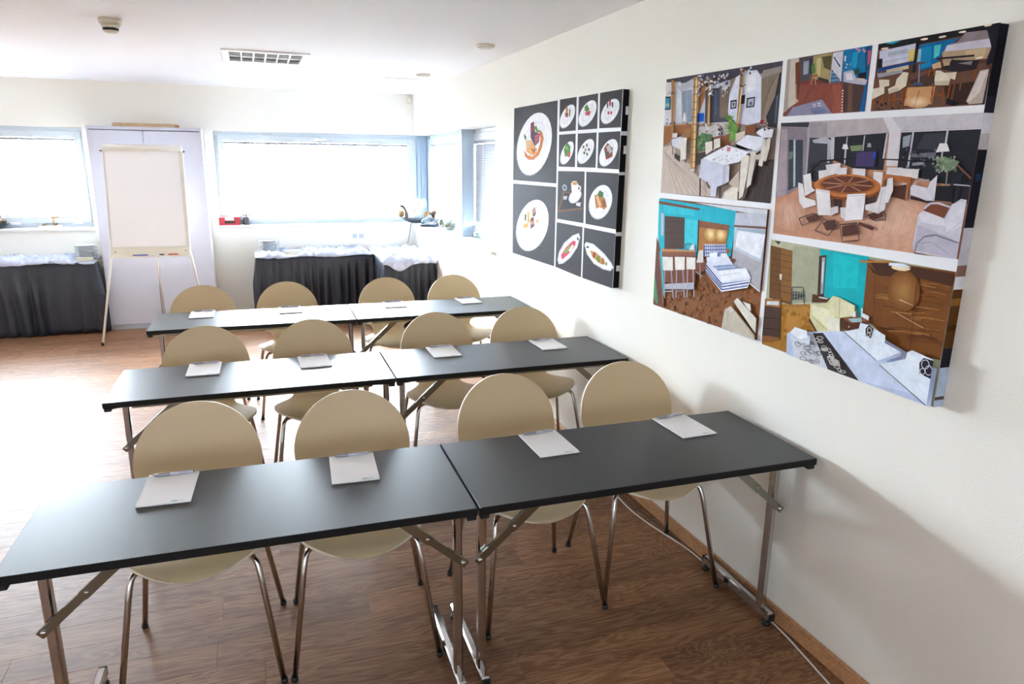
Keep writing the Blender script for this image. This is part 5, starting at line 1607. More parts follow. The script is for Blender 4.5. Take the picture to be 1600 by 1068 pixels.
'P3':'''90 63 53 372,1033 5,1031 12,842 368,847
26 22 24 372,1033 5,1031 5,1031 6,991 104,1016 229,1013 369,1017
200 204 220 364,1013 242,1017 237,973 358,967
168 172 192 333,1005 267,1007 266,996 332,995
154 158 180 358,992 240,995 241,996 358,993
154 158 180 357,979 239,983 240,984 357,981
32 74 144 362,964 236,970 236,963 363,956
216 192 112 261,1001 243,1002 240,972 259,972
20 20 28 368,992 350,991 347,966 365,966
15 106 160 230,1011 109,1012 150,989 171,950 218,943
26 134 184 223,1003 190,1002 185,952 215,948
96 200 200 183,1003 162,1003 164,976 179,970
160 192 208 234,1001 222,1000 219,968 231,967
20 20 28 242,1019 231,1019 231,914 241,915
138 127 130 114,1002 96,1022 39,1019 21,1000 19,975 150,985 144,998
200 196 208 144,998 92,999 43,998 22,998 20,977 150,983
176 154 128 155,984 19,977 26,951 149,955
200 176 144 88,979 31,976 33,956 85,959
26 24 34 38,1021 5,1031 5,1031 8,939 27,934 17,974
244 228 208 94,1024 95,1023 99,1022 105,1022 110,1023 115,1024 116,1025 115,1026 111,1027 106,1027 100,1027 96,1026
244 228 208 150,1021 151,1020 155,1019 161,1019 167,1019 171,1020 173,1022 172,1023 167,1024 162,1024 156,1024 151,1023
244 228 208 26,1029 27,1028 31,1027 36,1027 41,1027 45,1028 47,1029 46,1031 42,1031 41,1031 33,1031 32,1031 28,1030
244 228 208 205,1024 206,1022 210,1021 216,1021 223,1022 227,1023 229,1024 228,1026 223,1026 217,1027 211,1026 206,1025
244 228 208 332,1017 334,1015 339,1014 346,1014 353,1015 358,1016 360,1017 358,1019 354,1020 347,1020 340,1020 334,1018
244 228 208 36,955 38,954 41,953 46,953 52,953 56,954 58,955 56,956 53,957 47,958 42,958 38,957
32 160 184 346,1031 321,1033 315,1033 295,1030 321,1026
42 34 40 169,966 60,960 61,965 171,971
42 34 40 124,964 123,954 120,954 121,964
106 74 60 368,847 370,940 24,941 12,842 368,847
74 52 44 247,919 169,939 160,911 208,892
200 154 112 249,903 160,899 163,853 253,855
207 164 124 169,860 171,855 177,850 187,847 200,846 215,847 229,850 241,855 249,860 253,866 251,871 244,876 234,878 220,879 206,878 192,875 180,871 172,865
214 175 136 176,860 177,856 182,852 191,850 202,849 214,850 226,852 236,856 242,860 245,865 244,870 239,873 230,876 218,876 206,875 195,873 185,869 179,865
221 186 148 183,861 184,857 188,854 195,853 203,852 213,853 222,854 230,857 236,861 238,865 237,868 233,871 226,873 217,874 207,873 198,871 190,868 185,864
228 197 160 190,861 191,859 194,857 199,855 205,855 212,855 219,857 225,859 229,861 231,864 230,867 227,869 222,870 215,871 208,870 201,869 195,867 191,864
236 208 172 197,862 197,860 199,859 203,858 207,857 212,858 216,859 220,860 222,862 224,864 223,865 221,867 218,868 213,868 209,868 204,867 200,865 198,864
58 38 32 139,898 41,900 56,846 108,846
74 46 38 209,892 218,845 217,845 207,892
74 46 38 171,893 165,846 164,846 170,893
154 152 160 362,951 273,953 273,944 356,939
192 176 152 331,958 255,963 253,953 327,949
90 74 72 250,965 187,964 215,959
138 138 152 222,960 216,913 212,912 218,960
74 90 128 199,908 201,906 207,905 215,905 224,907 231,909 233,911 231,913 225,914 217,913 208,912 201,910
42 34 40 151,941 121,960 46,949 48,929 100,927
138 128 136 104,949 62,950 65,941
106 74 56 105,930 109,847 103,845 99,929
106 74 56 89,927 88,882 83,881 83,925
138 80 48 53,930 53,910 49,909 48,929
160 90 48 311,893 308,864 303,863 307,892
160 90 48 291,889 287,850 283,849 286,889
160 90 48 266,897 260,847 256,847 262,897
160 90 48 255,902 252,876 248,875 251,902
160 90 48 363,884 363,850 358,850 358,884
160 90 48 332,895 330,868 326,868 327,894
160 90 48 168,901 168,861 164,860 164,900
160 90 48 135,898 132,855 129,854 132,897
160 90 48 118,900 119,866 115,865 114,899
160 90 48 352,917 352,900 347,900 347,916
160 90 48 186,945 187,926 183,925 182,944
160 90 48 172,945 171,926 167,925 168,944
160 90 48 305,872 261,873 262,876 306,875
160 90 48 361,866 328,874 330,877 362,868
160 90 48 166,880 132,871 132,874 166,882
224 212 192 314,905 291,912 289,928 269,946 251,942 253,908 273,898 309,892
202 187 164 311,903 276,906 275,897 309,891
224 214 196 369,885 369,910 328,913 325,894 368,880
216 204 184 351,934 314,930 311,913 345,911
224 214 194 165,915 165,938 151,937 117,918 120,897 161,901
200 186 162 161,911 121,909 120,897 161,901
216 204 180 140,930 102,928 103,909 121,915
200 168 136 179,955 155,960 149,944 175,943
192 160 128 145,955 125,956 126,947 143,947
184 168 160 37,924 13,926 9,915 12,846 52,845 62,853
216 204 196 35,922 17,923 28,873 52,850 58,855
42 32 40 13,926 9,927 11,880 12,842 12,842 16,843
24 20 24 120,866 82,852 90,844 119,849
42 26 24 294,851 290,855 284,851 288,847
42 26 24 269,849 267,852 263,849 266,846
42 26 24 266,862 263,865 259,862 262,859
42 26 24 320,866 318,869 314,866 317,863
18 14 16 319,865 315,869 309,864 313,860
18 14 16 342,853 339,856 336,853 338,851
42 26 24 350,871 346,875 340,870 345,866
42 26 24 275,846 275,846 273,848 271,846
42 26 24 325,846 328,849 325,852 320,848 322,846
18 14 16 339,849 336,852 333,849 335,847
42 26 24 328,861 326,864 322,861 325,859
42 26 24 334,863 330,867 324,862 328,858''',
'P4':'''196 147 122 754,832 9,823 13,454 739,455
202 155 132 85,538 88,505 109,475 142,454 324,454 365,473 404,507 422,547 416,585 389,617 344,639 289,648 230,644 176,628 131,604 100,572
206 161 138 106,539 109,510 127,484 158,464 196,454 262,454 302,463 347,484 379,513 394,546 390,579 367,606 329,625 282,633 232,630 185,617 146,595 119,568
210 167 144 127,539 130,515 145,493 172,477 208,467 249,467 291,476 328,494 355,518 368,545 364,572 345,595 314,611 275,618 233,616 194,605 161,587 138,564
214 172 150 149,540 151,520 163,503 185,489 214,482 248,482 281,489 311,504 332,523 342,545 339,566 324,584 299,597 268,603 235,601 203,593 176,578 158,560
218 178 156 171,541 172,525 182,512 199,502 221,497 246,497 271,503 293,513 309,528 316,544 314,560 303,574 285,583 262,588 236,587 212,580 192,570 178,556
222 184 162 193,541 195,531 201,522 213,515 228,512 245,512 261,516 276,523 286,533 291,543 290,554 283,563 270,570 255,573 238,572 222,568 208,561 198,552
201 155 131 583,531 585,513 596,496 616,483 642,474 671,472 701,476 726,486 741,498 743,549 737,556 715,569 688,577 658,579 630,574 607,563 590,549
205 160 137 596,530 598,515 608,501 624,490 646,483 670,481 694,484 715,493 730,505 737,521 735,536 724,551 706,562 684,568 659,570 636,566 616,557 602,545
208 165 142 610,529 611,517 619,506 632,497 650,492 669,490 688,493 705,500 716,510 722,522 720,534 712,546 698,554 680,560 660,561 642,558 626,551 615,541
212 170 148 624,528 625,519 631,511 641,504 654,500 668,499 682,501 694,506 703,514 707,523 706,532 699,540 689,547 676,551 661,552 648,549 636,544 628,537
216 176 154 638,527 639,521 642,516 649,512 657,509 667,508 676,510 684,513 690,518 692,524 691,530 687,535 681,539 672,542 663,543 653,541 646,538 640,533
184 174 176 748,832 9,823 9,823 9,823 9,778 248,785 292,781 501,776 612,779
201 196 202 320,826 9,823 9,823 9,787 251,789
216 212 216 321,827 289,826 252,791 244,691 287,691 290,784
138 132 136 616,822 526,779 525,780 614,823
160 152 156 619,827 536,824 531,779 612,779
138 127 136 750,744 750,819 621,811 601,634 689,592 744,578
168 154 160 746,812 718,811 691,593 742,579
51 52 60 754,832 617,828 619,812 751,820
168 160 168 623,812 611,812 593,667 605,639
58 64 72 706,775 637,773 618,629 684,606
184 192 200 682,774 673,774 651,623 659,617
106 122 112 698,735 677,737 678,713 696,710
58 58 66 607,779 500,776 492,690 546,635 601,648
176 176 184 594,771 538,781 508,766 507,699 518,699 525,758 586,762
196 196 204 513,777 497,778 491,707 504,705
30 30 38 498,778 295,784 295,679 404,682 490,707
168 168 176 449,777 446,700 441,699 444,777
168 168 176 381,779 382,734 376,734 376,779
208 208 216 300,783 302,712 296,712 294,782
122 138 96 432,750 382,752 385,735 424,734
154 154 160 363,756 353,757 348,745 364,745
44 74 106 22,758 10,758 10,760 22,760
36 36 44 248,784 9,783 11,644 109,647 245,679
58 58 66 193,738 172,776 109,778 106,734
200 200 208 212,783 213,688 207,687 206,782
200 200 208 106,784 106,741 100,740 100,783
208 204 208 248,783 9,783 9,784 10,786 249,786
106 106 114 205,725 124,728 130,715 203,715
138 138 144 198,700 159,704 160,695 197,692
90 90 100 122,677 120,680 117,677 119,675
20 20 26 201,728 196,733 191,728 195,723
60 60 70 210,725 208,727 206,725 208,723
20 20 26 123,697 119,702 113,697 117,692
90 90 100 174,710 172,713 168,710 171,707
132 132 140 140,715 136,720 130,715 134,710
60 60 70 183,681 181,684 177,681 180,678
60 60 70 215,738 212,741 209,738 211,734
60 60 70 180,715 177,719 172,715 175,711
20 20 26 124,710 121,713 117,710 120,706
132 132 140 150,715 145,721 139,715 144,710
132 132 140 217,689 213,694 208,689 212,684
132 132 140 164,722 161,725 158,722 160,719
132 132 140 175,684 172,688 168,684 171,681
132 132 140 135,709 132,713 127,709 130,705
60 60 70 184,724 181,728 177,724 180,721
132 132 140 136,699 133,703 127,699 131,694
132 132 140 197,676 193,680 188,676 192,671
90 90 100 205,725 202,729 197,725 200,721
60 60 70 147,716 146,718 143,716 145,714
90 90 100 128,731 125,735 121,731 124,727
90 90 100 210,724 206,729 200,724 204,719
60 60 70 154,730 151,733 148,729 150,726
90 90 100 136,734 132,739 126,734 130,729
90 90 100 233,715 230,719 226,715 229,712
90 90 100 222,676 220,678 217,676 219,673
60 60 70 200,731 196,736 189,730 194,725
60 60 70 183,739 179,743 175,738 178,734
90 90 100 225,737 222,740 218,737 221,733
90 90 100 204,707 201,710 197,707 200,703
60 60 70 132,690 128,695 123,690 127,685
20 20 26 186,724 183,728 178,724 181,720
60 60 70 147,737 144,741 138,737 142,732
20 20 26 174,688 171,691 167,688 170,684
132 132 140 215,675 213,678 209,675 212,672
90 90 100 161,693 157,698 151,693 155,688
132 132 140 212,730 209,733 206,730 208,728
90 90 100 166,705 161,711 155,706 159,700
20 20 26 127,723 124,727 120,723 123,719
20 20 26 233,724 229,729 223,724 227,719
154 160 168 239,771 213,776 215,745 236,741
32 28 44 405,734 322,736 321,685 403,687
70 58 102 399,731 329,732 329,688 398,690
64 96 224 334,730 328,732 326,712 333,710
232 228 230 456,756 441,755 433,740 459,741
200 200 204 448,741 444,695 440,695 444,740
232 228 228 119,751 97,750 86,730 127,728
200 200 204 109,729 109,674 105,674 105,728
21 21 26 544,702 397,712 398,716 545,707
21 21 26 547,706 593,668 588,665 542,703
21 21 26 300,709 119,700 119,704 301,712
42 42 50 586,669 581,674 574,670 579,665
42 42 50 570,692 566,695 562,692 565,688
42 42 50 590,684 582,691 572,684 580,676
20 20 26 572,669 567,674 560,670 565,665
42 42 50 592,687 584,695 574,688 582,680
20 20 26 560,664 557,667 552,664 556,661
42 42 50 589,693 582,700 572,693 580,686
42 42 50 567,652 562,657 555,653 560,648
20 20 26 577,658 572,663 565,658 570,653
20 20 26 559,690 555,694 550,690 554,687
42 42 50 586,664 579,670 570,664 577,657
42 42 50 576,656 570,662 563,656 569,651
42 40 48 70,645 11,650 11,599 57,597
122 138 112 127,712 100,717 52,704 61,686 80,678 108,688
138 154 128 113,712 109,716 104,712 108,707
90 106 84 124,715 120,720 114,715 118,710
160 168 144 70,689 67,692 63,689 66,685
90 106 84 102,688 97,694 90,688 95,682
90 106 84 111,682 106,689 99,683 104,676
160 168 144 73,708 70,712 66,708 69,705
90 106 84 66,682 62,688 55,682 59,676
160 168 144 121,694 117,699 111,694 115,688
160 168 144 110,707 107,710 103,707 106,703
160 168 144 72,715 69,719 65,715 68,711
90 106 84 65,686 61,690 56,686 59,681
138 154 128 99,705 95,710 90,705 94,701
138 154 128 102,687 100,689 97,687 99,684
160 168 144 92,680 88,685 83,680 87,675
138 154 128 97,703 92,710 85,703 90,697
90 106 84 120,683 116,688 110,683 114,678
90 106 84 110,703 105,708 99,703 103,697
138 154 128 85,708 82,712 77,708 80,704
138 154 128 80,706 76,711 71,706 75,701
138 154 128 115,682 112,686 107,682 111,678
90 106 84 124,691 119,697 112,691 117,684
90 106 84 72,682 70,684 67,682 69,679
160 168 144 107,710 103,715 97,710 101,705
90 106 84 83,713 79,718 74,713 78,707
138 154 128 109,707 105,712 99,707 103,701
138 154 128 105,715 103,718 100,715 102,712
160 168 144 102,687 96,694 89,687 94,680
138 154 128 117,680 113,685 108,681 112,676
160 168 144 123,713 118,719 112,713 116,708
90 106 84 81,710 79,713 76,710 78,707
160 168 144 86,704 84,707 81,704 83,701
138 154 128 104,680 100,685 94,680 98,675
138 154 128 95,707 92,711 87,707 90,702
90 106 84 113,700 109,705 103,700 107,694
138 138 128 84,678 81,638 77,637 80,678
30 28 34 108,640 56,642 54,600 106,602
122 82 64 58,693 11,659 11,665 55,697
20 20 26 37,669 39,606 34,605 31,668
192 188 196 58,644 11,642 11,645 58,647
220 214 214 276,687 224,687 222,664 278,667
224 218 218 224,685 169,683 169,657 189,660 223,664
200 194 196 221,657 193,657 193,634 218,637
74 42 32 253,634 202,641 200,598 251,606
176 111 74 295,661 273,668 188,661 191,653 193,597 201,595 202,644 279,652 281,630 289,630
58 36 32 185,610 107,600 108,591 183,602
216 212 218 189,634 181,642 133,634 128,651 109,669 107,601 132,600 186,615
176 170 178 174,641 163,653 166,655 178,643
176 170 178 164,652 132,653 133,657 165,656
154 148 156 189,626 185,594 182,594 186,626
154 148 156 112,606 109,587 107,587 109,606
226 220 222 517,693 456,699 451,669 503,659
226 220 222 545,674 506,678 502,650 539,645
226 220 222 465,684 427,686 424,652 463,652
226 220 222 404,683 395,684 391,656 401,657
226 220 222 395,683 354,682 352,654 392,654
226 220 222 323,675 288,673 288,621 295,617 321,654
58 38 32 472,597 436,599 430,564 461,567
58 38 32 341,603 305,613 305,584 336,578
138 74 42 289,627 290,620 296,614 306,607 320,602 339,597 360,593 384,590 409,588 436,588 462,589 487,592 509,596 528,601 543,607 552,614 557,621 555,628 547,636 535,642 518,648 497,653 473,656 447,659 421,659 395,659 371,657 348,654 329,650 312,645 300,639 292,633
192 122 76 290,633 291,626 297,620 307,614 322,609 340,604 361,600 385,597 411,596 437,596 463,597 488,599 510,603 529,608 544,614 554,621 558,628 556,635 548,642 536,648 519,654 498,659 474,662 448,664 422,665 396,665 372,663 349,660 329,656 313,651 301,645 293,639
160 96 56 309,635 311,629 317,623 329,618 345,613 365,609 387,607 412,605 438,605 463,607 486,610 505,614 521,619 531,625 535,631 533,638 525,644 511,650 493,654 471,658 447,660 421,661 396,660 373,658 352,655 334,651 321,646 313,641
106 58 44 318,636 319,631 325,626 336,621 351,617 369,614 390,611 413,610 436,610 459,612 480,614 498,618 512,622 522,628 525,633 523,639 516,645 503,650 487,654 466,657 444,659 421,659 398,659 377,657 357,654 341,651 329,646 321,641
184 138 104 395,633 322,631 322,634 395,636
184 138 104 405,630 363,615 362,618 404,632
184 138 104 423,630 438,611 435,610 420,629
184 138 104 437,633 504,621 503,618 436,630
184 138 104 440,637 520,639 520,636 440,634
184 138 104 429,640 473,655 475,653 430,638
184 138 104 411,639 396,658 399,659 414,641
184 138 104 397,637 336,648 337,651 399,639
138 90 64 391,636 393,633 398,631 406,630 416,629 426,629 435,630 441,632 443,634 441,636 436,639 428,640 418,641 408,641 400,640 394,638
90 52 42 578,522 525,540 514,521 559,506
90 52 42 501,511 448,526 443,499 479,487
90 52 42 418,506 363,519 352,490 410,475
90 52 42 326,549 276,565 265,549 302,533
90 52 42 350,526 293,513 297,504 354,517
74 58 58 608,516 543,537 545,540 610,519
74 58 58 545,537 512,526 511,529 543,540
74 58 58 513,529 591,495 589,493 511,527
74 58 58 588,495 607,518 611,517 592,493
74 58 58 527,483 495,522 498,523 531,484
74 58 58 497,521 439,507 438,510 496,524
74 58 58 440,509 472,473 469,471 437,508
74 58 58 470,473 528,485 529,482 471,471
74 58 58 426,509 360,521 361,524 427,512
74 58 58 362,522 343,471 340,472 359,523
74 58 58 342,473 408,461 407,458 341,470
74 58 58 406,460 425,511 428,510 409,459
74 58 58 331,543 262,560 263,563 332,545
74 58 58 264,561 257,540 254,541 261,562
74 58 58 256,542 291,535 290,532 255,539
74 58 58 290,535 331,545 332,543 291,532
228 224 224 611,659 577,666 565,621 548,612 592,592 604,634
230 226 226 631,635 608,631 591,587 543,580 537,566 592,551 616,571
234 230 230 547,617 485,613 467,538 524,534
218 212 214 472,561 442,568 439,549 474,533
236 232 234 411,605 340,611 339,534 409,524
218 214 216 433,564 410,565 410,527 427,536
220 216 218 336,577 295,588 287,630 261,636 263,569 284,554 334,564
226 222 224 268,656 250,659 243,623 255,588 267,589
200 194 196 543,612 486,607 486,609 543,614
200 194 196 406,599 341,604 341,606 406,601
192 186 188 283,554 279,622 282,623 286,554
122 74 56 101,599 51,586 67,557 136,574
207 204 214 148,561 136,574 67,557 52,593 27,610 11,608 13,460 13,455 139,458 152,477
222 220 228 146,561 135,572 67,556 59,537 131,541
188 184 198 143,533 59,513 13,499 13,455 36,457 150,464
220 218 226 52,592 14,608 12,583 12,543 52,518 62,550
168 164 178 52,518 12,555 12,556 53,519
138 134 144 139,454 136,482 141,483 144,454
138 134 144 137,481 117,502 121,505 141,484
138 134 144 119,501 84,509 86,514 120,506
138 134 144 85,509 14,495 13,499 85,514
168 164 176 138,481 94,490 95,493 139,484
168 164 176 95,490 39,465 37,468 94,492
200 196 206 130,576 115,591 120,595 135,580
200 196 206 117,591 91,593 92,598 118,596
200 196 206 92,593 54,585 53,590 91,598
90 58 48 141,454 81,454 140,457
184 136 112 319,503 344,454 343,454 318,502
184 136 112 285,522 308,467 306,467 283,522
184 136 112 252,542 272,479 271,479 251,541
184 136 112 220,560 238,491 237,491 219,560
184 136 112 189,578 205,502 204,502 188,578
184 136 112 718,537 723,466 720,466 716,537
184 136 112 690,541 679,469 677,469 688,541
184 136 112 662,545 636,471 634,471 660,545
184 136 112 634,549 595,473 593,474 632,550
184 136 112 607,553 555,475 553,476 605,554''',
'P5':'''138 90 56 1506,542 770,537 767,55 1503,51
150 100 68 814,74 809,79 804,76 808,71
142 94 58 1167,185 1156,196 1143,189 1154,179
126 82 50 1228,165 1222,170 1215,167 1221,162
156 108 72 807,144 798,153 788,147 796,138
142 94 58 832,159 825,167 817,162 824,155
142 94 58 845,84 839,91 831,87 837,80
126 82 50 859,181 850,191 838,185 847,174
142 94 58 1042,191 1038,195 1032,192 1037,188
156 108 72 1271,82 1263,90 1253,86 1261,78
135 88 54 988,212 977,223 965,216 975,206
156 108 72 927,54 932,57 923,67 912,61 918,54
156 108 72 836,190 827,199 817,194 825,185
156 108 72 1231,148 1221,156 1210,151 1220,142
135 88 54 900,189 890,199 878,193 888,182
135 88 54 1153,53 1145,61 1134,56 1137,53
126 82 50 1087,186 1080,193 1072,189 1079,182
135 88 54 868,136 859,146 848,140 857,130
135 88 54 1038,128 1029,137 1018,132 1027,122
156 108 72 1194,172 1185,180 1174,175 1183,166
150 100 68 857,101 851,108 843,104 849,97
150 100 68 865,231 857,240 846,234 855,225
150 100 68 1045,234 1036,242 1025,237 1034,228
126 82 50 942,230 936,236 929,232 935,226
150 100 68 853,261 843,271 832,265 841,255
150 100 68 1353,105 1345,113 1336,108 1344,101
126 82 50 1162,196 1150,208 1136,201 1148,189
126 82 50 1075,240 1066,249 1056,243 1064,234
156 108 72 1300,197 1292,204 1282,200 1291,192
135 88 54 991,81 985,88 977,84 983,77
150 100 68 1373,79 1361,90 1346,84 1359,72
126 82 50 852,108 842,119 831,113 840,102
142 94 58 1098,184 1088,193 1077,187 1086,178
126 82 50 906,261 897,270 885,264 894,255
142 94 58 1053,60 1045,68 1035,63 1043,55
126 82 50 820,138 812,147 802,141 810,132
126 82 50 982,197 977,202 970,199 975,194
142 94 58 819,230 813,237 805,232 811,225
156 108 72 1346,141 1334,152 1319,145 1332,134
156 108 72 963,199 956,207 947,202 954,195
126 82 50 944,227 938,233 929,229 936,222
135 88 54 1060,134 1053,141 1045,137 1052,130
135 88 54 1131,227 1122,236 1111,230 1120,221
135 88 54 844,149 834,159 823,153 832,142
156 108 72 1154,102 1142,114 1128,107 1140,96
142 94 58 1149,61 1137,74 1123,67 1135,55
142 94 58 1020,248 1015,252 1010,249 1014,245
126 82 50 855,257 847,266 836,260 845,252
126 82 50 1317,108 1306,119 1292,113 1304,102
150 100 68 933,173 928,179 922,175 927,170
135 88 54 1298,52 1293,57 1283,53 1284,52
135 88 54 819,129 815,134 810,131 814,126
142 94 58 914,103 906,111 897,106 904,98
135 88 54 839,246 833,253 825,248 831,242
135 88 54 1062,130 1050,142 1036,135 1048,123
126 82 50 830,95 825,102 817,98 823,91
150 100 68 1282,58 1272,68 1260,62 1270,53
142 94 58 1011,60 1005,66 999,63 1004,57
150 100 68 1273,73 1261,84 1246,78 1258,67
150 100 68 898,63 889,73 879,67 887,58
142 94 58 1307,130 1299,137 1290,133 1298,126
156 108 72 1104,111 1098,117 1092,113 1097,108
142 94 58 800,72 794,80 786,76 792,68
126 82 50 1054,75 1048,82 1040,78 1046,71
142 94 58 1088,71 1080,79 1071,75 1079,67
135 88 54 913,137 908,142 901,139 906,134
126 82 50 941,77 934,84 926,80 932,73
142 94 58 1147,217 1140,223 1132,219 1139,212
135 88 54 938,54 935,57 929,54
150 100 68 1156,95 1145,106 1133,100 1143,89
156 108 72 916,73 910,79 903,76 909,69
135 88 54 1187,95 1175,107 1160,100 1172,88
126 82 50 975,68 970,73 965,70 969,65
150 100 68 945,123 935,134 923,127 933,117
142 94 58 1138,96 1127,107 1114,101 1125,90
156 108 72 933,130 927,136 921,132 926,127
142 94 58 1293,52 1283,61 1273,56 1277,52
150 100 68 1076,199 1067,209 1055,203 1065,193
142 94 58 934,153 925,162 915,156 923,147
135 88 54 1015,169 1005,179 994,173 1003,163
126 82 50 1219,63 1208,75 1193,69 1205,57
142 94 58 1358,68 1344,82 1327,74 1341,61
150 100 68 1291,136 1282,145 1271,140 1280,131
135 88 54 1149,99 1141,107 1132,102 1140,94
126 82 50 1240,52 1238,54 1235,52
150 100 68 1084,111 1073,123 1059,116 1070,105
142 94 58 1223,141 1215,148 1206,144 1214,136
150 100 68 992,163 982,173 970,167 980,157
126 82 50 1077,191 1068,199 1057,194 1066,185
126 82 50 904,126 898,133 891,129 897,122
150 100 68 832,156 825,163 816,159 823,151
135 88 54 843,252 835,261 824,255 832,246
142 94 58 888,222 881,229 873,224 880,218
142 94 58 1107,196 1099,204 1089,199 1097,191
126 82 50 1108,204 1098,213 1086,207 1096,198
126 82 50 846,205 841,209 836,206 840,201
126 82 50 1073,53 1085,60 1074,71 1061,65 1072,53
142 94 58 1003,159 993,170 981,163 991,153
156 108 72 1189,53 1188,54 1186,53
142 94 58 1046,95 1041,101 1035,98 1040,92
142 94 58 1148,187 1136,199 1121,192 1133,180
142 94 58 1123,212 1111,223 1098,216 1109,205
142 94 58 836,250 832,254 827,251 831,247
135 88 54 1294,188 1281,199 1266,192 1279,180
156 108 72 1394,108 1380,120 1365,113 1378,102
126 82 50 1145,161 1135,171 1124,165 1133,156
126 82 50 1165,178 1156,186 1145,181 1154,173
142 94 58 920,190 915,196 908,192 913,187
126 82 50 1226,133 1219,139 1210,135 1218,129
156 108 72 963,247 953,257 940,251 951,240
135 88 54 1362,160 1349,171 1334,164 1347,152
156 108 72 1111,170 1104,177 1095,173 1102,166
156 108 72 892,194 883,203 872,197 881,188
135 88 54 835,228 831,232 825,230 830,225
135 88 54 1015,113 1006,122 996,117 1005,108
135 88 54 804,100 797,107 789,103 795,96
135 88 54 1144,121 1133,132 1119,125 1130,114
156 108 72 826,251 816,261 804,254 814,244
150 100 68 862,256 856,262 849,258 855,252
150 100 68 1213,53 1214,53 1207,60 1199,57 1203,53
156 108 72 1312,197 1300,207 1287,200 1298,190
156 108 72 1362,145 1348,158 1333,150 1346,138
142 94 58 1166,98 1159,105 1151,101 1158,94
150 100 68 1085,208 1080,213 1073,210 1078,204
135 88 54 1080,53 1074,59 1064,53
156 108 72 1164,69 1156,77 1146,73 1154,64
126 82 50 905,233 895,243 883,237 893,226
135 88 54 1151,157 1142,165 1132,160 1141,152
150 100 68 1305,126 1297,133 1288,129 1296,121
135 88 54 1036,136 1029,143 1021,139 1028,132
156 108 72 825,229 817,238 807,232 815,224
126 82 50 999,245 990,253 981,248 989,240
126 82 50 1247,117 1241,122 1235,119 1240,114
135 88 54 996,81 986,91 975,85 984,76
126 82 50 1045,72 1034,83 1022,77 1032,66
126 82 50 884,137 880,142 874,139 879,134
126 82 50 823,249 815,257 805,252 813,243
135 88 54 942,240 933,249 923,243 931,234
156 108 72 971,193 960,204 948,197 958,187
142 94 58 1090,81 1085,87 1078,84 1083,78
142 94 58 850,271 844,278 836,274 842,267
126 82 50 1054,152 1046,160 1036,155 1044,147
135 88 54 1122,203 1116,208 1109,205 1115,199
156 108 72 857,59 851,66 843,62 849,55
126 82 50 1230,170 1221,178 1210,173 1219,164
150 100 68 920,72 914,79 906,75 912,68
126 82 50 1263,52 1275,57 1263,69 1248,63 1259,52
126 82 50 921,117 913,126 903,121 911,112
142 94 58 975,186 969,192 962,188 968,182
142 94 58 1352,61 1339,72 1325,66 1337,54
150 100 68 910,250 903,257 894,252 901,245
126 82 50 1198,80 1191,87 1183,83 1190,76
156 108 72 1013,163 1008,168 1001,165 1006,160
135 88 54 1107,169 1101,175 1095,171 1100,166
142 94 58 893,63 888,69 881,66 887,60
156 108 72 871,82 865,88 858,84 864,78
135 88 54 948,60 940,69 930,64 938,56
150 100 68 1065,187 1058,193 1051,189 1057,183
135 88 54 1228,155 1215,167 1200,160 1213,148
135 88 54 907,240 900,247 892,242 899,235
126 82 50 1088,148 1082,155 1074,151 1081,145
156 108 72 1356,62 1342,75 1326,68 1340,55
135 88 54 827,132 823,136 817,134 822,129
156 108 72 1127,109 1121,115 1114,111 1120,106
150 100 68 949,93 944,99 936,95 942,89
126 82 50 1386,182 1374,192 1361,186 1372,176
142 94 58 1179,93 1169,103 1157,97 1167,88
150 100 68 849,253 842,261 833,255 840,248
150 100 68 986,223 977,232 965,226 974,217
156 108 72 1180,62 1172,71 1161,66 1170,58
156 108 72 1167,144 1155,156 1140,149 1152,137
142 94 58 1151,81 1143,89 1134,84 1142,77
126 82 50 894,68 887,76 877,71 885,63
150 100 68 1381,105 1368,117 1353,111 1366,99
156 108 72 890,252 883,260 874,254 881,247
126 82 50 925,167 919,173 912,170 917,164
142 94 58 1295,195 1285,205 1273,199 1283,190
150 100 68 985,187 975,198 962,191 972,180
126 82 50 825,156 816,166 804,160 813,150
150 100 68 860,220 853,228 843,223 851,215
142 94 58 1389,87 1379,96 1367,91 1377,82
156 108 72 1035,195 1026,204 1016,198 1025,190
126 82 50 852,181 843,191 832,185 841,175
156 108 72 1115,124 1108,132 1099,127 1106,120
126 82 50 825,105 817,113 807,108 815,99
135 88 54 1040,188 1032,195 1023,191 1031,183
142 94 58 1268,102 1256,113 1242,106 1254,95
156 108 72 917,54 913,59 904,54
150 100 68 896,173 886,184 873,177 883,167
142 94 58 821,161 814,169 805,164 812,156
156 108 72 1090,80 1081,89 1071,84 1079,75
47 184 204 1506,541 1506,541 950,522 947,446 956,346 1457,285 1498,376
85 206 222 1292,466 1187,466 1181,338 1276,340
72 198 216 1460,526 1226,520 1222,483 1455,480
216 218 226 1223,537 770,536 770,512 952,520
180 178 184 949,515 770,515 769,376 769,242 947,317 948,457
198 200 212 949,515 770,521 770,479 950,467
228 230 234 843,263 772,238 768,242 768,242 838,267
122 90 80 954,467 770,475 770,467 951,460
196 204 216 949,460 770,466 769,442 779,345 944,376
170 182 198 937,458 770,463 769,448 931,447
238 241 248 927,449 769,448 769,445 781,357 934,387
106 68 52 1505,530 1187,516 1184,507 1503,516
74 52 44 1449,467 1290,471 1279,338 1435,320
58 38 32 1447,443 1291,449 1291,451 1446,446
58 38 32 1444,418 1288,426 1288,428 1444,421
58 38 32 1440,393 1285,403 1285,406 1441,395
58 38 32 1437,368 1282,381 1282,383 1438,370
58 38 32 1434,343 1279,358 1280,360 1435,345
192 200 208 1480,478 1458,476 1449,379 1468,378
106 64 48 1504,265 1505,370 1462,305 1410,64 1443,59 1501,55
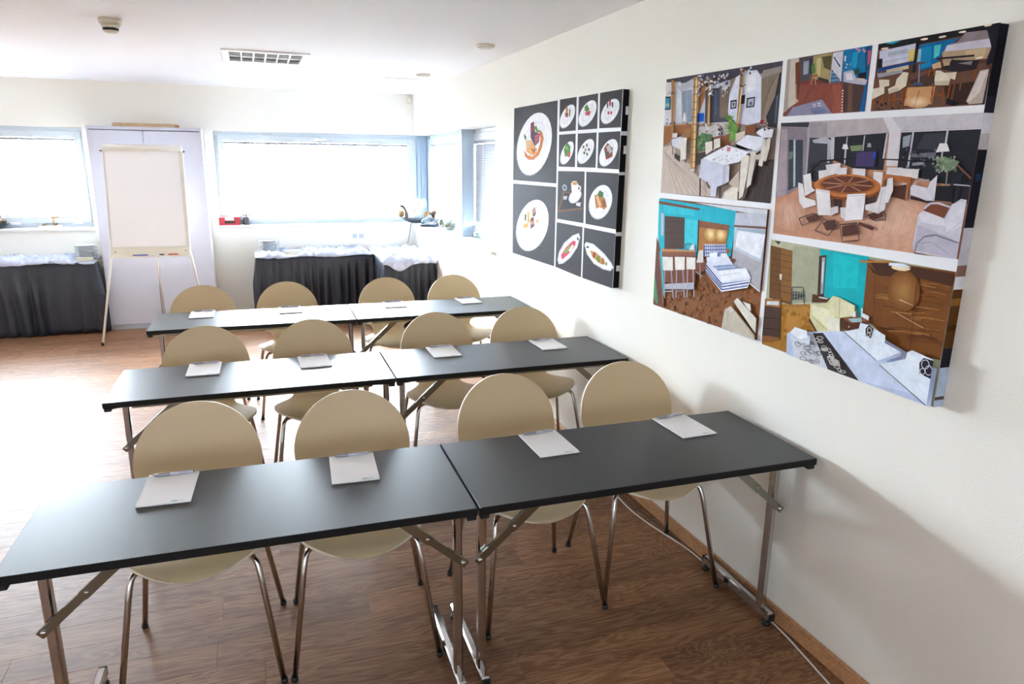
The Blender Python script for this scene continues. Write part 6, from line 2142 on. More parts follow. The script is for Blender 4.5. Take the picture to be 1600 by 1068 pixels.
90 138 96 1503,115 1504,202 1458,74 1475,60 1502,90
138 90 64 1484,302 1456,302 1409,72 1420,63
72 184 200 1473,311 1449,306 1413,134 1418,105
176 122 74 1189,467 981,463 990,388 1132,367 1140,323 1177,338
189 140 88 1052,423 1053,413 1060,403 1071,395 1085,389 1101,388 1117,390 1131,396 1140,404 1144,415 1143,426 1136,436 1124,444 1110,449 1094,450 1078,448 1065,442 1056,433
199 154 101 1057,423 1059,413 1064,405 1074,397 1087,393 1101,391 1115,393 1126,398 1135,406 1139,415 1137,425 1131,434 1121,441 1108,445 1094,446 1080,444 1069,439 1061,432
209 168 113 1063,422 1064,414 1069,407 1077,400 1088,397 1100,395 1112,397 1122,401 1130,408 1133,416 1132,424 1126,432 1118,438 1107,441 1094,442 1083,441 1073,436 1066,430
218 182 126 1068,422 1069,415 1073,409 1081,403 1090,400 1100,399 1110,400 1118,404 1124,410 1127,416 1126,423 1122,430 1114,435 1105,438 1095,439 1085,437 1077,434 1071,428
228 196 138 1074,421 1075,416 1078,410 1084,406 1091,404 1099,403 1108,404 1114,407 1119,411 1121,417 1121,422 1117,428 1111,432 1104,434 1095,435 1087,434 1081,431 1076,426
238 210 151 1079,421 1080,416 1083,412 1087,409 1093,407 1099,407 1105,408 1110,410 1114,413 1116,417 1115,422 1112,425 1108,429 1102,431 1096,431 1090,430 1085,428 1081,425
248 224 164 1085,420 1085,417 1087,414 1090,412 1094,411 1099,410 1103,411 1106,413 1109,415 1110,418 1110,421 1108,423 1105,426 1101,427 1096,427 1092,427 1089,425 1086,423
189 140 88 989,427 990,417 995,407 1005,400 1018,395 1032,394 1045,396 1057,401 1065,409 1069,419 1068,429 1062,439 1052,446 1039,451 1025,452 1012,450 1001,444 993,436
199 154 101 994,426 994,418 999,409 1008,403 1019,399 1031,397 1043,399 1054,404 1061,411 1064,420 1063,429 1058,437 1049,444 1038,448 1026,449 1014,447 1004,442 997,435
209 168 113 998,426 999,418 1003,411 1011,406 1020,402 1031,401 1041,402 1050,407 1056,413 1059,420 1058,428 1054,435 1046,441 1037,444 1026,445 1016,443 1007,439 1001,433
218 182 126 1003,425 1004,419 1007,413 1014,408 1022,405 1030,404 1039,406 1047,409 1052,414 1054,421 1054,427 1050,433 1044,438 1035,441 1027,442 1018,440 1011,437 1006,432
228 196 138 1008,425 1008,420 1011,415 1016,411 1023,409 1030,408 1037,409 1043,412 1047,416 1049,421 1049,426 1046,431 1041,435 1034,437 1027,438 1020,437 1014,434 1010,430
238 210 151 1013,425 1013,421 1015,417 1019,414 1024,412 1030,412 1035,412 1040,415 1043,418 1044,422 1044,426 1042,429 1038,432 1033,434 1027,435 1022,434 1017,432 1014,428
248 224 164 1018,424 1018,421 1019,419 1022,417 1026,415 1029,415 1033,416 1036,417 1038,419 1039,422 1039,425 1038,427 1035,429 1031,431 1028,431 1024,430 1021,429 1019,427
138 90 64 1189,467 979,464 987,443 1188,439
42 32 28 1189,468 1181,338 1173,339 1181,469
232 234 244 1135,374 990,389 980,350 1126,325
106 118 168 1134,373 1125,327 1119,328 1127,374
106 118 168 1121,374 1113,329 1107,329 1115,375
106 118 168 1108,376 1100,330 1094,331 1102,376
106 118 168 1095,377 1087,332 1081,333 1089,378
106 118 168 1083,378 1075,333 1069,334 1077,379
106 118 168 1070,380 1062,335 1057,336 1065,380
106 118 168 1058,381 1050,336 1044,337 1052,382
106 118 168 1046,382 1038,338 1032,339 1040,383
106 118 168 1034,384 1026,339 1020,340 1028,384
106 118 168 1022,385 1014,341 1008,342 1016,386
106 118 168 1010,386 1002,342 996,343 1004,387
106 118 168 998,387 990,344 985,344 992,388
106 118 168 1133,363 986,380 987,384 1134,367
106 118 168 1131,349 984,368 985,372 1132,354
106 118 168 1130,336 983,355 983,359 1130,340
122 74 48 984,343 924,339 927,323 959,333
160 106 68 986,372 963,375 964,357 983,355
236 239 248 1111,302 994,240 993,201 1110,265
236 239 248 993,238 822,283 836,243 996,200
90 102 152 1114,291 997,228 991,233 1107,295
90 102 152 994,229 825,274 827,279 997,234
90 102 152 1112,279 996,218 990,222 1106,283
90 102 152 993,218 830,261 832,266 995,223
90 102 152 1111,267 995,207 988,212 1104,271
90 102 152 991,207 834,249 836,253 993,212
226 230 244 1110,323 979,353 926,310 822,285 829,274 993,234 1102,297
143 156 192 1065,294 947,316 885,310 1018,278
216 222 240 1049,286 918,311 919,313 1050,288
242 244 250 1089,344 1038,352 1040,333 1085,324
242 244 250 1018,350 979,356 977,341 1010,333
122 136 180 1041,347 1021,351 1017,339 1038,335
244 246 252 1021,281 856,315 828,288 994,240
208 214 232 1011,261 888,291 889,293 1012,264
122 70 48 1445,290 1183,319 1175,205 1418,173
138 90 68 1449,308 1184,337 1183,319 1447,290
192 138 96 1453,320 1185,342 1184,337 1452,307
184 180 192 1411,165 1186,208 1184,179 1412,141
236 232 224 1444,285 1358,294 1350,235 1428,225
236 232 224 1342,297 1265,306 1260,251 1332,240
236 232 224 1252,307 1185,313 1181,264 1246,255
168 168 178 1420,225 1407,100 1399,102 1413,226
168 168 178 1367,233 1336,113 1329,114 1359,234
168 168 178 1324,242 1315,120 1308,121 1317,243
168 168 178 1276,249 1250,132 1243,133 1269,250
168 168 178 1240,255 1229,135 1223,137 1233,256
168 168 178 1201,261 1178,148 1172,149 1194,262
168 168 178 1405,130 1336,143 1337,147 1406,134
168 168 178 1314,147 1249,160 1250,163 1314,150
168 168 178 1229,170 1182,179 1183,183 1230,173
122 70 48 1182,300 1113,316 1107,272 1169,244
224 220 212 1163,346 1134,351 1127,300 1175,293 1174,304
154 154 164 1154,294 1142,230 1137,231 1149,295
154 154 164 1177,255 1127,241 1124,244 1174,258
90 90 100 1215,356 1218,350 1213,349 1210,356
90 90 100 1218,351 1227,345 1224,343 1214,348
90 90 100 1226,345 1240,342 1239,339 1225,342
90 90 100 1239,342 1254,342 1255,339 1240,339
90 90 100 1253,342 1264,345 1267,342 1256,339
90 90 100 1263,345 1268,351 1273,349 1268,343
90 90 100 1268,350 1264,356 1270,357 1273,350
90 90 100 1265,355 1255,361 1259,363 1269,358
90 90 100 1256,361 1242,364 1244,367 1258,364
90 90 100 1243,364 1229,364 1228,367 1243,367
90 90 100 1230,364 1219,361 1216,363 1227,367
90 90 100 1220,361 1215,355 1210,357 1215,363
216 220 228 1219,362 1201,368 1193,344 1236,339
200 191 174 971,60 960,137 925,157 899,144 768,66 767,55
216 208 196 955,136 925,155 904,144 921,128
226 220 208 767,83 909,177 889,196 769,139 767,107
176 166 144 767,62 907,152 895,145 767,74
242 238 230 856,187 810,185 802,159 826,167
184 174 156 938,134 944,63 940,63 934,134''',
'P6':'''176 174 144 745,433 14,421 18,42 740,48
184 182 156 745,433 507,426 505,383 739,390
58 58 52 727,430 694,430 704,418
111 74 40 744,412 631,405 612,219 725,224
138 96 52 689,407 631,404 611,230 663,225
90 58 30 741,389 631,385 630,387 741,391
90 58 30 738,367 627,364 627,366 737,369
90 58 30 734,345 624,343 624,345 734,347
90 58 30 731,323 621,322 620,323 731,325
90 58 30 728,301 617,300 617,302 727,303
90 58 30 725,278 614,279 614,281 724,280
90 58 30 721,256 611,257 611,259 721,258
224 216 200 684,317 671,319 670,298 679,297
169 170 146 633,421 507,424 488,246 609,221
216 212 196 603,221 511,245 512,247 604,224
37 180 188 507,426 319,426 303,426 295,238 310,238 329,270 438,272 461,274
60 196 200 447,419 340,416 331,325 429,309
74 44 32 505,403 474,410 464,273 492,265
160 176 184 492,399 478,402 469,284 480,280
216 224 228 488,386 481,388 476,319 483,318
168 120 60 727,201 509,240 500,172 463,154 597,49 738,49
188 138 74 615,211 533,227 525,180 583,118 634,106
184 138 74 520,126 515,132 510,129 514,123
154 106 50 616,192 607,203 595,196 604,185
184 138 74 625,185 620,191 614,187 619,182
154 106 50 524,159 516,170 505,163 513,153
184 138 74 583,168 577,175 570,171 575,164
154 106 50 546,184 537,196 525,189 534,177
184 138 74 591,117 586,123 579,120 584,113
184 138 74 632,205 626,212 618,208 624,200
184 138 74 591,176 583,184 574,179 581,170
154 106 50 525,180 519,188 511,183 517,175
154 106 50 557,183 547,195 535,188 544,176
154 106 50 633,122 624,133 613,127 622,116
154 106 50 572,192 566,199 559,194 564,187
154 106 50 583,125 577,133 569,128 575,120
154 106 50 538,175 531,185 522,179 529,170
184 138 74 595,190 589,198 581,193 587,186
154 106 50 540,158 532,169 521,162 529,152
154 106 50 609,105 600,115 589,109 598,98
184 138 74 620,187 612,196 603,190 610,181
184 138 74 551,186 547,191 542,188 546,183
184 138 74 532,215 525,224 515,219 522,210
184 138 74 627,183 618,195 605,187 615,176
184 138 74 560,206 555,213 548,209 553,202
184 138 74 541,218 532,230 521,222 529,211
184 138 74 651,163 645,170 637,166 643,159
184 138 74 635,99 631,104 625,101 630,96
184 138 74 616,196 606,208 593,201 603,189
184 138 74 595,214 588,224 578,218 585,209
184 138 74 643,201 637,209 629,204 635,197
184 138 74 617,156 611,163 603,159 609,151
184 138 74 535,144 526,155 515,149 523,137
154 106 50 599,189 591,199 580,193 588,183
184 138 74 555,220 546,230 535,224 544,213
154 106 50 582,131 575,139 566,134 573,125
154 106 50 629,100 623,107 615,103 621,96
184 138 74 569,143 559,155 547,148 556,135
154 106 50 627,194 621,200 615,196 620,190
184 138 74 575,163 565,175 552,167 562,155
154 106 50 529,202 523,210 514,205 521,197
154 106 50 653,178 644,189 632,182 641,171
58 58 66 612,280 559,289 559,292 612,283
58 58 66 614,282 609,220 605,221 610,282
58 58 66 561,287 547,232 543,233 557,288
58 58 66 610,252 547,266 548,268 611,255
58 58 66 604,268 602,238 598,239 600,269
58 58 66 592,270 589,240 585,241 587,271
58 58 66 579,272 576,243 572,243 575,273
58 58 66 567,274 563,245 559,246 563,275
58 58 66 608,238 546,263 548,266 610,241
74 50 38 742,218 664,229 658,201 646,93 739,81
168 112 64 738,219 662,229 658,201 740,192
216 224 224 731,211 669,221 668,207 731,198
44 28 20 741,146 655,159 655,162 741,149
44 28 20 739,107 649,119 649,123 739,110
138 92 52 739,81 646,94 645,86 737,56
90 52 32 513,275 437,274 436,261 512,247
200 208 208 484,272 442,274 445,269 481,267
122 76 42 305,417 14,421 14,421 17,178 110,175 178,184 284,241 297,249
168 122 72 122,275 71,283 71,286 122,278
168 122 72 71,283 21,285 21,288 71,286
90 53 29 107,230 80,238 81,241 108,234
90 53 29 81,238 53,237 53,241 80,241
78 46 26 229,288 184,292 184,294 229,290
78 46 26 184,292 141,296 141,298 184,294
138 90 50 245,299 184,305 184,307 245,301
138 90 50 184,305 126,309 126,311 184,307
90 53 29 164,371 141,377 142,381 165,375
90 53 29 142,377 119,374 118,378 142,381
154 106 62 75,253 51,252 51,254 75,255
154 106 62 51,252 29,258 29,260 51,254
168 122 72 138,290 111,289 111,291 138,292
168 122 72 111,289 85,295 86,297 111,291
154 106 62 231,307 193,313 193,315 232,309
154 106 62 193,313 155,313 155,315 193,315
168 122 72 146,227 102,237 102,239 146,230
168 122 72 102,236 59,238 59,240 102,239
138 90 50 167,222 135,230 136,232 167,225
138 90 50 135,230 103,230 103,233 135,232
106 64 34 97,357 59,366 59,369 98,361
106 64 34 59,366 20,362 20,366 59,369
90 53 29 192,224 146,229 147,232 192,226
90 53 29 146,229 103,234 103,237 147,232
154 106 62 82,283 60,281 59,285 81,286
154 106 62 59,281 39,287 40,290 60,284
138 90 50 211,320 167,322 167,324 211,321
138 90 50 167,322 126,326 126,328 168,324
90 53 29 93,244 75,245 75,247 93,246
90 53 29 75,245 57,248 57,250 75,247
168 122 72 254,307 222,312 222,315 255,310
168 122 72 222,312 190,312 190,315 222,315
154 106 62 249,318 227,321 227,325 250,322
154 106 62 227,321 205,322 205,325 227,325
78 46 26 131,303 111,305 111,308 132,306
78 46 26 111,305 91,307 91,309 111,308
138 90 50 165,350 111,360 112,363 166,353
138 90 50 112,360 59,357 58,360 112,363
106 64 34 132,211 80,224 81,228 133,215
106 64 34 81,224 29,224 29,228 80,228
138 90 50 78,261 50,266 50,267 78,263
138 90 50 50,266 21,267 21,269 50,267
138 90 50 119,376 90,377 90,381 119,380
138 90 50 90,377 61,379 61,383 90,381
168 122 72 182,362 121,370 122,373 183,365
168 122 72 122,370 63,369 63,372 122,373
138 90 50 202,332 177,333 177,337 202,336
138 90 50 177,333 153,335 153,339 177,337
154 106 62 101,374 60,380 60,382 101,376
154 106 62 60,380 20,378 19,380 60,382
106 64 34 92,247 60,250 60,253 92,250
106 64 34 60,250 29,254 29,257 60,253
106 64 34 193,229 143,240 143,243 194,233
106 64 34 143,240 93,241 93,244 143,243
106 64 34 116,209 69,217 69,220 116,212
106 64 34 69,217 23,221 23,224 69,220
168 122 72 183,397 154,400 155,403 183,399
168 122 72 154,400 126,399 125,401 154,403
106 64 34 140,298 107,300 107,303 140,301
106 64 34 107,300 75,304 75,307 107,303
168 122 72 194,219 137,231 138,233 195,222
168 122 72 138,231 82,233 82,236 137,233
154 106 62 257,313 190,318 190,322 257,317
154 106 62 190,318 127,323 127,326 190,322
168 122 72 137,304 88,309 89,312 137,306
168 122 72 89,309 41,312 41,314 89,312
106 64 34 158,215 98,223 98,226 158,218
106 64 34 98,223 41,229 41,232 98,226
154 106 62 126,271 107,271 107,274 126,274
154 106 62 107,271 89,275 90,278 108,274
168 122 72 135,368 110,370 110,372 135,370
168 122 72 110,370 86,371 86,372 110,372
106 64 34 230,341 205,343 205,347 230,346
106 64 34 205,343 181,345 181,349 205,347
168 122 72 190,277 156,281 156,284 191,280
168 122 72 156,281 122,284 123,287 156,284
138 90 50 105,360 88,357 87,361 105,364
138 90 50 87,357 72,362 73,365 88,361
90 53 29 123,221 83,230 83,233 124,224
90 53 29 83,230 42,231 42,234 83,233
106 64 34 180,335 119,340 119,344 180,339
106 64 34 119,340 61,343 61,347 119,344
106 64 34 115,320 72,329 72,331 116,323
106 64 34 72,329 28,327 28,330 72,331
154 106 62 184,315 157,319 157,322 184,318
154 106 62 157,319 130,319 130,322 157,322
78 46 26 222,222 198,224 198,228 222,226
78 46 26 198,224 174,228 175,231 198,228
138 90 50 107,342 67,349 67,351 107,344
138 90 50 67,349 27,347 27,350 67,351
154 106 62 90,352 58,357 58,360 90,354
154 106 62 58,357 26,356 26,358 58,360
74 44 28 297,418 224,418 17,415 16,383 145,390 254,376
123 78 43 106,347 107,327 115,310 128,296 145,288 164,287 184,293 200,306 212,324 217,345 216,366 207,384 193,397 175,404 156,404 138,397 122,385 111,367
126 82 46 109,347 110,329 117,312 130,299 146,291 164,290 182,296 198,308 209,325 214,345 212,364 204,382 191,394 175,401 156,401 139,394 124,382 114,366
130 85 48 112,347 113,330 120,314 132,302 147,295 164,294 181,300 195,311 206,327 210,345 209,363 201,379 189,391 174,397 157,397 140,391 127,380 117,365
133 89 51 116,347 117,331 123,316 134,305 148,298 164,298 179,303 193,313 202,328 207,345 205,362 199,377 187,388 173,394 157,394 142,388 129,378 120,363
137 92 53 119,347 120,332 126,318 136,308 149,302 163,301 178,306 190,316 199,329 203,345 202,361 196,375 185,385 172,390 157,390 143,385 131,375 123,362
140 96 56 122,347 123,333 128,321 138,311 150,305 163,305 176,309 188,318 196,331 200,345 199,360 193,372 183,382 171,387 157,387 144,382 133,373 126,361
144 99 58 125,347 126,334 131,323 140,314 151,309 163,309 175,313 185,321 193,332 196,345 195,358 190,370 181,379 170,383 158,383 146,379 136,371 129,360
147 103 61 129,347 129,335 134,325 142,317 152,313 163,312 174,316 183,323 190,334 193,345 192,357 187,368 179,376 169,380 158,380 147,376 138,368 132,358
150 106 63 132,347 133,336 137,327 144,320 152,316 162,316 172,319 181,326 187,335 189,345 188,356 184,365 177,372 168,376 158,376 149,373 140,366 135,357
154 110 66 135,347 136,338 139,329 145,323 153,320 162,319 171,322 178,328 183,336 186,346 185,355 181,363 175,369 167,373 158,373 150,370 143,364 138,356
157 113 68 139,347 139,339 142,332 147,326 154,323 162,323 169,326 176,331 180,338 182,346 182,354 179,361 173,366 166,369 159,369 151,367 145,361 141,355
161 117 71 142,347 142,340 145,334 149,329 155,327 162,327 168,329 173,333 177,339 179,346 178,353 176,359 171,363 165,366 159,366 153,363 147,359 144,353
164 120 73 145,347 146,341 148,336 151,332 156,330 161,330 167,332 171,335 174,340 175,346 175,351 173,356 169,360 164,362 159,362 154,360 150,357 147,352
168 124 76 149,346 149,342 151,338 153,335 157,334 161,334 165,335 169,338 171,342 172,346 172,350 170,354 167,357 163,358 159,359 155,357 152,354 150,351
235 209 162 148,410 149,407 155,405 163,402 173,401 184,400 195,401 204,402 210,404 213,407 211,410 206,412 197,414 187,416 176,416 165,416 156,414 150,412
238 218 180 155,410 156,407 160,405 166,404 174,403 183,402 192,402 199,403 204,405 206,407 204,409 200,411 194,413 185,414 177,415 168,414 161,413 157,412
241 227 198 161,409 162,408 165,406 170,405 176,404 182,404 189,404 194,405 197,406 199,408 198,409 195,411 190,412 184,413 177,413 171,413 166,412 163,411
244 236 216 168,409 169,408 171,407 174,406 177,406 181,406 185,406 189,406 191,407 192,408 191,409 189,410 186,411 182,411 178,411 174,411 171,411 169,410
234 242 255 223,418 175,422 145,415 222,410
184 128 74 331,411 217,424 212,424 218,418 328,405
42 26 18 301,405 254,376 274,382
232 208 168 171,318 122,310 122,311 170,320
232 208 168 176,279 79,254 78,255 175,280
90 53 29 123,390 111,176 109,176 121,390
90 53 29 267,373 249,228 247,228 265,373
90 64 32 508,196 464,156 466,150 509,182
216 212 168 512,242 443,258 418,286 388,285 327,272 321,239 378,221 371,179 465,156 508,196
236 232 200 507,240 433,240 400,222 423,177 498,208
228 223 184 434,246 421,285 388,285 377,223 424,235
232 228 192 393,276 327,272 326,242 377,223
240 238 220 428,212 379,217 373,178 425,166
184 180 140 391,283 382,222 379,222 388,284
184 180 140 502,202 426,170 424,172 500,204
232 236 240 329,249 320,255 317,238 329,234
90 52 34 374,223 289,241 255,237 291,212 337,188 369,189
138 90 56 371,225 282,242 261,236 334,214
168 192 200 346,225 295,239 290,227 327,218
200 160 128 334,203 335,200 337,199 340,199 341,201 340,203 338,205 335,204
228 232 238 298,256 266,250 267,237 297,243
232 236 242 299,268 294,269 293,256 298,255
210 220 242 589,128 340,187 272,212 122,175 17,153 18,42 18,42 598,47 605,118
188 200 226 588,47 598,47 604,120 589,128 559,46
192 204 230 261,44 271,45 29,67 19,43 138,43
214 216 222 555,46 582,125 483,141 406,45
60 54 54 401,45 484,147 441,159 271,44
106 106 114 438,90 438,86 436,86 436,91
106 106 114 438,87 443,83 442,82 437,86
106 106 114 443,84 451,82 451,81 443,82
106 106 114 450,82 457,84 458,82 451,81
106 106 114 457,84 459,87 461,86 459,82
106 106 114 460,86 457,90 459,91 461,87
106 106 114 457,90 450,92 451,94 458,91
106 106 114 451,92 443,92 442,94 450,94
106 106 114 443,92 438,90 436,91 442,94
106 106 114 439,90 439,86 437,86 437,91
106 106 114 439,87 443,83 442,82 437,85
106 106 114 443,83 450,82 450,80 443,81
106 106 114 449,82 456,84 457,82 451,80
106 106 114 456,84 458,88 460,87 458,83
106 106 114 458,87 456,92 458,92 460,88
106 106 114 457,91 450,93 451,95 457,93
106 106 114 451,93 444,93 443,95 450,95
106 106 114 444,93 439,90 437,91 442,94
106 106 114 506,73 506,69 504,69 503,73
106 106 114 505,69 511,66 510,64 504,68
106 106 114 511,66 519,65 519,63 511,64
106 106 114 519,65 526,66 527,64 520,63
106 106 114 526,66 529,69 531,68 528,64
106 106 114 529,68 526,72 528,73 531,69
106 106 114 526,72 518,75 519,76 527,74
106 106 114 519,75 510,75 510,76 519,76
106 106 114 511,75 505,72 504,74 509,76
106 106 114 442,64 441,59 439,60 440,64
106 106 114 441,60 444,57 442,56 439,59
106 106 114 443,57 449,57 449,55 443,55
106 106 114 448,56 454,59 455,57 450,55
106 106 114 453,59 456,63 458,62 455,57
106 106 114 456,62 455,66 457,67 458,62
106 106 114 456,66 451,68 452,69 456,67
106 106 114 452,68 446,67 445,69 451,70
106 106 114 446,67 442,63 440,65 445,68
106 106 114 473,53 474,49 472,49 471,53
106 106 114 473,49 479,46 476,46 472,48
106 106 114 480,46 480,46 481,46
106 106 114 501,46 502,47 504,46
106 106 114 502,46 502,46 497,51 499,52 503,47
106 106 114 498,50 488,54 489,55 498,52
106 106 114 488,54 478,54 478,56 488,55
106 106 114 479,54 473,52 471,54 477,56
106 106 114 512,109 514,105 511,105 510,109
106 106 114 513,106 522,101 521,100 512,104
106 106 114 521,102 534,99 534,98 521,100
106 106 114 533,99 543,100 544,98 534,98
106 106 114 542,100 545,104 548,102 545,99
106 106 114 546,102 540,107 542,108 547,104
106 106 114 541,107 529,110 530,112 541,109
106 106 114 530,110 518,111 518,113 529,112
106 106 114 518,111 512,109 510,110 517,113
106 106 114 469,89 470,84 467,84 467,89
106 106 114 469,84 476,80 474,79 468,83
106 106 114 475,80 485,79 485,77 475,78
106 106 114 484,79 493,81 494,79 485,77
106 106 114 492,80 495,85 497,84 494,79
106 106 114 495,84 491,89 493,90 497,85
106 106 114 492,89 483,92 484,93 492,90
106 106 114 484,92 474,91 474,93 483,93
106 106 114 475,92 469,88 467,90 473,93
106 106 114 475,116 475,112 473,112 472,116
106 106 114 475,112 482,108 481,107 474,111
106 106 114 482,109 492,107 492,105 482,107
106 106 114 492,107 500,108 501,106 492,105
106 106 114 500,108 503,111 505,110 502,106
106 106 114 503,110 498,115 500,116 504,111
106 106 114 499,114 489,117 490,119 499,116
106 106 114 490,117 480,117 479,119 489,119
106 106 114 480,118 474,115 473,117 479,119
106 106 114 486,97 486,92 483,93 484,97
106 106 114 485,93 490,89 489,88 484,92
106 106 114 489,90 497,89 497,87 489,88
106 106 114 496,89 503,91 504,89 498,87
106 106 114 503,90 506,95 508,94 505,89
106 106 114 506,94 503,99 505,99 508,94
106 106 114 504,98 497,100 498,102 505,100
106 106 114 498,100 490,100 490,102 497,102
106 106 114 491,100 486,96 484,98 489,101
106 106 114 486,96 487,91 485,91 484,96
106 106 114 487,91 494,87 493,86 485,90
106 106 114 493,87 504,85 504,84 493,85
106 106 114 503,85 512,87 513,85 504,84
106 106 114 512,87 514,91 517,90 514,86
106 106 114 515,91 510,96 512,96 517,91
106 106 114 511,95 501,98 502,100 512,97
106 106 114 502,98 492,98 491,100 501,100
106 106 114 492,98 486,95 484,97 491,100
106 106 114 533,99 533,93 530,93 530,99
106 106 114 532,93 538,89 537,88 531,92
106 106 114 537,89 546,88 546,86 537,87
106 106 114 546,88 554,91 555,89 547,86
106 106 114 553,91 556,96 559,95 556,90
106 106 114 556,96 553,101 556,102 559,96
106 106 114 554,101 546,104 547,105 555,102
106 106 114 547,104 538,103 537,104 546,105
106 106 114 538,103 533,98 531,100 537,104
106 106 114 447,85 446,80 444,80 445,85
106 106 114 446,80 449,77 447,76 444,79
106 106 114 448,77 454,77 454,75 448,75
106 106 114 453,76 459,79 460,78 455,75
106 106 114 459,79 462,84 464,83 461,78
106 106 114 461,84 460,89 463,89 464,84
106 106 114 461,88 456,90 457,91 462,89
106 106 114 457,90 451,88 450,90 456,92
106 106 114 452,89 447,84 445,86 450,90
106 106 114 479,80 479,75 477,75 477,80
106 106 114 479,75 486,71 485,70 478,74
106 106 114 485,71 496,69 496,68 485,69
106 106 114 495,69 504,71 505,70 496,68
106 106 114 503,71 506,76 508,75 505,70
106 106 114 506,75 502,80 504,81 508,75
106 106 114 503,80 494,83 494,84 503,81
106 106 114 494,83 484,83 484,84 494,85
106 106 114 485,83 479,79 477,81 483,84
106 106 114 460,56 460,51 458,52 458,56
106 106 114 459,52 465,48 463,47 458,51
106 106 114 464,49 472,47 472,46 464,47
106 106 114 472,47 479,49 480,47 473,46
106 106 114 478,49 481,53 483,51 480,47
106 106 114 481,52 478,56 480,56 483,52
106 106 114 479,55 472,58 472,60 480,57
106 106 114 472,58 464,58 464,60 472,60
106 106 114 465,58 460,55 458,57 463,60
106 106 114 466,110 465,104 463,105 463,110
106 106 114 465,105 469,101 468,100 463,104
106 106 114 469,101 476,101 476,99 469,100
106 106 114 475,100 482,103 484,102 477,99
106 106 114 482,103 485,108 487,107 484,102
106 106 114 485,108 483,113 485,113 487,108
106 106 114 483,112 477,115 478,116 484,114
106 106 114 478,115 470,114 469,115 477,117
106 106 114 471,114 465,109 463,111 469,115
106 106 114 497,57 498,53 495,53 495,58
106 106 114 497,53 504,49 503,48 496,52
106 106 114 504,49 514,47 514,46 513,46 504,48
106 106 114 515,46 514,47 522,49 523,47 516,46
106 106 114 522,49 525,53 527,51 524,47
106 106 114 525,52 521,56 522,57 527,52
106 106 114 521,56 512,59 512,61 522,58
106 106 114 512,59 502,59 502,61 512,61
106 106 114 503,60 497,57 495,58 501,61
216 212 208 350,75 350,73 347,73 347,76
216 212 208 349,74 354,71 353,69 348,72
216 212 208 354,71 362,69 362,67 354,69
216 212 208 362,69 370,68 370,66 362,67
216 212 208 370,68 375,69 376,67 371,66
216 212 208 374,68 374,71 376,71 376,68
216 212 208 375,70 369,73 370,75 376,72
216 212 208 370,73 361,75 362,77 370,75
216 212 208 362,75 354,76 353,78 362,77
216 212 208 354,76 349,74 348,76 353,78
216 212 208 377,96 376,93 374,94 374,97
216 212 208 376,94 379,91 377,90 374,93
216 212 208 378,92 384,90 384,88 378,90
216 212 208 384,90 391,90 391,88 385,88
216 212 208 390,90 395,92 396,90 392,88
216 212 208 394,92 395,95 397,94 397,91
216 212 208 395,94 392,96 394,98 397,95
216 212 208 393,96 386,98 387,100 393,98
216 212 208 387,98 380,97 380,99 386,100
216 212 208 381,98 376,95 375,97 379,99
216 212 208 379,92 379,90 376,90 376,93
216 212 208 378,91 383,88 382,87 377,89
216 212 208 382,88 390,86 390,84 382,86
216 212 208 390,86 398,86 398,84 390,84
216 212 208 398,86 402,87 404,85 399,84
216 212 208 402,86 402,88 404,88 404,86
216 212 208 402,87 398,90 399,92 404,89
216 212 208 398,90 390,92 390,94 398,92
216 212 208 390,92 383,92 382,94 390,94
216 212 208 383,92 378,91 377,93 382,94
216 212 208 348,71 347,67 345,67 345,72
216 212 208 347,68 351,64 350,63 345,67
216 212 208 350,64 358,62 358,60 350,62
216 212 208 358,62 365,63 366,61 358,60
216 212 208 365,63 370,66 372,64 367,61
216 212 208 370,65 370,69 373,69 372,64
216 212 208 370,68 366,72 368,73 372,69
216 212 208 367,72 359,74 359,76 367,74
216 212 208 360,74 352,73 351,75 359,76
216 212 208 352,73 347,70 345,72 351,75
216 212 208 364,79 364,74 361,75 361,80
216 212 208 363,75 368,70 367,69 362,74
216 212 208 368,71 376,68 376,66 367,69
216 212 208 376,68 385,69 385,67 377,66
216 212 208 384,69 390,73 392,71 386,67
216 212 208 389,72 390,78 392,77 392,72
216 212 208 390,77 385,82 387,83 392,78
216 212 208 386,81 377,84 377,86 386,83
216 212 208 377,84 369,83 368,85 377,86
216 212 208 369,83 364,79 362,81 367,85
216 212 208 431,145 431,142 429,142 429,145
216 212 208 430,143 436,140 434,138 429,141
216 212 208 435,140 443,138 443,136 435,138
216 212 208 443,138 451,138 452,136 443,136
216 212 208 451,138 456,140 458,138 452,136
216 212 208 456,139 456,142 458,141 458,138
216 212 208 456,141 451,144 452,145 458,142
216 212 208 452,143 443,145 444,147 452,145
216 212 208 444,145 435,146 435,148 443,147
216 212 208 436,146 431,144 429,146 434,148
216 212 208 320,61 320,58 318,59 318,61
216 212 208 319,59 324,57 322,55 318,58
216 212 208 323,57 330,55 330,53 323,55
216 212 208 330,55 337,55 337,52 330,53
216 212 208 337,54 341,56 342,54 338,53
216 212 208 341,55 341,57 343,57 343,54
216 212 208 341,56 337,59 338,61 343,58
216 212 208 338,59 331,61 331,63 338,61
216 212 208 331,61 324,61 323,63 331,63
216 212 208 324,61 320,60 319,62 323,63
216 212 208 339,61 338,57 335,58 337,62
216 212 208 337,58 339,55 337,54 335,57
216 212 208 338,56 342,54 342,52 338,54
216 212 208 342,54 347,56 348,54 343,52
216 212 208 346,55 350,58 352,57 348,54
216 212 208 350,58 352,62 354,61 353,57
216 212 208 352,61 350,64 352,65 354,62
216 212 208 351,63 347,64 347,66 351,65
216 212 208 347,64 342,63 341,65 346,66
216 212 208 343,63 339,60 337,62 341,65
216 212 208 427,132 427,130 424,131 425,133
216 212 208 426,131 430,129 429,127 425,130
216 212 208 430,129 437,128 437,126 430,127
216 212 208 437,128 444,127 444,125 437,125
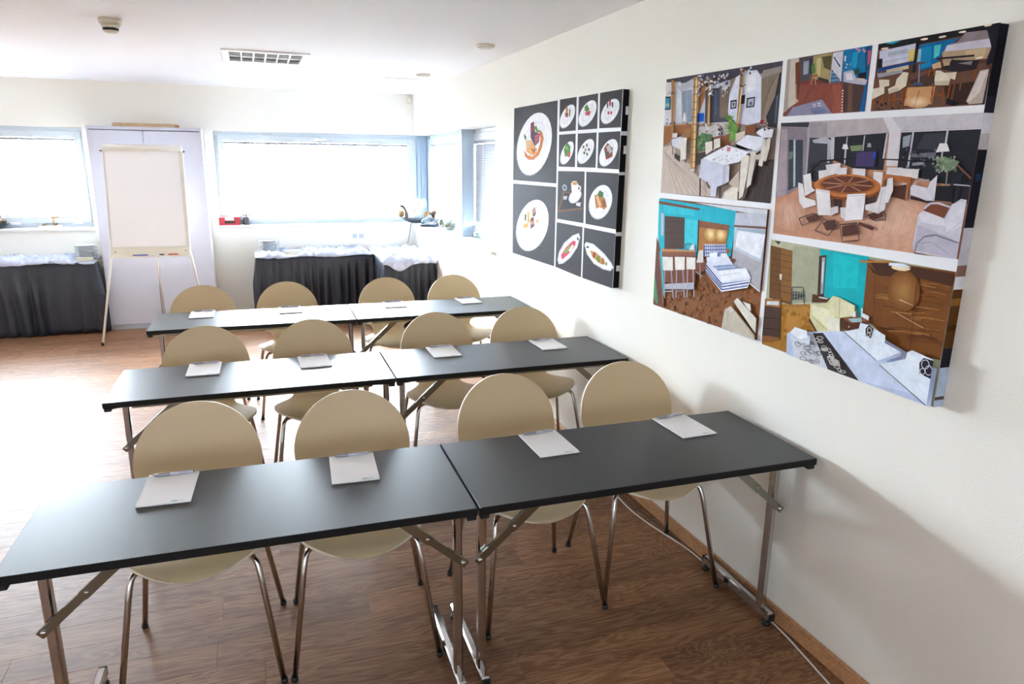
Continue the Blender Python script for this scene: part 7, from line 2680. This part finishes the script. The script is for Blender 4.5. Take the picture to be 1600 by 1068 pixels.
216 212 208 444,127 448,128 449,126 445,125
216 212 208 448,128 448,130 451,129 450,127
216 212 208 449,129 444,131 446,133 450,130
216 212 208 445,131 438,132 438,134 445,133
216 212 208 438,132 431,133 430,135 438,135
216 212 208 431,133 426,132 425,134 430,135
216 212 208 413,109 412,107 409,108 410,110
216 212 208 411,108 413,107 411,105 409,107
216 212 208 412,107 416,106 416,104 412,105
216 212 208 416,106 421,106 421,104 416,104
216 212 208 420,106 424,107 425,106 422,104
216 212 208 423,107 425,109 427,108 426,106
216 212 208 425,108 423,110 425,111 427,109
216 212 208 424,109 420,110 420,112 424,111
216 212 208 420,110 416,110 415,112 420,112
216 212 208 416,110 412,109 411,111 415,112
216 212 208 347,80 347,77 344,78 344,80
216 212 208 346,78 351,75 350,74 345,77
216 212 208 350,76 358,73 358,71 350,74
216 212 208 358,73 366,73 367,71 358,71
216 212 208 366,73 371,74 372,72 367,71
216 212 208 370,73 370,76 373,75 373,73
216 212 208 371,75 366,78 367,79 372,76
216 212 208 366,77 358,80 358,82 366,79
216 212 208 358,80 350,80 350,82 358,82
216 212 208 351,80 346,79 345,81 350,82
216 212 208 407,118 406,114 404,115 404,119
216 212 208 406,115 410,112 408,111 404,114
216 212 208 409,112 416,111 416,109 409,110
216 212 208 415,111 423,111 423,109 416,109
216 212 208 422,111 427,114 429,112 424,109
216 212 208 427,113 427,117 430,116 429,112
216 212 208 428,116 424,119 426,120 429,117
216 212 208 425,119 418,120 418,122 425,121
216 212 208 418,120 411,120 410,122 417,122
216 212 208 411,120 407,117 405,119 410,122
216 212 208 389,113 388,109 385,110 387,114
216 212 208 388,110 389,107 387,106 385,109
216 212 208 388,107 392,106 391,104 388,105
216 212 208 391,106 396,108 397,106 392,104
216 212 208 395,108 399,111 401,110 397,106
216 212 208 399,111 401,115 403,114 402,110
216 212 208 401,114 399,117 402,118 403,115
216 212 208 400,116 397,117 397,119 401,118
216 212 208 397,117 393,116 391,118 396,119
216 212 208 393,116 389,113 387,114 391,118
216 212 208 376,87 375,82 372,83 373,88
216 212 208 374,83 378,79 376,78 372,82
216 212 208 377,80 383,78 383,76 377,78
216 212 208 382,78 389,79 390,77 383,76
216 212 208 389,79 394,83 396,81 391,77
216 212 208 393,83 394,88 397,87 396,82
216 212 208 395,87 391,91 393,92 397,88
216 212 208 392,90 386,92 386,94 392,92
216 212 208 387,92 380,90 379,92 386,94
216 212 208 380,91 375,87 373,88 378,92
216 212 208 367,89 366,86 364,86 365,90
216 212 208 366,86 368,83 366,83 364,86
216 212 208 367,84 372,83 372,81 367,82
216 212 208 372,83 377,84 378,82 373,81
216 212 208 377,83 381,86 383,85 379,82
216 212 208 381,86 382,90 384,89 383,85
216 212 208 382,89 380,92 382,93 384,89
216 212 208 381,91 376,92 376,94 381,93
216 212 208 376,92 371,91 370,93 376,94
216 212 208 371,92 367,89 365,90 369,93
216 212 208 358,77 357,74 355,75 355,77
216 212 208 357,75 360,73 359,72 355,74
216 212 208 360,73 366,72 365,70 359,71
216 212 208 365,72 372,71 372,69 366,70
216 212 208 372,71 376,73 377,71 373,69
216 212 208 375,72 376,74 378,74 378,71
216 212 208 376,73 373,76 374,77 378,75
216 212 208 373,76 367,77 368,79 374,78
216 212 208 368,77 361,77 361,79 367,79
216 212 208 361,77 357,76 356,78 360,79
216 212 208 404,112 404,110 402,110 402,113
216 212 208 404,111 408,108 407,106 402,109
216 212 208 408,108 415,106 415,104 407,106
216 212 208 415,106 423,106 423,104 415,104
216 212 208 422,106 427,107 428,105 423,104
216 212 208 426,107 427,109 429,109 429,106
216 212 208 427,108 423,111 424,113 429,110
216 212 208 423,111 416,113 416,115 424,113
216 212 208 416,113 408,113 408,115 416,115
216 212 208 409,113 404,112 402,113 407,115
216 212 208 360,86 359,82 356,83 358,87
216 212 208 359,83 360,80 358,80 356,83
216 212 208 359,81 363,80 363,78 359,79
216 212 208 362,80 367,81 368,79 363,78
216 212 208 367,81 371,84 373,83 369,79
216 212 208 370,84 372,88 374,87 373,83
216 212 208 372,87 371,90 373,91 374,87
216 212 208 371,89 368,90 368,92 372,91
216 212 208 368,90 363,89 362,91 367,92
216 212 208 364,89 360,86 358,88 362,91
216 212 208 442,135 441,132 439,132 439,135
216 212 208 441,133 445,130 443,129 439,131
216 212 208 444,130 451,129 451,127 444,128
216 212 208 451,129 458,129 459,127 451,127
216 212 208 458,129 463,131 464,129 459,127
216 212 208 462,130 463,133 465,132 465,129
216 212 208 463,132 459,134 461,136 465,133
216 212 208 460,134 453,136 453,138 460,136
216 212 208 453,136 446,136 445,138 452,138
216 212 208 446,136 441,134 440,136 445,138
216 212 208 375,104 374,99 372,100 373,104
216 212 208 374,100 376,96 374,96 372,99
216 212 208 375,97 381,96 380,94 375,95
216 212 208 380,96 386,97 387,95 381,94
216 212 208 386,97 390,100 392,99 387,95
216 212 208 390,100 391,104 393,104 392,99
216 212 208 391,104 389,107 391,108 393,104
216 212 208 390,107 384,108 385,110 390,109
216 212 208 385,108 379,107 378,109 384,110
216 212 208 379,107 375,103 373,105 377,108
216 212 208 371,77 370,75 368,76 369,78
216 212 208 370,76 371,74 369,73 368,75
216 212 208 370,74 374,73 374,71 370,72
216 212 208 374,73 378,74 379,71 374,71
216 212 208 378,73 382,75 383,73 379,72
216 212 208 381,75 383,77 385,76 384,74
216 212 208 383,76 381,78 383,79 385,77
216 212 208 382,77 378,78 378,80 382,79
216 212 208 379,78 374,78 373,80 378,80
216 212 208 374,78 371,76 369,78 373,80
216 212 208 349,85 348,83 346,84 347,86
216 212 208 348,84 350,82 348,81 346,83
216 212 208 349,82 354,81 353,79 349,80
216 212 208 353,81 358,81 359,79 354,79
216 212 208 358,81 362,83 363,81 359,79
216 212 208 361,82 362,84 365,83 364,81
216 212 208 363,83 361,85 362,87 365,84
216 212 208 361,85 357,86 357,88 362,87
216 212 208 357,86 352,86 351,88 357,88
216 212 208 352,86 348,85 347,87 351,88
216 212 208 345,88 345,86 343,86 343,89
216 212 208 345,87 349,84 348,82 343,85
216 212 208 349,84 357,82 356,80 349,82
216 212 208 356,82 364,82 364,80 357,80
216 212 208 364,82 369,83 370,81 365,80
216 212 208 368,82 368,85 370,84 370,82
216 212 208 369,84 364,86 365,88 370,85
216 212 208 364,86 357,88 357,90 365,88
216 212 208 357,88 349,89 349,91 357,90
216 212 208 349,89 345,88 344,90 348,91
216 212 208 399,114 398,111 396,112 397,115
216 212 208 398,112 400,110 398,109 396,111
216 212 208 399,110 404,109 404,107 399,108
216 212 208 404,109 409,109 410,107 405,107
216 212 208 409,109 413,111 415,110 411,107
216 212 208 413,111 414,114 416,113 415,110
216 212 208 414,113 412,116 414,117 416,114
216 212 208 412,115 408,116 408,118 413,117
216 212 208 408,116 403,116 402,118 407,118
216 212 208 403,116 399,114 397,115 401,118
216 212 208 399,115 398,113 396,113 397,116
216 212 208 398,114 401,111 399,110 396,112
216 212 208 400,112 406,110 406,108 400,110
216 212 208 405,110 412,110 412,108 406,108
216 212 208 411,110 416,112 417,110 413,108
216 212 208 415,111 416,113 418,113 417,110
216 212 208 416,112 413,115 415,116 418,114
216 212 208 414,114 408,116 408,118 414,116
216 212 208 408,116 402,116 402,118 408,118
216 212 208 403,116 399,114 397,116 401,118
216 212 208 352,89 351,86 349,86 349,90
216 212 208 351,87 355,83 354,82 349,85
216 212 208 355,84 363,82 362,80 355,82
216 212 208 362,82 370,82 370,80 363,80
216 212 208 369,82 374,84 376,82 371,80
216 212 208 374,83 374,87 377,86 376,83
216 212 208 375,86 370,89 372,90 376,87
216 212 208 371,89 363,91 363,93 371,91
216 212 208 363,91 356,91 355,93 363,93
216 212 208 356,91 351,89 350,90 355,93
223 230 242 571,121 477,141 477,111 566,109
240 244 251 572,133 553,155 495,154 488,128 524,116
188 200 220 567,121 524,115 523,118 566,123
188 200 220 523,116 485,129 486,131 524,118
232 240 251 338,188 278,210 122,175 199,129
106 96 80 339,186 203,128 202,130 337,188
192 206 228 199,129 121,173 126,161 196,126
232 239 248 283,208 280,228 248,228 184,210 182,181 235,187
60 54 56 258,214 248,228 228,221 234,190 254,193
216 212 208 236,215 237,209 234,209 234,215
216 212 208 237,210 240,206 238,205 235,209
216 212 208 239,207 244,206 243,203 239,204
216 212 208 243,205 247,208 249,206 244,204
216 212 208 247,207 249,212 251,211 249,206
216 212 208 249,211 248,216 251,216 251,211
216 212 208 248,216 245,220 247,221 250,217
216 212 208 246,219 241,220 242,222 246,221
216 212 208 242,220 238,218 237,220 241,222
216 212 208 239,219 236,214 234,215 236,220
216 212 208 239,201 239,197 237,197 236,201
216 212 208 239,197 242,194 240,193 237,196
216 212 208 241,195 245,194 244,192 240,193
216 212 208 244,194 247,195 249,193 245,192
216 212 208 247,195 249,198 251,197 249,194
216 212 208 249,198 248,202 250,202 251,198
216 212 208 248,201 246,204 247,205 250,202
216 212 208 246,204 242,205 243,207 247,206
216 212 208 243,205 240,203 238,205 242,207
216 212 208 240,203 238,200 236,201 238,205
192 202 216 231,189 223,221 226,221 233,190
228 238 250 190,121 104,160 17,129 18,53 18,52
106 96 80 189,119 21,48 19,50 188,121
233 240 248 105,156 102,181 87,190 17,180 17,126 54,132
42 40 50 59,161 48,178 17,178 17,126 54,132
216 216 228 30,165 30,158 28,158 27,165
216 216 228 30,159 33,153 31,152 28,158
216 216 228 33,153 38,150 37,148 32,152
216 216 228 38,150 44,150 44,148 38,148
216 216 228 43,150 48,154 50,152 44,149
216 216 228 48,153 51,159 52,158 50,152
216 216 228 50,159 50,165 52,165 53,158
216 216 228 50,165 47,171 49,171 52,166
216 216 228 47,170 42,173 43,175 48,172
216 216 228 42,173 36,173 36,175 42,175
216 216 228 37,173 32,170 30,171 35,175
216 216 228 32,170 29,164 28,165 30,171
216 216 228 17,151 17,151 18,144 17,144
216 216 228 17,144 17,144 20,138 18,138 17,141
216 216 228 20,139 25,135 24,134 19,137
216 216 228 24,136 30,136 30,134 24,134
216 216 228 29,136 34,139 35,138 30,134
216 216 228 33,139 36,145 38,145 35,138
216 216 228 36,145 36,152 38,152 38,145
216 216 228 36,152 33,158 35,158 38,152
216 216 228 33,157 28,160 29,162 34,159
216 216 228 29,160 24,160 23,162 29,162
216 216 228 24,160 20,156 18,158 23,162
216 216 228 20,157 17,150 17,150 17,155 18,157
216 216 228 38,142 38,138 36,138 36,143
216 216 228 38,138 40,134 38,134 36,138
216 216 228 40,135 43,133 42,131 39,133
216 216 228 43,133 47,133 47,131 43,131
216 216 228 46,133 49,135 51,133 48,131
216 216 228 49,135 51,139 53,138 51,134
216 216 228 51,138 51,143 53,143 53,138
216 216 228 51,143 48,146 50,147 53,143
216 216 228 49,146 45,148 46,150 50,148
216 216 228 46,148 42,148 42,150 46,150
216 216 228 43,148 40,146 38,147 41,150
216 216 228 40,146 38,142 36,143 38,147''',
}

# ------------------------------------------------------------------ things on the window sills
# red card box
rb = empty('card_box', (-2.015, 8.29, SILL)); tag(rb, 'red desk box filled with white cards on the window sill', 'desk box')
mb = MB(); mb.box(-.105, .105, .05, .056, 0.0005, .085); mb.box(-.105, -.099, -.075, .05, 0.0005, .085); mb.box(.099, .105, -.075, .05, 0.0005, .085)
mb.box(-.099, .099, -.075, .05, 0.0005, .006); mb.box(-.099, -.045, -.075, -.069, .006, .085); mb.box(.045, .099, -.075, -.069, .006, .085); mb.box(-.045, .045, -.075, -.069, .006, .05)
mb.build('tray', REDPL, rb)
MB().box(-.05, .055, -.0785, -.0755, .022, .045).build('label_slot', DARKGL, rb)
MB().box(-.094, .0, -.06, .045, .007, .095).build('card_stack', PAPER, rb)
MB().box(.006, .094, -.06, .045, .007, .105).build('card_stack', PAPER, rb)
MB().box(-.094, .0, -.062, -.058, .094, .101).build('divider', REDPL, rb)
# pencil cup and its pens
pc = empty('pencil_cup', (-1.845, 8.28, SILL)); tag(pc, 'dark grey pencil cup on the window sill beside the red box', 'pencil cup')
MB().lathe([(0, .0006), (.034, .0006), (.036, .003), (.038, .088), (.0355, .088), (.0335, .005), (0, .005)], 20).build('cup', mat('dark_mesh_cup', '5a5a62', .5, .5), pc)
MB().lathe([(.0388, .080), (.0395, .083), (.0388, .0885)], 20).build('rim', CHROME, pc)
for i, (col, ax, ay, h) in enumerate((('red', -.022, .006, .150), ('green', .018, -.010, .132), ('blue', -.006, -.020, .145), ('black', .012, .018, .150), ('purple', -.018, -.010, .158), ('orange', .026, .004, .142))):
    root = empty('writing_pen', (-1.845, 8.28, SILL)); tag(root, f'{col} pen standing in the pencil cup', 'pen', 'pens in the pencil cup')
    an = i * PI / 3 + .4; o_ = Vector((math.cos(an), math.sin(an), 0)); a = o_ * .0155 + Vector((0, 0, .0078)); d = (o_ * .14 + Vector((0, 0, 1))).normalized()
    MB().tube([a, a + d * h * .97], .0042, 8).build('barrel', INK[col], root)
    MB().tube([a + d * (h * .97 + .0005), a + d * (h + .012)], [.0043, .003], 8).build('end_cap', INK['black'] if col == 'red' else METW, root)

# boat-shaped dish with driftwood, white orchids, cork ball and cone
bx_, by_ = .02, 8.13
bw = MB(); n = 28; prof = [(0, .004), (.45, .004), (.75, .02), (1.0, .05), (1.03, .052), (1.0, .046), (.74, .026), (.42, .012), (0, .011)]
vs = []; fs = []
for r, z in prof:
    for k in range(n):
        a = 2 * PI * k / n
        lift = .022 * abs(math.cos(a)) ** 3 * r * r
        vs.append((.205 * r * math.cos(a) * (1 + .08 * abs(math.cos(a))), .085 * r * math.sin(a), z + (lift if z > .01 else 0)))
for i in range(len(prof) - 1):
    for k in range(n): fs.append((i * n + k, i * n + (k + 1) % n, (i + 1) * n + (k + 1) % n, (i + 1) * n + k))
bw.add(vs, fs, 0, True)
tag(bw.build('serving_dish', BOWLM, None, (bx_, by_, SILL - .0032), -.5), 'boat-shaped slate dish holding orchids in the window corner', 'dish')
def drift(pts, rads, label):
    P = arc_path(pts, .04, 5); R = [rads[0] + (rads[1] - rads[0]) * i / (len(P) - 1) for i in range(len(P))]
    R = [r * (1 + .22 * noise.noise(Vector((i * .9, r * 90, 2)))) for i, r in enumerate(R)]
    mb = MB(); mb.tube(P, R, 10)
    tag(mb.build('driftwood_branch', DRIFT), label, 'driftwood')
drift([(-.105, 8.185, SILL + .04), (-.105, 8.17, SILL + .12), (-.15, 8.15, SILL + .185), (-.185, 8.15, SILL + .195)], (.020, .014), 'forked grey driftwood branch standing in the slate dish')
drift([(-.075, 8.14, SILL + .044), (-.045, 8.10, SILL + .042), (.03, 8.07, SILL + .042)], (.018, .012), 'short driftwood piece lying in the slate dish')
osp = empty('orchid_spray', (.0, 8.12, SILL)); tag(osp, 'spray of white orchids rising from the slate dish', 'flowers')
def orchid(c, size, face, seed):
    c = Vector(c) - osp.location
    rr = random.Random(seed); f_ = Vector(face).normalized(); u = f_.orthogonal().normalized(); w = f_.cross(u)
    fl = MB().blob(c + f_ * .006, size * .16, seed).build('bloom', mat('yellow_throat', 'e6d08a', .6), osp)
    for k in range(5):
        a = 2 * PI * k / 5 + rr.uniform(-.2, .2); d = u * math.cos(a) + w * math.sin(a); s_ = f_.cross(d)
        L = size * rr.uniform(.85, 1.1); vs = []; fs = []
        for i in range(6):
            t = i / 5; ww = L * .42 * math.sin(PI * min(1, t * .93 + .05)) ** .8
            c0 = c + d * L * t + f_ * (L * .25 * t * (1 - t) * 2 - .1 * L * t * t)
            for q in (-1, 0, 1): vs.append(c0 + s_ * ww * q - f_ * (.08 * L * abs(q)))
        for i in range(5):
            for q in range(2):
                b = i * 3 + q; fs.append((b, b + 1, b + 4, b + 3))
        MB().add(vs, fs, 0, True).build('petal', PETAL, fl)
for i, (c, s, f_) in enumerate((((.02, 8.12, SILL + .20), .080, (-.3, -1, .25)), ((-.035, 8.075, SILL + .135), .075, (-.3, -1, .1)), ((.085, 8.13, SILL + .225), .06, (.3, -1, .4)), ((.015, 8.06, SILL + .115), .04, (.0, -1, .2)), ((-.03, 8.13, SILL + .245), .06, (-.4, -1, .5)))):
    orchid(c, s, f_, i + 1)
MB().tube([Vector(p) - osp.location for p in arc_path([(.0, 8.14, SILL + .0135), (-.02, 8.125, SILL + .10), (.0, 8.13, SILL + .19), (.085, 8.14, SILL + .22)], .03, 5)], .003, 6).build('stem', LEAF, osp)
MB().tube([Vector(p) - osp.location for p in arc_path([(-.02, 8.125, SILL + .10), (-.04, 8.125, SILL + .20), (-.03, 8.14, SILL + .245)], .03, 5)], .0025, 6).build('stem', LEAF, osp)
tag(MB().blob((0, 0, 0), .046, 4, .12, 5, 16, 10).build('cork_ball', CORK, None, (.112, 8.055, SILL + .092)), 'tan woven cork ball in the slate dish', 'ball')
tag(MB().blob((0, 0, 0), .042, 9, .3, 6, 14, 9, sq=(1.2, 1, .9)).build('seed_pod', CONEB, None, (.192, 8.01, SILL + .103)), 'brown seed pod at the right end of the slate dish', 'seed pod')
tag(MB().blob((0, 0, 0), .038, 13, .3, 6, 14, 9).build('cork_chunk', CORK, None, (-.162, 8.215, SILL + .10)), 'small tan cork chunk at the left end of the slate dish', 'cork')

# desk telephone with cable
ph = empty('desk_telephone', (.055, 7.63, SILL), math.radians(-38)); tag(ph, 'grey-blue desk telephone on the corner sill', 'telephone')
mb = MB(); mb.add([(-.09, -.10, 0.0005), (.09, -.10, 0.0005), (.09, .10, 0.0005), (-.09, .10, 0.0005), (-.085, -.095, .022), (.085, -.095, .022), (.085, .095, .075), (-.085, .095, .075)],
       [(3, 2, 1, 0), (4, 5, 6, 7), (0, 1, 5, 4), (1, 2, 6, 5), (2, 3, 7, 6), (3, 0, 4, 7)])
mb.build('base', PHONEB, ph)
sl_ = lambda y: .022 + (y + .095) / .19 * .053
hs = MB(); hs.tube([(-.058, y, sl_(y) + z) for y, z in ((-.1, .018), (-.085, .03), (-.04, .036), (0, .038), (.04, .037), (.08, .032), (.098, .02))], [.018, .02, .014, .013, .014, .021, .018], 10)
hs.build('handset', mat('dark_handset_plastic', '43505c', .35), ph)
mb = MB()
kp = MB()
for i in range(4):
    for j in range(3):
        y = -.075 + i * .02; x = -.012 + j * .026; kp.box(x - .008, x + .008, y - .006, y + .006, sl_(y) + .001, sl_(y) + .006, bev=.001)
tag(kp.build('keypad', WHITEPL, ph), 'pale telephone keys')
sc = MB(); sc.add([(-.02, .02, sl_(.02) + .002), (.06, .02, sl_(.02) + .002), (.06, .075, sl_(.075) + .002), (-.02, .075, sl_(.075) + .002)], [(0, 1, 2, 3)]); sc.build('display', DARKGL, ph)
cbl = MB(); cbl.tube(arc_path([(-.012, 7.70, SILL + .008), (-.045, 7.9, SILL + .006), (-.056, 8.10, SILL + .004), (-.058, 8.182, .985), (-.066, 8.195, .90), (-.095, 8.198, .77)], .03, 5), .0032, 6)
tag(cbl.build('telephone_cable', CABLEK), 'dark telephone cable hanging down the wall corner', 'cable')

# glass bowls with shells
def vase(x, y, r, label, fill, seed, tall=1.0):
    root = empty('glass_bowl', (x, y, SILL)); tag(root, label, 'glass bowl')
    R = r
    pr = [(0, .001), (R * .5, .001), (R * .8, R * .3), (R, R * .85), (R * .97, R * 1.3), (R * .8, R * 1.68 * tall), (R * .78, R * 1.68 * tall), (R * .94, R * 1.3), (R * .97, R * .85), (R * .77, R * .32), (R * .47, .006), (0, .006)]
    MB().lathe(pr, 28).build('bowl', VGLASS, root)
    MB().lathe([(0, .0002), (R * .48, .0002), (R * .48, .0009)], 20).build('base_tint', TEALG, root)
    if fill:
        rr = random.Random(seed); mb = MB()
        for i in range(90):
            z = rr.uniform(.012, R * 1.15); k = math.sqrt(max(0, 1 - ((z - R * .9) / R) ** 2)) * R * .78; a = rr.random() * 6.3; q = k * math.sqrt(rr.random())
            mb.blob((q * math.cos(a), q * math.sin(a), z), rr.uniform(.007, .013), i, .4, 3, 6, 4, sq=(1, rr.uniform(.6, 1), rr.uniform(.5, .9)))
        tag(mb.build('shell_filling', PEBBLE, root), kind='stuff')
        for i in range(3):
            a = rr.random() * 6.3
            MB().tube([(0, 0, R * .9), (R * .5 * math.cos(a), R * .5 * math.sin(a), R * 1.5), (R * .85 * math.cos(a), R * .85 * math.sin(a), R * 1.95)], [.003, .006, .001], 6).build('dry_leaf', LEAF, root)
vase(.115, 7.34, .056, 'small glass bowl of shells right beside the telephone', True, 4)
vase(.105, 7.02, .066, 'larger glass bowl of shells in front of the small bowl', True, 6)
vase(.075, 5.88, .064, 'empty clear glass bowl near the end of the sill', False, 8, .95)

# left sill: raft ornament and shell dish
ra = empty('raft_ornament', (-3.70, 8.30, SILL)); tag(ra, 'little white stick raft ornament with tan mast on the left sill', 'ornament')
for i in range(5):
    MB().tube([(-.09 + .008 * (i % 2), -.05 + i * .022, .011), (.085 + .01 * (i % 3), -.05 + i * .022, .011)], .0105, 8).build('raft_stick', METW, ra)
for x in (-.05, .05):
    MB().tube([(x, -.062, .029), (x, .05, .029)], .0075, 8).build('cross_stick', CORK, ra)
MB().tube([(.03, 0, .022), (.04, 0, .11)], [.007, .006], 8).build('mast', mat('tan_twig', 'c08a58', .7), ra)
MB().tube([(.02, 0, .096), (.06, 0, .105), (.125, 0, .108)], [.006, .0075, .003], 8).build('yard', mat('tan_twig', 'c08a58', .7), ra)
MB().blob((.03, -.002, .118), .014, 3).build('knob', mat('pale_blue_bead', 'b8c8d8', .5), ra)
sd = MB().lathe([(0, .002), (.05, .002), (.085, .016), (.12, .045), (.123, .047), (.118, .046), (.08, .021), (.045, .009), (0, .009)], 24)
tag(sd.build('shell_dish', BOWLM, None, (-4.17, 8.29, SILL - .0014)), 'round slate dish of white shells at the far left of the sill', 'dish')
for i, (x, y, z, r) in enumerate(((-4.14, 8.27, .062, .034), (-4.21, 8.28, .06, .032), (-4.09, 8.30, .07, .026), (-4.17, 8.27, .115, .03), (-4.12, 8.29, .12, .022))):
    tag(MB().blob((0, 0, 0), r, i + 20, .35, 4, 12, 8, sq=(1.1, .9, .85)).build('sea_shell', PETAL if i % 2 else PEBBLE, None, (x, y, SILL + z)),
        ['cream shell at the front of the far left dish', 'white shell at the left of the far left dish', 'small tan shell at the right rim of the far left dish', 'white shell on top of the far left dish', 'smallest tan shell on top of the far left dish'][i], 'shell', 'shells in the left dish')

# loose cables along the right skirting
def floor_cable(pts, r, m_, label):
    P = arc_path(pts, .15, 6)
    tag(MB().tube([(x, y, r + .0004) for x, y, *_ in P], r, 8).build('floor_cable', m_), label, 'cable', 'cables along the right wall')
floor_cable([(-.03, 4.6, 0), (-.05, 3.6, 0), (-.085, 3.0, 0), (-.10, 2.80, 0), (-.075, 2.60, 0), (-.030, 2.40, 0), (-.028, 2.1, 0), (-.026, 1.8, 0), (-.055, 1.6, 0), (-.085, 1.40, 0), (-.075, 1.0, 0)], .0035, CABLEW, 'white cable lying along the foot of the right wall')
floor_cable([(-.026, 4.6, 0), (-.04, 3.5, 0), (-.062, 3.0, 0), (-.065, 2.82, 0), (-.040, 2.66, 0), (-.036, 2.45, 0)], .003, CABLEK, 'thin dark cable beside the white one on the floor')

# ------------------------------------------------------------------ canvas prints
def canvas(name, label, quad, panels, u0, wrap, sidemat):
    """box canvas with wrapped sides on the right wall; panels: ink polygons in mm on its face"""
    TH = .035
    root = empty(name, (0, sum(q[0] for q in quad) / 4, min(q[1] for q in quad)))
    oy, oz = root.location.y, root.location.z
    tag(root, label, 'canvas print')
    vs = [(-TH, y - oy, z - oz) for y, z in quad] + [(-.0005, y - oy, z - oz) for y, z in quad]
    MB().add(vs, [(0, 1, 2, 3), (7, 6, 5, 4), (0, 4, 5, 1), (1, 5, 6, 2), (2, 6, 7, 3), (3, 7, 4, 0)], 0).build('stretched_canvas', CANVW, root)
    for key, txt in panels.items():
        vs = []; fs = []; cols = []
        for i, ln in enumerate(txt.split('\n')):
            t = ln.split(' '); c = lin([int(a) / 255 for a in t[:3]])
            k = len(vs); x = -TH - .0002 - .00004 * i
            pts = [tuple(int(a) for a in p.split(',')) for p in t[3:]]
            pts = [p for j, p in enumerate(pts) if p != pts[j - 1]]
            if len(pts) < 3: continue
            # counter-clockwise as seen from the room
            ar = sum(a[0] * b[1] - b[0] * a[1] for a, b in zip(pts, pts[1:] + pts[:1]))
            if ar > 0: pts = pts[::-1]
            vs += [(x, u0 + u / 1000 - oy, 1 + v / 1000 - oz) for u, v in pts]
            fs.append(list(range(k, len(vs)))); cols += [c] * len(pts)
        me = bpy.data.meshes.new('printed_photo'); me.from_pydata(vs, [], fs)
        ca = me.color_attributes.new('ink', 'FLOAT_COLOR', 'CORNER')
        for li, lp in enumerate(me.loops): ca.data[li].color = cols[lp.vertex_index]
        me.materials.append(INKM)
        link('printed_photo', me, root)
    # print continues round the right-hand side
    (y1, z1), (y0, z0) = quad[1], quad[2]
    vs = []; fs = []; cols = []
    for i, (a, b, c, *xx) in enumerate(wrap):
        xa, xb = xx if xx else (0, 1)
        k = len(vs)
        for t, x in ((a, xa), (a, xb), (b, xb), (b, xa)):
            vs.append((-TH - .0004 + (TH - .0006) * x, y0 + (y1 - y0) * t - oy - .0004 - .00004 * i, z0 + (z1 - z0) * t - oz))
        fs.append((k, k + 1, k + 2, k + 3)); cols += [lin(c)] * 4
    me = bpy.data.meshes.new('printed_side'); me.from_pydata(vs, [], fs)
    ca = me.color_attributes.new('ink', 'FLOAT_COLOR', 'CORNER')
    for li, lp in enumerate(me.loops): ca.data[li].color = cols[lp.vertex_index]
    me.materials.append(INKM)
    link('printed_side', me, root)
    return root
canvas('canvas_print', 'square canvas with plates of food on dark panels, hung nearer the windows', FOOD_QUAD, FOOD, 3.2,
       [(0, 1, '0e0d0f'), (.78, .80, 'd8d8dc'), (.585, .60, 'd8d8dc'), (.275, .295, 'd8d8dc'), (.88, .92, 'e4e4e8', .55, 1), (.69, .73, 'e4e4e8', .55, 1), (.09, .12, 'e4e4e8', .4, 1)], CANVK)
canvas('canvas_print', 'large canvas collage of hotel and restaurant interiors, hung nearest the camera', HOTEL_QUAD, HOTEL, 1.3,
       [(0, 1, '1a1822'), (.83, .97, '121018'), (.79, .83, '26222e'), (.74, .79, 'd8d8de'), (.70, .74, 'bdb6b8'), (.50, .70, '1c1c26'), (.62, .64, '2a3a58', .3, .8), (.40, .50, 'c6c4cc'), (.37, .40, '8a6a60'), (.335, .37, 'dcdce2'), (.17, .335, '5a3a20'), (.29, .31, '8a6238'), (.22, .235, '42280f'), (.115, .17, '24222c'), (.0, .115, 'bccbe2'), (.02, .03, '5a5448')], CANVK)
